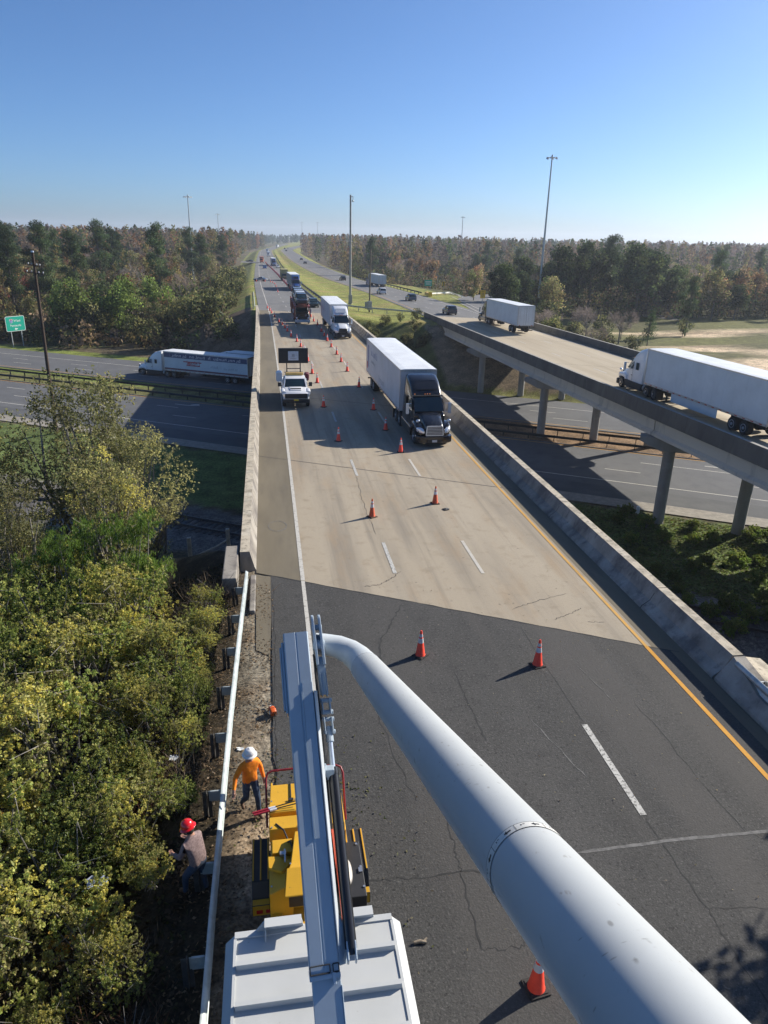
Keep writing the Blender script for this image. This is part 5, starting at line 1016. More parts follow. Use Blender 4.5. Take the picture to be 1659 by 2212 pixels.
J1 = dict(pelvis=(0,0,.96,.150,.115), spine=(0,.01,1.16,.165,.125), chest=(0,.02,1.36,.175,.12), neck=(0,.035,1.53,.058), head=(0,.06,1.645,.088,.098), crown=(0,.06,1.72,.078,.088),
    shr=(.185,.02,1.42,.078), elr=(.36,.05,1.20,.058), wrr=(.47,.20,1.02,.042), handr=(.50,.25,.95,.036,.022), shl=(-.185,.02,1.42,.078), ell=(-.285,-.02,1.17,.058), wrl=(-.30,.09,.94,.042), handl=(-.30,.12,.86,.036,.022),
    hipr=(.095,0,.90,.105), knr=(.12,.02,.50,.075), anr=(.13,-.26,.15,.052), toer=(.14,-.12,.035,.04), hipl=(-.095,.0,.90,.105), knl=(-.10,.17,.50,.075), anl=(-.10,.20,.09,.052), toel=(-.11,.37,.035,.04))
person('man in orange shirt and white hard hat walking past the chipper', (-.78, 13.22, -.03), math.pi+R(25), J1, [cloth('orange_shirt', (.92,.215,.006), (.98,.28,.01), 5), JEANS, SKIN, BOOT], mat('white_helmet', (.70,.69,.66), .35, var=.05, coat=.3), .170)
J2 = dict(pelvis=(0,0,.94,.145,.12), spine=(0,.03,1.14,.165,.13), chest=(0,.08,1.34,.185,.135), neck=(0,.14,1.50,.058), head=(0,.19,1.61,.088,.098), crown=(0,.205,1.68,.078,.088),
    shr=(.185,.12,1.39,.082), elr=(.25,.22,1.13,.06), wrr=(.20,.44,1.10,.043), handr=(.18,.52,1.09,.036,.022), shl=(-.185,.12,1.39,.082), ell=(-.27,.2,1.10,.06), wrl=(-.22,.42,1.02,.043), handl=(-.20,.50,1.0,.036,.022),
    hipr=(.10,0,.87,.108), knr=(.13,.08,.48,.078), anr=(.14,-.02,.09,.053), toer=(.15,.15,.035,.042), hipl=(-.10,0,.87,.108), knl=(-.16,.24,.50,.078), anl=(-.17,.26,.10,.053), toel=(-.18,.43,.05,.042))
person('man in red hard hat and checked shirt behind the guardrail', (-1.76, 11.12, -.05), R(50), J2, [cloth('pinkish_checked_shirt', (.15,.10,.095), (.25,.18,.17), 26), JEANS, SKIN, BOOT], mat('red_helmet', (.62,.012,.014), .22, var=.05, coat=.5), .168, (R(-18), 0, R(10)))

# ---------------------------------------------------------------- traffic cones
ORANGE = mat('cone_orange', (.99,.082,.042), .45, 0, .10, 5, spec=.4); REFL = mat('reflective_band', (.60,.60,.60), .35, .1, .08, 9); CBASE = mat('cone_base_rubber', (.03,.025,.022), .85, 0, .4, 9)
def make_cone(label, tilt=0):
    t = thing('traffic_cone', label, 'traffic cone'); mb = MB(); mb.box(-.20,.20,-.20,.20,0,.035); mb.box(-.165,.165,-.165,.165,.035,.05); mb.build('base', CBASE, t, bevel=.012)
    mb = MB(); mb.lathe([(.165,.045),(.150,.07),(.033,.90),(.026,.925),(.02,.93),(.001,.93)], n=24); mb.build('cone', ORANGE, t, smooth=40)
    for z0, z1 in ((.50,.66), (.71,.81)):
        r0, r1 = .150-(z0-.07)*.141+.0035, .150-(z1-.07)*.141+.0035; mb = MB(); mb.lathe([(r0-.003,z0),(r0,z0),(r1,z1),(r1-.003,z1)], n=24); mb.build('collar', REFL, t, smooth=40)
    mb = MB(); mb.box(.05,.085,-.012,.012,.715,.735); mb.build('tab', ORANGE, t)
    return t
cone0 = make_cone('orange cone on the dark asphalt, partly hidden below the white boom'); cone0.location = (4.33, 8.25, 0); cone0.rotation_euler = (0,0,R(8))
for lab, x, y, rz in (('orange cone standing on the asphalt just right of the boom elbow', 4.47, 19.2, 40), ('orange cone on the asphalt near the yellow line, rightmost of all', 8.05, 18.2, 12),
        ('faded orange cone with a brown base alone on the pale deck, left of two', 4.63, 31.4, 30), ('orange cone alone on the pale deck, right of the faded one', 8.07, 32.9, 5)):
    c_ = dup(cone0, (x, y, 0), R(rz), lab, 'traffic cones')
    if 'faded' in lab:
        for k in list(c_.children):
            if k.name.startswith('cone'): k.data = k.data.copy(); k.data.materials[0] = mat('faded_cone_orange', (.62,.10,.03), .6, 0, .2, 6)
        for k in list(c_.children):
            if k.name.startswith('base'): k.data = k.data.copy(); k.data.materials[0] = mat('muddy_rubber', (.10,.06,.035), .9)
cone0['group'] = 'traffic cones'
LEFTC = [(4.33,45.0),(4.13,55.0),(4.33,65.2),(4.18,70.2),(4.2,78.1),(4.05,84.6),(3.99,89.9),(3.73,94.9),(3.17,100.3),(2.87,106.8),(2.63,111.0),(2.33,115.6),(1.88,119.3),(1.31,128.5),(.85,136.3),(.59,141.4),(.16,146.6)]
RIGHTC = [(7.95,42.1),(7.88,47.6),(7.91,53.8),(7.91,62.9),(7.77,71.4),(7.78,77.6),(7.83,83.2),(7.76,89.6),(7.75,95.6),(7.79,101.1),(7.79,106.4),(7.84,115.4),(7.62,121.3),(7.62,129.3),(7.64,136.2)]
near_names = {(4.33,45.0): 'orange cone standing inside the black truck shadow, left cone row, nearest', (4.13,55.0): 'orange cone beside the white pickup bonnet, at the edge of the shadow', (7.95,42.1): 'orange cone right beside the black truck bumper', (7.88,47.6): 'orange cone level with the black truck cab door', (7.91,53.8): 'orange cone level with the front of the white trailer, in its shadow', (7.91,62.9): 'orange cone level with the rear wheels of the white trailer'}
ords = ['first', 'second', 'third', 'fourth', 'fifth', 'sixth', 'seventh', 'eighth', 'ninth', 'tenth', 'eleventh', 'twelfth', 'thirteenth', 'fourteenth', 'fifteenth', 'sixteenth', 'seventeenth']
for row, nm in ((LEFTC, 'left'), (RIGHTC, 'right')):
    k = 0
    for x, y in row:
        lab = near_names.get((x, y))
        if lab is None:
            lab = f'orange cone, {ords[k]} of the {nm} cone row going back from the ' + ('white pickup' if nm == 'left' else 'white trailer rear'); k += 1
        dup(cone0, (x, y, float(zL(y))), R(rnd.uniform(0, 90)), lab, f'cones of the {nm} row')
FARC = [(3.06,198.2),(3.1,207.1),(2.99,223.9),(2.79,239.4),(2.25,247.8),(1.62,252.1)]
for i, (x, y) in enumerate(FARC): dup(cone0, (x, y, float(zL(y))), .3*i, 'small orange cone of the far left row beyond the car carrier', 'far left cones beyond the carrier')
for x, lab in ((-3.08, 'left orange cone beside the silver car parked on the shoulder'), (-.2, 'right orange cone beside the silver car parked on the shoulder')): dup(cone0, (x, 255, float(zL(255))), .4, lab, 'cones by the parked car')
fx = [(196,7.1),(219.7,6.84),(244.4,6.34),(275.2,5.71),(311.8,5.03),(346.9,4.23),(394.6,3.14),(424.8,1.93),(451.6,.9),(479.9,.41)]
y = 196.0
while y < 480:
    dup(cone0, (float(np.interp(y, [a for a, b in fx], [b for a, b in fx])), y, float(zL(y))), y, 'tiny orange cone of the long far line curving up the road', 'far line of cones'); y += 2.3

# ---------------------------------------------------------------- poles, masts, signs
CONCP = mat('pale_pole_concrete', (.36,.345,.31), .8, 0, .15, 2); WOODP = mat('dark_creosoted_wood', (.055,.034,.022), .85, 0, .35, 3, stretch=(6,6,.5)); WOODP2 = mat('grey_pole_wood', (.16,.13,.095), .85, 0, .3, 3)
p = thing('signal_pole', 'tall pale concrete pole on the grass median, in the centre', 'pole', (18.72, 166, -1.75))
mb = MB(); mb.cyl((0,0,-.5), (0,0,22.6), .27, .19, 20); mb.build('pole', CONCP, p, smooth=40)
mb = MB(); mb.beam((0,-.1,22.2), (.55,-.1,22.25), .12, .14); mb.beam((.5,-.1,21.5), (.5,-.1,22.3), .1, .1); mb.sphere((.5,-.1,21.4), .22, 10, 8); mb.build('camera_arm', GALV, p, smooth=40)
mb = MB(); mb.box(-.42,.42,-.45,-.2,.2,2.0); mb.cyl((0,0,0), (0,0,.6), .45, .42, 16); mb.build('cabinet', CONCP, p, bevel=.04)
p = thing('utility_pole', 'thin grey wooden pole with a cabinet, right of the tall pole', 'utility pole', (20.45, 147, -1.2))
mb = MB(); mb.cyl((0,0,-.6), (.15,0,11.4), .17, .12, 14); mb.build('pole', WOODP2, p, smooth=40)
mb = MB(); mb.box(-.45,.45,-.6,-.2,.0,1.7); mb.box(-.95,-.5,-.5,-.2,.2,1.5); mb.build('cabinet', mat('grey_cabinet', (.38,.38,.36), .6), p, bevel=.03)
ub_ = (-23.7, 81.8, -8.65); p = thing('utility_pole', 'tall dark brown wooden utility pole rising from the left shrubs', 'utility pole', ub_)
mb = MB(); mb.cyl((0,0,-.5), (.30,0,19.0), .21, .13, 16); mb.build('pole', WOODP, p, smooth=40)
mb = MB(); mb.cyl((.30,0,19.0), (.30,0,19.15), .16, .14, 12); mb.build('pole_cap', ALU, p)
mb = MB()
for z, hw in ((17.7, .58), (16.95, .8)): mb.beam((.28-hw,.1,z+.1), (.28+hw,-.1,z-.05), .09, .10)
ca_ = mb.build('crossarm', WOODP, p)
for z, hw in ((17.7, .58), (16.95, .8)):
    for k in (-1, -.45, .45, 1):
        mb = MB(); xx = .28+hw*k; mb.lathe([(.03,0),(.07,.05),(.04,.08),(.08,.12),(.03,.2)], (xx, .1-.1*(k+1), z+.12-.07*(k+1)), 10); mb.build('insulator', mat('grey_insulator', (.5,.5,.5), .3) if False else ALU, ca_)
def mast(label, x, y, z0, z1, r=.32):
    t = thing('high_mast_light', label, 'light mast', (x, y, z0)); H = z1-z0; mb = MB(); mb.cyl((0,0,0), (0,0,H), r, r*.45, 14); mb.build('mast', GALV, t, smooth=40)
    mb = MB(); mb.tube([(1.0*math.cos(R(a)),1.0*math.sin(R(a)),H-.5) for a in range(0, 361, 30)], .07, 6); mb.cyl((0,0,H-.7), (0,0,H+.3), .3, .22, 12); mb.build('lamp_ring', GALV, t)
    for a in range(0, 360, 60):
        c, s = math.cos(R(a)), math.sin(R(a)); mb = MB(); mb.beam((0,0,H-.45), (1.3*c,1.3*s,H-.45), .09, .09); mb.loft([[(1.5*c+.3*math.cos(R(k)),1.5*s+.3*math.sin(R(k)),H-.85) for k in range(0, 360, 45)], [(1.5*c+.2*math.cos(R(k)),1.5*s+.2*math.sin(R(k)),H-.35) for k in range(0, 360, 45)]]); mb.build('floodlight', GALV, t)
    return t
mast('tallest light mast, standing in front of the right-hand trees', 83.84, 220, -8.8, 35.6, .42)
mast('light mast rising above the woods left of the road', -30.6, 330, -6.5, 26.9, .38)
mast('smaller light mast just right of the one above the left woods', -37.16, 650, -6, 27.6, .45)
mast('thin far light mast above the road bend, left of a pair', 59.1, 1200, -6, 31.3, .5); mast('thin far light mast above the road bend, right of a pair', 83.6, 1200, -6, 31.9, .5)
mast('far light mast above the trees right of the tall centre pole', 158.4, 600, -6, 29.2, .45)
SG = mat('sign_green', (.008,.34,.235), .4, 0, .06, 2); SWH = mat('sign_white', (.72,.74,.72), .4); SYEL = mat('sign_yellow', (.72,.42,.02), .4, 0, .06, 3); SBL = mat('shield_blue', (.03,.09,.38), .4); SRD = mat('shield_red', (.45,.03,.05), .4)
zs = gz(-47.5, 148.6); p = thing('highway_sign', 'green highway sign on two steel posts beside the lower road', 'road sign', (-47.5, 148.6, zs), R(50), rx=0)
Zb = -5.72-zs; w2, hh = 1.95, 2.78
mb = MB(); mb.loft([rr(w2*2,Zb,Zb+hh,.26,-.03,n=5), rr(w2*2,Zb,Zb+hh,.26,.0,n=5)]); pn = mb.build('sign_panel', SWH, p)
mb = MB(); mb.loft([rr(w2*2-.16,Zb+.08,Zb+hh-.08,.2,-.038,n=5), rr(w2*2-.16,Zb+.08,Zb+hh-.08,.2,-.03,n=5)]); mb.build('green_face', SG, pn)
mb = MB(); sh = [(-.33,.30),(-.36,.0),(-.26,-.28),(0,-.42),(.26,-.28),(.36,.0),(.33,.30),(.15,.36),(0,.32),(-.15,.36)]
mb.prism([(x-.80,z+Zb+1.92) for x, z in sh], 'y', -.046, -.038, 0); mb.prism([(x*.85-.80,z*.62+Zb+1.83) for x, z in sh], 'y', -.050, -.046, 1); mb.box(-1.08,-.52,-.051,-.046,Zb+2.07,Zb+2.22, 2); mb.build('shield', [SWH, SBL, SRD], pn)
text_mesh('10', .42, 'shield_number', SWH, pn, (-.80,-.054,Zb+1.82), (R(90),0,0)); text_mesh('West', .62, 'legend', SWH, pn, (.42,-.042,Zb+1.92), (R(90),0,0)); text_mesh('Pensacola', .56, 'legend', SWH, pn, (0,-.042,Zb+1.05), (R(90),0,0))
mb = MB(); mb.loft([[(-.3+.0,-.042,Zb+.42),(-.02,-.042,Zb+.68),(-.02,-.042,Zb+.52),(.34,-.042,Zb+.52),(.34,-.042,Zb+.32),(-.02,-.042,Zb+.32),(-.02,-.042,Zb+.16)], [(-.3,-.046,Zb+.42),(-.02,-.046,Zb+.68),(-.02,-.046,Zb+.52),(.34,-.046,Zb+.52),(.34,-.046,Zb+.32),(-.02,-.046,Zb+.32),(-.02,-.046,Zb+.16)]]); mb.build('arrow', SWH, pn)
for x in (-1.05, 1.05): mb = MB(); mb.beam((x,.06,-.4), (x,.06,Zb+hh-.2), .13, .12); mb.build('post', GALV, p)
mb = MB(); mb.loft([rr(w2*2-.02,Zb+.02,Zb+hh-.02,.24,.004,n=5), rr(w2*2-.02,Zb+.02,Zb+hh-.02,.24,.012,n=5)]); mb.build('sign_back', GALV, pn)
zs = gz(49.8, 226); p = thing('highway_sign', 'small far green sign in front of the woods by the slip road', 'road sign', (49.8, 226, zs)); Zb = -1.35-zs
mb = MB(); mb.box(-1.2,1.2,-.03,.0,Zb,Zb+1.8); pn = mb.build('sign_panel', SG, p, bevel=.01)
mb = MB(); mb.box(-.9,.9,-.036,-.03,Zb+1.05,Zb+1.35); mb.box(-.75,.75,-.036,-.03,Zb+.45,Zb+.7); mb.build('legend', SWH, pn)
for x in (-.7, .7): mb = MB(); mb.beam((x,.05,-.3), (x,.05,Zb+1.7), .12, .12); mb.build('post', GALV, p)
zs = gz(53.7, 222); p = thing('chevron_sign', 'yellow curve chevron sign behind the white guardrail', 'road sign', (53.7, 222, zs)); Zb = -1.1-zs
mb = MB(); mb.box(-.5,.5,-.02,.0,Zb,Zb+1.25); pn = mb.build('sign_panel', SYEL, p, bevel=.01)
mb = MB(); mb.prism([(-.28,Zb+.12),(.0,Zb+.12),(.32,Zb+.62),(.0,Zb+1.12),(-.28,Zb+1.12),(.04,Zb+.62)], 'y', -.03, -.02); mb.build('chevron', BLACKPL, pn)
mb = MB(); mb.beam((0,.04,-.3), (0,.04,Zb+1.1), .08, .08); mb.build('post', GALV, p)
zs = gz(49.3, 165); p = thing('ramp_speed_sign', 'yellow ramp speed sign above the rear-view white trailer', 'road sign', (49.3, 165, zs)); Zb = -.2-zs
mb = MB(); mb.box(-.6,.6,-.02,.0,Zb,Zb+1.78); pn = mb.build('sign_panel', SYEL, p, bevel=.02)
text_mesh('EXIT', .36, 'legend', BLACKPL, pn, (0,-.024,Zb+1.45), (R(90),0,0)); text_mesh('25', .74, 'legend', BLACKPL, pn, (0,-.024,Zb+.88), (R(90),0,0)); text_mesh('MPH', .32, 'legend', BLACKPL, pn, (0,-.024,Zb+.32), (R(90),0,0))
mb = MB(); mb.beam((0,.04,-.3), (0,.04,Zb+1.6), .1, .1); mb.build('post', GALV, p)
zs = gz(43.6, 196); mb = MB(); mb.box(-.45,.45,-2.6,2.6,.1,.9); mb.box(-.5,.5,-2.7,-2.5,.0,1.15)
o = mb.build('crash_cushion', SYEL, bevel=.06); o.location = (43.6, 197.5, float(zR(196))); tag(o, 'yellow crash cushion at the nose of the slip road gore', 'crash cushion')
# two old posts with a rail beside the railway
FP = mat('pale_fence_post', (.56,.53,.46), .9, 0, .25, 3); t = thing('wooden_fence', 'two weathered posts with a sagging rail by the railway', 'fence', (-4.2, 42.4, gz(-4.2, 42.4)))
for x, y, zt in ((-5.25, 41.4, -4.9), (-3.02, 43.2, -5.15)):
    mb = MB(); z0 = gz(x, y); mb.beam((x+4.2,y-42.4,z0-t.location.z-.4), (x+4.2,y-42.4,zt-t.location.z), .24, .24); mb.build('post', FP, t, bevel=.03)
mb = MB(); zr = -6.2-t.location.z; mb.tube([(-3.2,-1.8,zr-.4),(-1.05,-1.0,zr-.1),(.4,.1,zr+.1),(1.18,.8,zr+.3)], .06, 8); mb.build('rail', FP, t, smooth=50)
t = thing('concrete_post', 'short round bollard beside the right bridge column, in weeds', 'post', (*uv(.2, 56.3), ZLOW)); mb = MB(); mb.cyl((0,0,-.2), (0,0,.55), .16, .14, 14); mb.build('post_body', SWH, t, smooth=40)

# ---------------------------------------------------------------- small things on the ground
t = thing('chainsaw', 'small orange chainsaw lying at the asphalt edge', 'chainsaw', (-.26, 16.8, 0), R(20)); t.scale = (.75, .75, .75); OR2 = mat('saw_orange', (.68,.12,.02), .4)
mb = MB(); mb.loft([rr(.20,.02,.20,.04,-.17), rr(.24,.02,.27,.06,-.05), rr(.22,.02,.25,.05,.14)]); mb.build('saw_body', OR2, t, smooth=45)
mb = MB(); mb.tube([(-.1,-.1,.15),(-.13,-.02,.33),(0,.02,.37),(.12,.0,.30),(.12,-.05,.12)], .016, 8); mb.tube([(0,-.15,.1),(0,-.3,.16),(0,-.36,.1),(0,-.2,.04)], .02, 8); mb.build('saw_handle', BLACKPL, t, smooth=60)
mb = MB(); mb.loft([[(.09,.1,.06),(.10,.1,.06),(.10,.1,.15),(.09,.1,.15)], [(.09,.55,.07),(.10,.55,.07),(.10,.55,.14),(.09,.55,.14)]]); mb.build('guide_bar', ALU, t)
mb = MB(); mb.cyl((-.14,-.04,.12), (-.10,-.04,.12), .07, .07, 14); mb.box(-.03,.08,.12,.2,.1,.24); mb.build('pull_starter', SWH, t, smooth=40)
mb = MB(); mb.tube([(0,0,.03),(.12,.03,.035),(.24,.01,.03)], [.03,.035,.026], 8); mb.tube([(.18,.02,.04),(.25,.09,.05)], .02, 6)
o = mb.build('broken_branch', mat('pale_bark', (.22,.18,.13), .9, 0, .3, 9), smooth=50); o.location = (2.32, 9.4, 0); o.rotation_euler = (0,0,R(-8)); tag(o, 'short broken branch lying on the asphalt beside the chip box', 'branch')
def scrap(name, label, cat, loc, s, m, seed):
    r_ = random.Random(seed); mb = MB(); n = 5; v = [(s*(i/n-.5)+r_.uniform(-.15,.15)*s, s*.7*(j/n-.5)+r_.uniform(-.15,.15)*s, r_.uniform(.02,.22)*s) for j in range(n+1) for i in range(n+1)]
    mb.add(v, [(j*(n+1)+i, j*(n+1)+i+1, (j+1)*(n+1)+i+1, (j+1)*(n+1)+i) for j in range(n) for i in range(n)]); o = mb.build(name, m, smooth=70); o.location = loc; return tag(o, label, cat)
mb = MB(); mb.box(-.07,.07,-.05,.05,.004,.012); o = mb.build('paper_scrap', mat('paper_white', (.62,.56,.52), .8)); o.location = (4.80, 8.1, 0); o.rotation_euler = (0,R(3),R(10)); tag(o, 'pinkish white scrap of card near the lowest cone', 'litter')
scrap('plastic_scrap', 'crumpled white scrap on the dirt beside the guardrail', 'litter', (-1.12, 15.45, -.03), .17, SWH, 2)
scrap('plastic_bag', 'crumpled pale blue bag caught in the left bushes', 'plastic bag', (-3.9, 11.6, gz(-3.9, 11.6)+.75), .42, mat('pale_blue_plastic', (.42,.47,.62), .4), 4)
scrap('paper_cup', 'small white litter in the dry weeds behind the guardrail', 'litter', (-2.75, 15.2, gz(-2.75, 15.2)+.3), .22, SWH, 7)
scrap('rubber_scrap', 'dark rubber scrap on the deck by the right lone cone', 'litter', (8.4, 32.0, .0), .32, RUBBER, 9)
# ---------------------------------------------------------------- vegetation
def leaf_material(name, trans=.35, var=.28, gloss=.02):
    m = bpy.data.materials.new(name); m.use_nodes = True; nt = m.node_tree; N = nt.nodes; L = nt.links; N.remove(N['Principled BSDF']); out = N['Material Output']
    at = N.new('ShaderNodeAttribute'); at.attribute_name = 'Col'; oi = N.new('ShaderNodeObjectInfo')
    mr = N.new('ShaderNodeMapRange'); mr.inputs[3].default_value = 1-var; mr.inputs[4].default_value = 1+var; L.new(oi.outputs['Random'], mr.inputs[0])
    sc = N.new('ShaderNodeVectorMath'); sc.operation = 'SCALE'; L.new(at.outputs['Color'], sc.inputs[0]); L.new(mr.outputs[0], sc.inputs['Scale'])
    d = N.new('ShaderNodeBsdfDiffuse'); tr = N.new('ShaderNodeBsdfTranslucent'); gl = N.new('ShaderNodeBsdfGlossy'); gl.inputs['Roughness'].default_value = .45; gl.inputs['Color'].default_value = (.5,.5,.5,1)
    L.new(sc.outputs[0], d.inputs[0]); L.new(sc.outputs[0], tr.inputs[0])
    m1 = N.new('ShaderNodeMixShader'); m1.inputs[0].default_value = trans; L.new(d.outputs[0], m1.inputs[1]); L.new(tr.outputs[0], m1.inputs[2])
    m2 = N.new('ShaderNodeMixShader'); m2.inputs[0].default_value = gloss; L.new(m1.outputs[0], m2.inputs[1]); L.new(gl.outputs[0], m2.inputs[2]); L.new(m2.outputs[0], out.inputs[0])
    return m
LEAF = leaf_material('leaves', .55); FARLEAF = leaf_material('far_leaves', .3, .0, 0)
BARK = mat('tree_bark', (.10,.085,.068), .9, 0, .3, 4); BARKG = mat('grey_bark', (.19,.175,.155), .9, 0, .3, 4)
def leaves(name, c, ln, wd, col, rng, m, flat=.0, dirs=None):
    """N leaf-shaped quads in one mesh; c (N,3), ln, wd (N,), col (N,3)"""
    n = len(c)
    if dirs is None:
        u = rng.normal(size=(n, 3)); u[:, 2] *= (1-flat); u /= np.linalg.norm(u, axis=1)[:, None]
    else: u = dirs/np.linalg.norm(dirs, axis=1)[:, None]
    r_ = rng.normal(size=(n, 3)); r_[:, 2] += flat*2*np.sign(r_[:, 2]+1e-9)*0; w = np.cross(u, r_); w /= np.maximum(np.linalg.norm(w, axis=1), 1e-6)[:, None]
    a = u*ln[:, None]*.5; b = w*wd[:, None]*.5
    co = np.stack([c-a, c+b-a*.15, c+a, c-b-a*.15], 1).reshape(-1, 3).astype(np.float32)
    me = bpy.data.meshes.new(name); me.vertices.add(4*n); me.vertices.foreach_set('co', co.ravel()); me.loops.add(4*n); me.polygons.add(n)
    me.loops.foreach_set('vertex_index', np.arange(4*n, dtype=np.int32)); me.polygons.foreach_set('loop_start', np.arange(0, 4*n, 4, dtype=np.int32)); me.update()
    at = me.color_attributes.new('Col', 'FLOAT_COLOR', 'POINT'); k = np.concatenate([np.clip(col, 0, 1), np.ones((n, 1))], 1); at.data.foreach_set('color', np.repeat(k, 4, 0).astype(np.float32).ravel())
    me.materials.append(m); return me
def in_clusters(cl, per, rng, shell=.45):
    pts, idx = [], []
    for i, (c, r_) in enumerate(cl):
        k = max(3, int(per*(r_[0] if isinstance(r_, tuple) else r_)**2)); d = rng.normal(size=(k, 3)); d /= np.linalg.norm(d, axis=1)[:, None]
        rad = rng.random(k)**shell; rr_ = np.array(r_ if isinstance(r_, tuple) else (r_, r_, r_)); pts.append(np.array(c)+d*rad[:, None]*rr_); idx += [i]*k
    return np.concatenate(pts), np.array(idx)
def limbs(mb, base, tips, r0, r1, rng, n=6, wig=.25):
    for t in tips:
        b, t = Vector(base), Vector(t); L_ = (t-b).length; mid = b.lerp(t, .5)+Vector(rng.normal(size=3)*L_*wig*.3)+Vector((0, 0, L_*.08)); mb.tube([b, mid, t], [r0, (r0+r1)/2, r1], n)
def twig_tree(rng, H, spread, depth=4, n0=5, r0=.12):
    """bare branches: list of (p0, p1, r)"""
    out = []
    def grow(p, d, L_, r_, k):
        q = p+d*L_; out.append((p, q, r_))
        if k == 0: return
        for _ in range(3 if k > 1 else 4):
            nd = (d+Vector(rng.normal(size=3))*.42+Vector((0,0,.18))).normalized(); grow(p+d*L_*rng.uniform(.55, 1), nd, L_*rng.uniform(.55, .78), r_*.55, k-1)
    p = Vector((0,0,0)); top = H*.42; out.append((p, Vector((0,0,top)), r0))
    for i in range(n0):
        a = rng.uniform(0, 6.28); z = H*rng.uniform(.25, .42); grow(Vector((0,0,z)), Vector((math.cos(a)*spread, math.sin(a)*spread, 1)).normalized(), H*.24, r0*.55, depth-1)
    return out
PROTO = {}
def proto(key, name, H, clusters, per, ln, wd, cols, seed, trunk=.16, bark=BARK, limb=True, flat=0.0, trunk_top=.8, jit=.3, tips=None, lean=0):
    rng = np.random.default_rng(seed); pts, idx = in_clusters(clusters, per, rng); n = len(pts)
    tone = np.clip(1+rng.normal(size=len(clusters))*.30, .45, 1.7); cols = np.array(cols); pick = rng.integers(0, len(cols), len(clusters))
    col = cols[np.where(rng.random(n) < .7, pick[idx], rng.integers(0, len(cols), n))]*(tone[idx]*(1+rng.normal(size=n)*jit))[:, None]
    me = leaves('crown', pts, ln*rng.uniform(.6, 1.4, n), wd*rng.uniform(.6, 1.4, n), col, rng, LEAF, flat)
    mb = MB(); top = Vector((lean, 0, H*trunk_top)); mid = Vector((lean*.4+rng.normal()*.12, rng.normal()*.12, H*.4)); mb.tube([(0,0,-.6), (0,0,0), mid, top], [trunk*1.25, trunk, trunk*.72, trunk*.25], 9)
    if limb:
        for c, r_ in clusters:
            z = min(max(.15*H, c[2]*.72), H*trunk_top); f = z/(H*trunk_top); limbs(mb, (lean*f, 0, z), [c], trunk*.30, trunk*.08, rng, 5)
    t = thing(name, 'tree', 'tree'); mb.build('trunk', bark, t, smooth=60); o = bpy.data.objects.new('crown', me); C.objects.link(o); o.parent = t; PROTO[key] = t; t['H'] = H; return t
def blob(rng, n, c, R3, r_, power=.5):
    out = []
    for _ in range(n):
        d = rng.normal(size=3); d /= np.linalg.norm(d); k = rng.random()**power; out.append((tuple(np.array(c)+d*k*np.array(R3)), r_*rng.uniform(.6, 1.35)))
    return out
G1, G2, G3 = (.075,.108,.042), (.105,.142,.050), (.056,.086,.040)
OL1, OL2 = (.20,.19,.075), (.25,.195,.08); RU1, RU2 = (.33,.165,.075), (.27,.155,.08); BR1 = (.26,.19,.12)
for s_ in (1, 2):
    r_ = np.random.default_rng(s_); cl = []
    for k in range(30):
        z = 8+13.4*k/29; a = r_.uniform(0, 6.28); rad = (1-abs(z-14)/9.5)*4.0*r_.uniform(.25, 1); cl.append(((math.cos(a)*rad, math.sin(a)*rad, z+r_.uniform(-.5, .5)), (1.9*r_.uniform(.6, 1.2), 1.9*r_.uniform(.6, 1.2), .95)))
    proto(f'pine{s_}', 'pine_tree', 22, cl, 75, .66, .13, [G1, G3, (.045,.07,.03)], 30+s_, .24, trunk_top=.97)
    r_ = np.random.default_rng(10+s_); proto(f'oak{s_}', 'oak_tree', 14, blob(r_, 30, (0,0,8.3), (4.3,4.3,4.6), 1.6), 80, .52, .32, [G1, G2, G3, (.055,.066,.026)], 40+s_, .32)
    r_ = np.random.default_rng(20+s_); proto(f'autumn{s_}', 'autumn_tree', 14, blob(r_, 24, (0,0,8.6), (3.0,3.0,5.0), 1.15), 60, .42, .26, [RU1, RU2, OL2, BR1], 50+s_, .2)
    r_ = np.random.default_rng(25+s_); proto(f'olive{s_}', 'mixed_tree', 14, blob(r_, 26, (0,0,7.6), (3.2,3.2,5.6), 1.25), 60, .42, .26, [OL1, OL2, G2, BR1], 55+s_, .2)
    r_ = np.random.default_rng(28+s_); proto(f'vine{s_}', 'vine_covered_tree', 16, [((r_.normal()*.5, r_.normal()*.5, z), 1.1*(1.15-.035*z)) for z in np.arange(.8, 15.5, .75)], 70, .42, .28, [OL2, (.15,.11,.04), OL1, G2], 58+s_, .22, limb=False)
r_ = np.random.default_rng(31); proto('bright', 'round_green_tree', 10, blob(r_, 34, (0,0,5.6), (4.1,4.1,4.2), 1.3), 70, .42, .28, [(.19,.255,.06), (.22,.285,.07), (.15,.21,.055)], 61, .22)
r_ = np.random.default_rng(32); proto('red', 'red_maple', 12, blob(r_, 16, (0,0,7.6), (1.7,1.7,4.4), .9), 75, .40, .26, [(.24,.055,.045), (.18,.06,.05), (.2,.09,.06)], 62, .14)
r_ = np.random.default_rng(33); proto('brush', 'brush_clump', 4.2, blob(r_, 16, (0,0,1.7), (2.4,2.4,1.5), .9), 85, .36, .22, [G2, OL1, (.06,.07,.03), (.10,.085,.045)], 63, .08)
r_ = np.random.default_rng(34); proto('brush2', 'brush_clump', 5, blob(r_, 16, (0,0,2.3), (2.0,2.0,2.1), .85), 85, .36, .22, [(.055,.08,.03), OL1, (.075,.085,.035)], 64, .09)
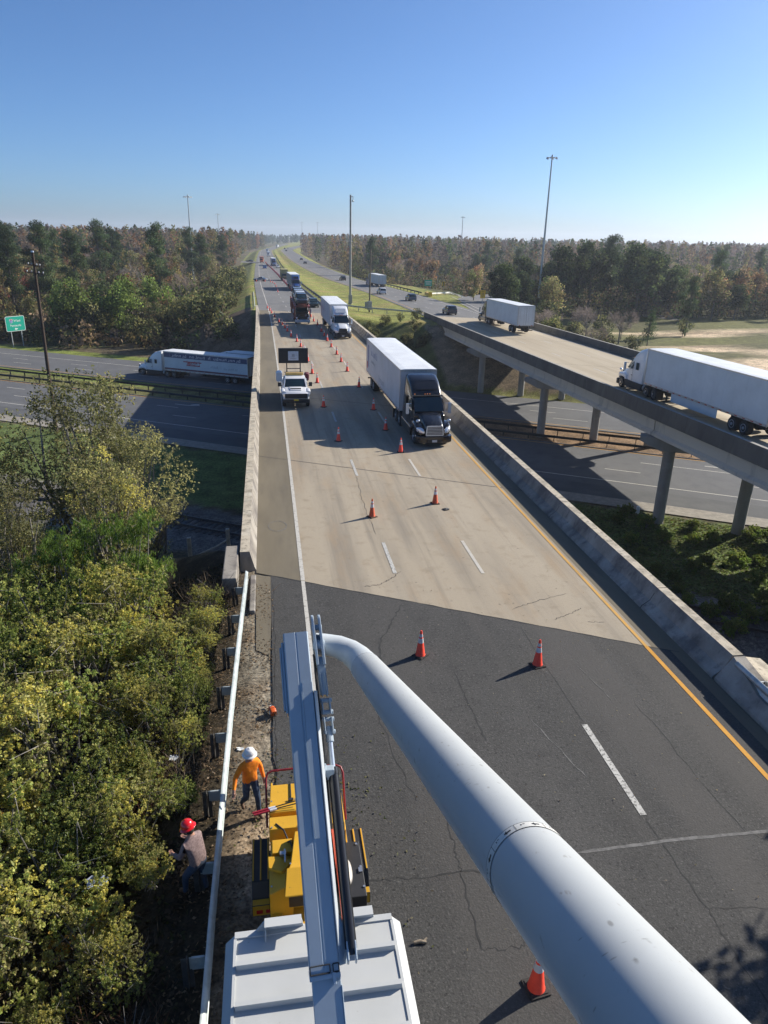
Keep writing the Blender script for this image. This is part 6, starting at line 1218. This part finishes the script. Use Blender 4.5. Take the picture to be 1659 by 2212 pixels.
r_ = np.random.default_rng(35); proto('youngpine', 'young_pine', 8, [((r_.normal()*.9*(1-z/9), r_.normal()*.9*(1-z/9), z), (1.1-.09*z)*1.1+.25) for z in np.arange(1.6, 7.8, .45)], 90, .5, .10, [(.05,.085,.03), (.06,.09,.035)], 65, .12)
def bare(key, name, H, seed, colr, spread=.75, depth=4, n0=6, thin=.05, col=None):
    rng = np.random.default_rng(seed); br = twig_tree(rng, H, spread, depth, n0); mb = MB(); p0 = []; p1 = []
    for a, b, r_ in br:
        if r_ > .02: mb.tube([a, b], [r_, r_*.7], 5, 0, False)
        else: p0.append(a); p1.append(b)
    p0, p1 = np.array(p0), np.array(p1); k = 3; c = []; d = []; ln = []
    for _ in range(k):
        j = rng.normal(size=p0.shape)*.18; c.append((p0+p1)/2+j); d.append(p1-p0+rng.normal(size=p0.shape)*.25); ln.append(np.linalg.norm(p1-p0, axis=1))
    c, d, ln = np.concatenate(c), np.concatenate(d), np.concatenate(ln); n = len(c)
    me = leaves('crown', c, ln*1.1, np.full(n, thin), np.array(colr)*(1+rng.normal(size=n)*.2)[:, None], rng, LEAF, dirs=d)
    t = thing(name, 'tree', 'tree'); mb.build('trunk', BARKG, t); o = bpy.data.objects.new('crown', me); C.objects.link(o); o.parent = t; PROTO[key] = t; return t
bare('bare1', 'bare_tree', 15, 71, (.20,.175,.155)); bare('bare2', 'bare_tree', 14, 72, (.24,.19,.16), .6); bare('barebush', 'bare_bush', 6.5, 73, (.22,.18,.16), 1.1, 4, 9, .03)
USED = set()
def plant(key, x, y, s, label, group=None, rz=None, z=None, cat='tree', sz=None):
    if y > 60 and gz(x, y) < -6.4 and z is None: x *= LS; y *= LS; s = s*1.05 if not isinstance(s, tuple) else tuple(k*1.05 for k in s)
    o = PROTO[key]; loc = (x, y, (gz(x, y)-.15) if z is None else z); rz = rnd.uniform(0, 6.28) if rz is None else rz; sc = s if isinstance(s, tuple) else (s, s, s)
    if key not in USED:
        USED.add(key); o.location = loc; o.rotation_euler = (0,0,rz); o.scale = sc; o['label'] = label; o['category'] = cat
        if group: o['group'] = group
        if 'H' in o: del o['H']
        KIDS.setdefault(o.name, list(o.children)); return o
    c = dup(o, loc, rz, label, group, sc); c['category'] = cat; return c
for o in PROTO.values(): KIDS[o.name] = list(o.children)

# individually recognisable trees and bushes
plant('bright', -38.5, 152, 1.10, 'broad bright green tree behind the lower road, left of its pair'); plant('bright', -29.5, 150, 1.18, 'broad bright green tree behind the lower road, right of its pair')
plant('olive1', -22, 148, .62, 'dull green rounded tree right of the two bright green ones'); plant('bright', -23.5, 170, 1.05, 'bright green tree peeping out above the dull rounded one')
plant('youngpine', -56, 153, .9, 'small yellowish green tree behind the green road sign')
plant('pine1', 112, 232, (1.45, 1.45, 1.02), 'tallest dark pine standing over the right-hand woods'); plant('pine2', 96.5, 157, .62, 'slender dark pine alone in the clearing, bushy round its foot'); plant('brush2', 95.6, 156.4, 1.0, 'dark bush round the foot of the slender clearing pine', cat='bush')
for x, y, s in ((84, 200, 1.45), (94, 206, 1.5), (104, 196, 1.5), (76, 214, 1.2), (112, 210, 1.4)): plant('oak1', x, y, s, 'large dark green oak behind the grey bare bush on the right', 'dark oaks beyond the right bridge')
plant('oak2', 118, 202, 1.0, 'dark oak at the clearing edge, right of the slender pine'); plant('autumn1', 136, 196, 1.1, 'golden brown tree at the far side of the clearing'); plant('oak2', 131, 190, .7, 'squat dark evergreen in front of the golden brown tree'); plant('autumn2', 149, 190, 1.0, 'rusty tree at the right edge of the clearing')
plant('olive2', 68, 170, 1.0, 'yellow-olive tree just beyond the right bridge'); plant('barebush', 66, 144, 1.45, 'grey bare thicket beside the far parapet', cat='bush'); plant('barebush', 72, 141, 1.35, 'grey bare thicket, nearer the white truck', cat='bush'); plant('barebush', 60.5, 150, 1.2, 'grey bare thicket beside the yellow speed sign', cat='bush')
plant('brush2', 57.5, 158, 1.25, 'dark green bush beside the yellow speed sign', cat='bush'); plant('brush', 61.5, 172, 1.7, 'wide dark bush on the inside of the slip road', cat='bush'); plant('oak2', 58, 178, .95, 'dark oak on the inside of the slip road'); plant('oak1', 66, 186, .95, 'rounded dark oak right of the one inside the slip road'); plant('olive1', 74, 188, .95, 'olive tree behind the yellow-olive one by the right bridge'); plant('olive1', 52, 182, .7, 'small olive tree right beside the slip road'); plant('brush2', 63, 160, 1.7, 'broad dark bush behind the white trailer seen from the rear', cat='bush'); plant('youngpine', 78.5, 141, 1.0, 'small green pine between the bare thicket and the sand')
plant('bare1', -20, 520, 1.5, 'leafless tree standing above the skyline left of the road'); plant('brush', 128, 128, .8, 'dark bush at the right edge above the white trailer', cat='bush'); plant('barebush', 140, 165, .7, 'grey brush heap in the middle of the clearing', cat='bush')
for i, (x, y) in enumerate(((57, 134), (52, 128), (60, 126), (64, 132), (70, 131), (54, 140), (66, 150), (72, 150), (78, 152), (50, 122))): plant(('brush', 'brush2', 'barebush')[i % 3], x, y, .8+.15*(i % 4), 'low scrub along the outside of the right bridge', 'scrub beside the right bridge', cat='bush')
# woods left of the road
def scatter(n, xr, yr, ok, dmin, seed, taken):
    r_ = random.Random(seed); out = []
    for _ in range(n*60):
        x, y = r_.uniform(*xr), r_.uniform(*yr)
        if ok(x, y) and all((x-a)**2+(y-b)**2 > dmin**2 for a, b in taken): taken.append((x, y)); out.append((x, y))
        if len(out) >= n: break
    return out
taken = [(-38.5, 152), (-29.5, 150), (-22, 148), (-23.5, 170), (-56, 153)]
okL = lambda x, y: v_of(x, y) > 104 and x < -13+float(dL(y)) and math.hypot((x+138)/50, (y-300)/48) > 1 and math.hypot((x+100)/22, (y-255)/30) > 1 and x > -.42*y-6
front = scatter(26, (-75, -34), (140, 200), lambda x, y: okL(x, y) and v_of(x, y) < 140, 5.0, 2, taken)
for i, (x, y) in enumerate(front): k = ('olive1', 'olive2', 'brush2', 'vine1', 'oak2', 'brush')[i % 6]; plant(k, x, y, rnd.uniform(.6, .85) if k[0] != 'b' else rnd.uniform(1.0, 1.5), 'dull olive tree of the thicket edge behind the lower road', 'trees of the left thicket edge')
lab = {'p': 'dark pine among the woods on the left', 'a': 'rust-brown tree among the woods on the left', 'o': 'olive-green tree among the woods on the left', 'v': 'vine-clad tree among the woods on the left', 'b': 'grey leafless tree among the woods on the left', 'r': 'dull red maple among the woods on the left'}
grp = {'p': 'pines of the left woods', 'a': 'autumn trees of the left woods', 'o': 'olive trees of the left woods', 'v': 'vine-clad trees of the left woods', 'b': 'leafless trees of the left woods', 'r': 'red maples of the left woods'}
mix = ['pine1', 'olive1', 'autumn1', 'bare1', 'olive2', 'vine1', 'pine2', 'bare2', 'autumn2', 'oak1', 'vine2', 'olive2']
for i, (x, y) in enumerate(scatter(96, (-235, -14), (170, 390), okL, 7.0, 3, taken)):
    k = mix[i % len(mix)] if x > -70 or i % 3 else ('red' if i % 2 else 'pine1'); s = rnd.uniform(.78, 1.12)
    if k[0] == 'p': s = rnd.uniform(.78, 1.08)
    kk = 'o' if k.startswith(('olive', 'oak')) else k[0]; plant(k, x, y, s, lab[kk], grp[kk])
for x, y, s in ((-66, 182, 1.02), (-61, 190, 1.0), (-57, 180, .93), (-52, 188, 1.0), (-47, 196, .92), (-68, 200, 1.04)): plant(('pine1', 'pine2')[int(y) % 2 and 1], x, y, s, lab['p'], grp['p'])
for x, y, s in ((-58, 176, .9), (-58, 196, .95), (-76, 205, .9), (-92, 210, 1.0)): plant('red', x, y, s, lab['r'], grp['r'])
for i, (x, y) in enumerate(scatter(62, (-34, -5.5), (108, 270), lambda x, y: v_of(x, y) > 103 and x < -5.5+float(dL(y)) and (y < 200 or x > -22), 3.0, 4, [(-29.5,150),(-22,148)])):
    plant(('brush', 'brush2')[i % 2], x, y, rnd.uniform(1.0, 1.9)*(.75 if x > -10 else 1), 'dark tangled scrub on the bank left of the far road', 'scrub on the left bank', cat='bush')
# woods right of the road
lab = {k: v.replace('on the left', 'on the right') for k, v in lab.items()}; grp = {k: v.replace('left', 'right') for k, v in grp.items()}
tk = [(112,232),(84,200),(94,206),(104,196),(76,214),(112,210),(118,202),(136,196),(149,190)]
okR = lambda x, y: x > float(cR(y))+13+34*max(0, 1-abs(y-225)/75) and y < 430 and not (48 < x < 175 and y < 188) and y > 205 and x < .76*y+12 and not (x > 140 and 224 < y < 250)
mixr = ['autumn1', 'olive1', 'bare2', 'vine1', 'olive2', 'pine2', 'autumn2', 'bare1', 'vine2', 'oak1']
for i, (x, y) in enumerate(scatter(88, (38, 300), (205, 430), okR, 6.6, 6, tk)):
    k = mixr[i % len(mixr)]; s = rnd.uniform(.80, 1.12) if k[0] != 'p' else rnd.uniform(.7, .95); kk = 'o' if k.startswith(('olive', 'oak')) else k[0]; plant(k, x, y, s, lab[kk], grp[kk])
for i, (x, y) in enumerate(scatter(18, (40, 95), (215, 330), lambda x, y: float(cR(y))+10+32*max(0, 1-abs(y-225)/75) < x < float(cR(y))+22+36*max(0, 1-abs(y-225)/75), 3.5, 9, [])):
    plant(('brush', 'brush2')[i % 2], x, y, rnd.uniform(.7, 1.2), 'low green scrub along the front of the right woods', 'scrub along the right woods', cat='bush')
for i, (x, y) in enumerate(scatter(16, (15.5, 26), (98, 128), lambda x, y: 101 < v_of(x, y) < 119, 2.4, 12, [])):
    plant(('brush', 'brush2')[i % 2], x, y, rnd.uniform(.35, .6), 'low green bush on the grassy slope between the bridges', 'bushes between the bridges', cat='bush')
# far woods: one mass
def far_woods():
    rng = np.random.default_rng(5); P = []; K = []; S = []
    def add(n, xr, yr, cols, ok, h=(15, 21)):
        x = rng.uniform(*xr, n*4); y = yr[0]+(yr[1]-yr[0])*rng.random(n*4)**1.6; m_ = ok(x, y); x, y = x[m_][:n], y[m_][:n]; q = 64
        q = 110; hh = rng.uniform(*h, len(x)); gz_ = ground(x, y); cc = np.array(cols)[rng.integers(0, len(cols), len(x))]*(1+rng.normal(size=len(x))*.18)[:, None]
        tt = rng.random((len(x), q))**.8; wd_ = 3.0*np.sin(np.pi*np.clip(tt*.85+.12, 0, 1))**.7; a = rng.random((len(x), q))*6.283; rd = wd_*rng.random((len(x), q))**.4
        P.append(np.stack([x[:, None]+np.cos(a)*rd, y[:, None]+np.sin(a)*rd, gz_[:, None]+1.0+tt*(hh[:, None]-1)], -1).reshape(-1, 3)); K.append(np.repeat(cc, q, 0)); S.append(np.repeat(1.0+.0006*y, q))
    mixc = [G1, G3, OL1, OL2, BR1, (.15,.115,.085), (.17,.135,.115), RU1, RU2]
    gray = [(.21,.165,.145), (.23,.185,.16), (.19,.15,.13), OL2, G2, (.18,.12,.075), BR1, RU2]
    add(2400, (-900, 0), (385, 1300), mixc, lambda x, y: (x < -16+dL(y)) & (x > -.46*y-25), (12, 24)); add(2200, (20, 1100), (400, 1300), gray+[G1, G3, OL1], lambda x, y: (x > cR(y)+16) & (x < .80*y+40), (11, 22.5))
    add(900, (150, 520), (240, 420), gray, lambda x, y: (x > .72*y+5) & (x < 1.2*y+80) & ((y > 262) | (x > 330)), (11, 20.5)); add(700, (-520, -150), (230, 400), gray+[RU2, G1], lambda x, y: (x < -.36*y-24) & (x > -.5*y-30), (15, 22))
    add(1100, (-900, 1500), (1300, 2600), [G1, G3, (.05,.06,.04)], lambda x, y: (x < -18+dL(y)) | (x > cR(y)+18), (15, 21)); add(120, (-60, 170), (1700, 2500), [G1, G3], lambda x, y: x < 1e9, (14, 19))
    P_, K_, S_ = np.concatenate(P), np.concatenate(K), np.concatenate(S); n = len(P_)
    me = leaves('far_woods', P_, S_*rng.uniform(.7, 1.7, n), S_*rng.uniform(.4, .95, n), K_*(1+rng.normal(size=n)*.14)[:, None], rng, FARLEAF); o = bpy.data.objects.new('far_woods', me); C.objects.link(o)
    tag(o, 'mass of far mixed woods reaching to the skyline', 'woods', kind='stuff')
far_woods()
def understory():
    rng = np.random.default_rng(15); P = []; K = []; S = []
    cols = np.array([G1, G2, OL1, OL2, BR1, (.075,.085,.032), (.14,.10,.06), (.10,.062,.03), (.10,.082,.068)])
    def add(n, xr, yr, ok, h, q=46, R_=2.2):
        x = rng.uniform(*xr, n*5); y = rng.uniform(*yr, n*5); m_ = np.array([bool(ok(a, b)) for a, b in zip(x, y)]); x, y = x[m_][:n], y[m_][:n]; hh = rng.uniform(*h, len(x))
        c = cols[rng.integers(0, len(cols), len(x))]*(1+rng.normal(size=len(x))*.2)[:, None]; tt = rng.random((len(x), q)); a = rng.random((len(x), q))*6.283; rd = R_*rng.random((len(x), q))**.5*(1.1-.5*tt)
        P.append(np.stack([x[:, None]+np.cos(a)*rd, y[:, None]+np.sin(a)*rd, ground(x, y)[:, None]+.2+tt*hh[:, None]], -1).reshape(-1, 3)); K.append(np.repeat(c, q, 0)); S.append(np.full(len(x)*q, 1.0))
    add(1400, (-180, -14), (150, 395), lambda x, y: okL(x, y) and v_of(x, y) > 118, (3, 9)); add(1500, (38, 340), (205, 430), okR, (3, 9)); add(500, (-40, -5), (112, 420), lambda x, y: v_of(x, y) > 106 and x < -7+float(dL(y)), (1.2, 3.5), 40, 1.6)
    add(420, (48, 240), (196, 262), lambda x, y: y > 200+.1*abs(x-110) and x < .76*y+15 and x > 62 and not (150 < x < 180 and y > 232), (2.5, 8))
    add(160, (-80, -34), (138, 175), lambda x, y: 101 < v_of(x, y) < 118 and x < -20, (1.5, 5))
    P_, K_, S_ = np.concatenate(P), np.concatenate(K), np.concatenate(S); n = len(P_)
    me = leaves('undergrowth', P_, S_*rng.uniform(.5, 1.2, n), S_*rng.uniform(.3, .7, n), K_*(1+rng.normal(size=n)*.18)[:, None], rng, FARLEAF); o = bpy.data.objects.new('undergrowth', me); C.objects.link(o)
    tag(o, 'tangled undergrowth filling the woods on both sides', 'undergrowth', kind='stuff')
understory()
clear_edge = scatter(34, (112, 235), (188, 252), lambda x, y: y > 188+.12*abs(x-130) and x < .95*y+20 and not (150 < x < 175 and y > 225), 5.0, 31, [(118,202),(136,196),(149,190),(112,232),(131,190)])
for i, (x, y) in enumerate(clear_edge):
    k = ('oak1', 'autumn2', 'olive1', 'oak2', 'vine2', 'autumn1', 'olive2', 'pine2')[i % 8]; plant(k, x, y, rnd.uniform(.85, 1.25) if k[0] != 'p' else .85, 'mixed tree of the wood edge behind the sandy clearing', 'trees behind the sandy clearing')
for i, (x, y) in enumerate(scatter(16, (125, 215), (180, 215), lambda x, y: x < .95*y+20, 4.0, 33, [])): plant(('brush2', 'brush')[i % 2], x, y, rnd.uniform(.7, 1.2), 'low dark bush along the far side of the clearing', 'bushes along the clearing', cat='bush')

# near shrubs left of the guardrail
def shrub(key, name, H, Rr, n, ln, wd, cols, seed, stems=9, needle=False, tip=None, ncl=26, bottom=.25):
    rng = np.random.default_rng(seed); cl = blob(rng, ncl, (0,0,H*.58), (Rr,Rr,H*.40), Rr*.36, .45); pts, idx = in_clusters(cl, 100, rng, .5); sel = rng.integers(0, len(pts), n); pts, idx = pts[sel], idx[sel]
    pts = pts+rng.normal(size=pts.shape)*ln*.4; cols = np.array(cols); pk = rng.integers(0, len(cols), ncl); col = cols[np.where(rng.random(n) < .6, pk[idx], rng.integers(0, len(cols), n))]*(1+rng.normal(size=n)*.26)[:, None]
    if tip is not None:
        hot = rng.random(ncl) < .13; q = hot[idx] & (rng.random(n) < .6); col[q] = np.array(tip)*(1+rng.normal(size=q.sum())*.2)[:, None]
    dirs = None
    if needle: dirs = rng.normal(size=(n, 3))*.45+np.array([0, 0, 1.0])
    me = leaves('crown', pts, ln*rng.uniform(.6, 1.4, n), wd*rng.uniform(.6, 1.4, n), col, rng, LEAF, dirs=dirs); mb = MB()
    for c, r_ in cl:
        b = Vector((rng.normal()*Rr*.15, rng.normal()*Rr*.15, -.4)); t_ = Vector(c); mb.tube([b, b.lerp(t_, .5)+Vector(rng.normal(size=3)*.12*Rr)+Vector((0,0,.2)), t_, t_+Vector(rng.normal(size=3)*.25*Rr)], [.03*H/3, .022*H/3, .012, .004], 5, 0, False)
    t = thing(name, 'shrub', 'shrub'); mb.build('stems', BARKG, t); o = bpy.data.objects.new('crown', me); C.objects.link(o); o.parent = t; PROTO[key] = t; KIDS[t.name] = list(t.children)
GA, GB, GC, YE, OR_ = (.37,.385,.105), (.26,.32,.078), (.45,.42,.155), (.58,.51,.12), (.60,.36,.08)
shrub('sA', 'leafy_shrub', 3.2, 1.7, 16000, .075, .045, [GA, GB, GC, (.20,.18,.075)], 81, tip=YE)
shrub('sB', 'leafy_shrub', 3.2, 1.7, 16000, .072, .043, [GB, (.10,.135,.034), GA], 82)
shrub('sE', 'yellowing_shrub', 2.8, 1.5, 12000, .082, .05, [GA, GC, YE, GB, (.22,.19,.04)], 83, tip=OR_)
shrub('sD', 'feathery_cedar', 3.6, 1.3, 14000, .13, .022, [(.105,.165,.028), (.13,.19,.035), (.085,.14,.028)], 84, needle=True)
shrub('sT', 'slender_tree', 10.5, 3.0, 21000, .125, .07, [(.21,.205,.09), (.17,.18,.07), (.24,.22,.11), GC], 85, ncl=44)
shrub('sU', 'slender_tree', 9.0, 2.6, 17000, .12, .068, [GC, (.22,.19,.085), (.16,.17,.065)], 88, ncl=38, tip=YE)
shrub('sG', 'green_weed_clump', 1.6, 1.1, 5200, .12, .075, [(.13,.20,.035), (.165,.24,.042), (.10,.16,.034), (.20,.22,.05)], 86, ncl=18)
def dry(key, seed, H, n=900, col=((.17,.125,.085), (.13,.10,.07), (.21,.16,.11))):
    rng = np.random.default_rng(seed); b = rng.normal(size=(n, 3))*np.array([.5, .5, 0]); d = rng.normal(size=(n, 3))*np.array([.6, .6, .25])+np.array([0, 0, .8]); ln = rng.uniform(.3, 1.0, n)*H
    d /= np.linalg.norm(d, axis=1)[:, None]; c = b+d*ln[:, None]*rng.uniform(.3, .8, n)[:, None]; me = leaves('crown', c, ln*.8, rng.uniform(.008, .03, n), np.array(col)[rng.integers(0, 3, n)]*(1+rng.normal(size=n)*.25)[:, None], rng, LEAF, dirs=d)
    mb = MB()
    for i in range(10): a = rng.uniform(0, 6.28); mb.tube([(0,0,-.2), (math.cos(a)*.2*H, math.sin(a)*.2*H, H*.5), (math.cos(a)*.6*H, math.sin(a)*.6*H, H*rng.uniform(.5, 1.1))], [.014, .010, .004], 4, 0, False)
    t = thing('dry_weed_clump', 'weeds', 'weeds'); mb.build('stems', BARKG, t); o = bpy.data.objects.new('crown', me); C.objects.link(o); o.parent = t; PROTO[key] = t; KIDS[t.name] = list(t.children)
dry('dry1', 91, 1.2); dry('dry2', 92, .9, 900, ((.20,.10,.06), (.16,.09,.06), (.12,.09,.06)))
plant('sT', -7.1, 35.4, .84, 'slender sparse tree at the far end of the left shrubs, leaning right', rz=.4, cat='tree'); plant('sT', -9.2, 36.0, 1.10, 'tallest sparse tree at the far end of the left shrubs', rz=2.1, cat='tree')
plant('sU', -13.6, 35.0, 1.0, 'sparse olive tree below the dark utility pole', rz=1.0, cat='tree'); plant('sU', -17.5, 38.5, .95, 'sparse olive tree left of the dark utility pole', rz=3.0, cat='tree'); plant('barebush', -15.5, 34.5, 1.1, 'grey leafless bush at the left edge below the road', cat='bush')
plant('sU', -7.2, 29.5, .72, 'yellow-tinged tree above the railway, in the left shrubs', rz=2.5, cat='tree'); plant('sT', -11.4, 29.5, .68, 'olive tree in the middle of the left shrubs', rz=5, cat='tree')
plant('sD', -5.55, 26.6, 1.12, 'feathery green cedar at the edge of the left shrubs', cat='shrub'); plant('sD', -7.6, 26.0, 1.3, 'feathery green cedar behind the first one', cat='shrub')
NEAR = [('sA',-5.2,23.2,1.05),('sE',-4.3,21.2,.85),('sB',-7.6,22.8,1.3),('sA',-10.4,24.6,1.45),('sB',-12.6,27.2,1.5),('sA',-5.9,19.6,1.15),('sE',-4.5,17.9,.8),('sB',-8.6,19.6,1.4),('sA',-11.2,20.6,1.5),('sA',-6.1,16.4,1.2),
        ('sB',-4.4,14.7,.72),('sA',-8.8,16.6,1.35),('sE',-6.4,13.6,1.05),('sB',-4.9,12.2,.8),('sA',-8.6,13.4,1.3),('sE',-3.9,10.6,.62),('sA',-5.8,10.4,.95),('sB',-7.8,10.4,1.2),('sE',-4.9,8.4,.72),('sD',-4.4,6.6,.5),('sB',-6.2,7.6,.9),('sA',-3.7,5.2,.5),('sE',-3.3,12.6,.42),('sA',-10.8,17.4,1.4),('sB',-14.6,30.5,1.5),('sA',-9.3,27.4,1.3),('sE',-6.4,24.8,.95),('sA',-4.1,8.9,.42)]
nl = {'sA': 'olive-green leafy shrub on the slope left of the guardrail', 'sB': 'deep green leafy shrub on the slope left of the guardrail', 'sE': 'yellowing leafy shrub on the slope left of the guardrail', 'sD': 'small feathery cedar at the bottom left corner'}
for k, x, y, s in NEAR: plant(k, x, y, s, nl[k], {'sA': 'olive-green left shrubs', 'sB': 'deep green left shrubs', 'sE': 'yellowing left shrubs', 'sD': 'left cedars'}[k], cat='shrub')
for i, (x, y, s) in enumerate(((-3.6,16.6,.66),(-3.4,14.9,.58),(-3.7,13.2,.66),(-3.3,18.4,.62),(-3.5,20.2,.66),(-3.3,12.3,.42),(-3.2,9.6,.42),(-2.6,17.6,.38),(-2.5,15.8,.32),(-2.55,19.2,.38),(-2.4,21.4,.40),(-2.5,13.7,.28),(-2.45,22.8,.42),(-2.9,21.6,.5),(-2.35,18.3,.25),(-2.3,16.6,.22),(-2.3,20.3,.28))):
    plant(('sA', 'sE', 'sA', 'sB')[i % 4], x, y, s, 'low leafy growth reaching the guardrail posts', 'growth along the guardrail', cat='shrub')
for i, (x, y) in enumerate(((-2.7,22.6),(-3.1,21.0),(-2.6,19.6),(-3.4,18.6),(-2.9,17.2),(-3.2,15.8),(-2.6,14.6),(-3.3,13.6),(-3.0,9.6),(-2.7,8.2),(-3.2,7.0),(-2.9,5.6),(-2.2,24.0),(-3.5,23.6))):
    plant(('dry1', 'dry2')[i % 2], x, y, rnd.uniform(.6, 1.0), 'dry brown weeds behind the guardrail posts', 'dry weeds behind the guardrail', cat='weeds')
# the leafy branch the man with the red helmet is holding
plant('sE', -2.75, 11.25, .30, 'leafy branch held by the man in the red hard hat', z=.25, cat='branch')
for i, (x, y) in enumerate(scatter(130, (25, 56), (14, 54), lambda x, y: 36.8 < v_of(x, y) < 55.6, 1.15, 21, [])): plant('sG', x, y, rnd.uniform(.35, .8)*(1.25 if x > 36 else 1), 'bright green weeds under the near end of the right bridge', 'weeds below the right bridge', cat='weeds')
for i, (x, y) in enumerate(scatter(10, (30, 50), (80, 95), lambda x, y: 96.3 < v_of(x, y) < 99, 1.6, 22, [])): plant('sG', x, y, rnd.uniform(.4, .8), 'low green weeds at the foot of the paved slope', 'weeds at the slope foot', cat='weeds')
# unseen trees added to throw the shadow across the near right asphalt corner
plant('oak1', 20.6, 11.2, .58, 'second unseen tree added for its shadow outside the frame, right of the near asphalt'); plant('oak2', 19.9, 11.9, .66, 'unseen tree added for its shadow just outside the frame, right of the near asphalt', rz=1.0)
for k in [k for k in PROTO if k not in USED]: print('UNUSED', k)
# fallen leaves and clippings
def litter(name, label, n, xr, yr, cols, seed, zf, dens=None, size=.07):
    rng = np.random.default_rng(seed); x = rng.uniform(*xr, n*3); y = rng.uniform(*yr, n*3)
    if dens is not None: m_ = rng.random(n*3) < dens(x, y); x, y = x[m_], y[m_]
    x, y = x[:n], y[:n]; n = len(x); P = np.stack([x, y, zf(x, y)+rng.uniform(.012, .04, n)], 1); d = rng.normal(size=(n, 3)); d[:, 2] *= .15
    me = leaves(name, P, size*rng.uniform(.5, 1.5, n), size*.55*rng.uniform(.5, 1.5, n), np.array(cols)[rng.integers(0, len(cols), n)]*(1+rng.normal(size=n)*.2)[:, None], rng, LEAF, dirs=d); o = bpy.data.objects.new(name, me); C.objects.link(o); tag(o, label, 'leaves', kind='stuff')
g2 = lambda x, y: np.maximum(ground(x, y), -.03)
litter('fallen_leaves', 'green clippings scattered round the chipper infeed', 1500, (-1.2, 3.0), (9.2, 16.0), [(.16,.17,.06), (.22,.21,.09), (.10,.13,.04)], 41, lambda x, y: np.zeros_like(x), lambda x, y: np.exp(-((x-.5)/1.0)**2-((y-13.2)/1.3)**2)+.015, .075)
litter('leaf_litter', 'brown fallen leaves on the strip beside the guardrail', 3600, (-2.3, -.15), (4.5, 25), [(.30,.21,.12), (.22,.15,.09), (.36,.26,.17), (.16,.115,.07)], 42, g2, lambda x, y: .35+.65*(np.sin(x*3+y*1.7)+np.sin(y*2.3) > -.2), .075)
litter('slope_litter', 'leaf litter and dead stalks on the bank left of the guardrail', 9000, (-6, -2.0), (4.5, 27), [(.09,.065,.038), (.07,.05,.03), (.12,.085,.05), (.07,.075,.028)], 43, ground, None, .12)  # litter colours kept dark to paint in the shade on this bank
litter('grass_tufts', 'rough grass beside the lower highway', 30000, (12, 52), (20, 56), [(.13,.18,.045), (.165,.20,.055), (.18,.17,.07)], 44, ground, lambda x, y: (v_of(x, y) > 43)*(v_of(x, y) < 56.4)*1.0, .22)
litter('road_specks', 'bits of leaf and grit on the road', 260, (1, 12), (8, 26), [(.30,.26,.16), (.18,.14,.09)], 45, lambda x, y: np.zeros_like(x), None, .05)
# ---------------------------------------------------------------- haze: one even box of air
hm_ = bpy.data.materials.new('haze_air'); hm_.use_nodes = True; N = hm_.node_tree.nodes; N.remove(N['Principled BSDF']); pv = N.new('ShaderNodeVolumePrincipled')
pv.inputs['Color'].default_value = (.80,.88,1.0,1); pv.inputs['Density'].default_value = .00019; pv.inputs['Anisotropy'].default_value = .3
hm_.node_tree.links.new(pv.outputs[0], N['Material Output'].inputs['Volume'])
mb = MB(); mb.box(-3200, 3200, -420, 5100, -12, 60); hz = mb.build('haze', hm_); hz['kind'] = 'stuff'; hz['label'] = 'thin bluish haze in the air over the far woods'; hz['category'] = 'haze'
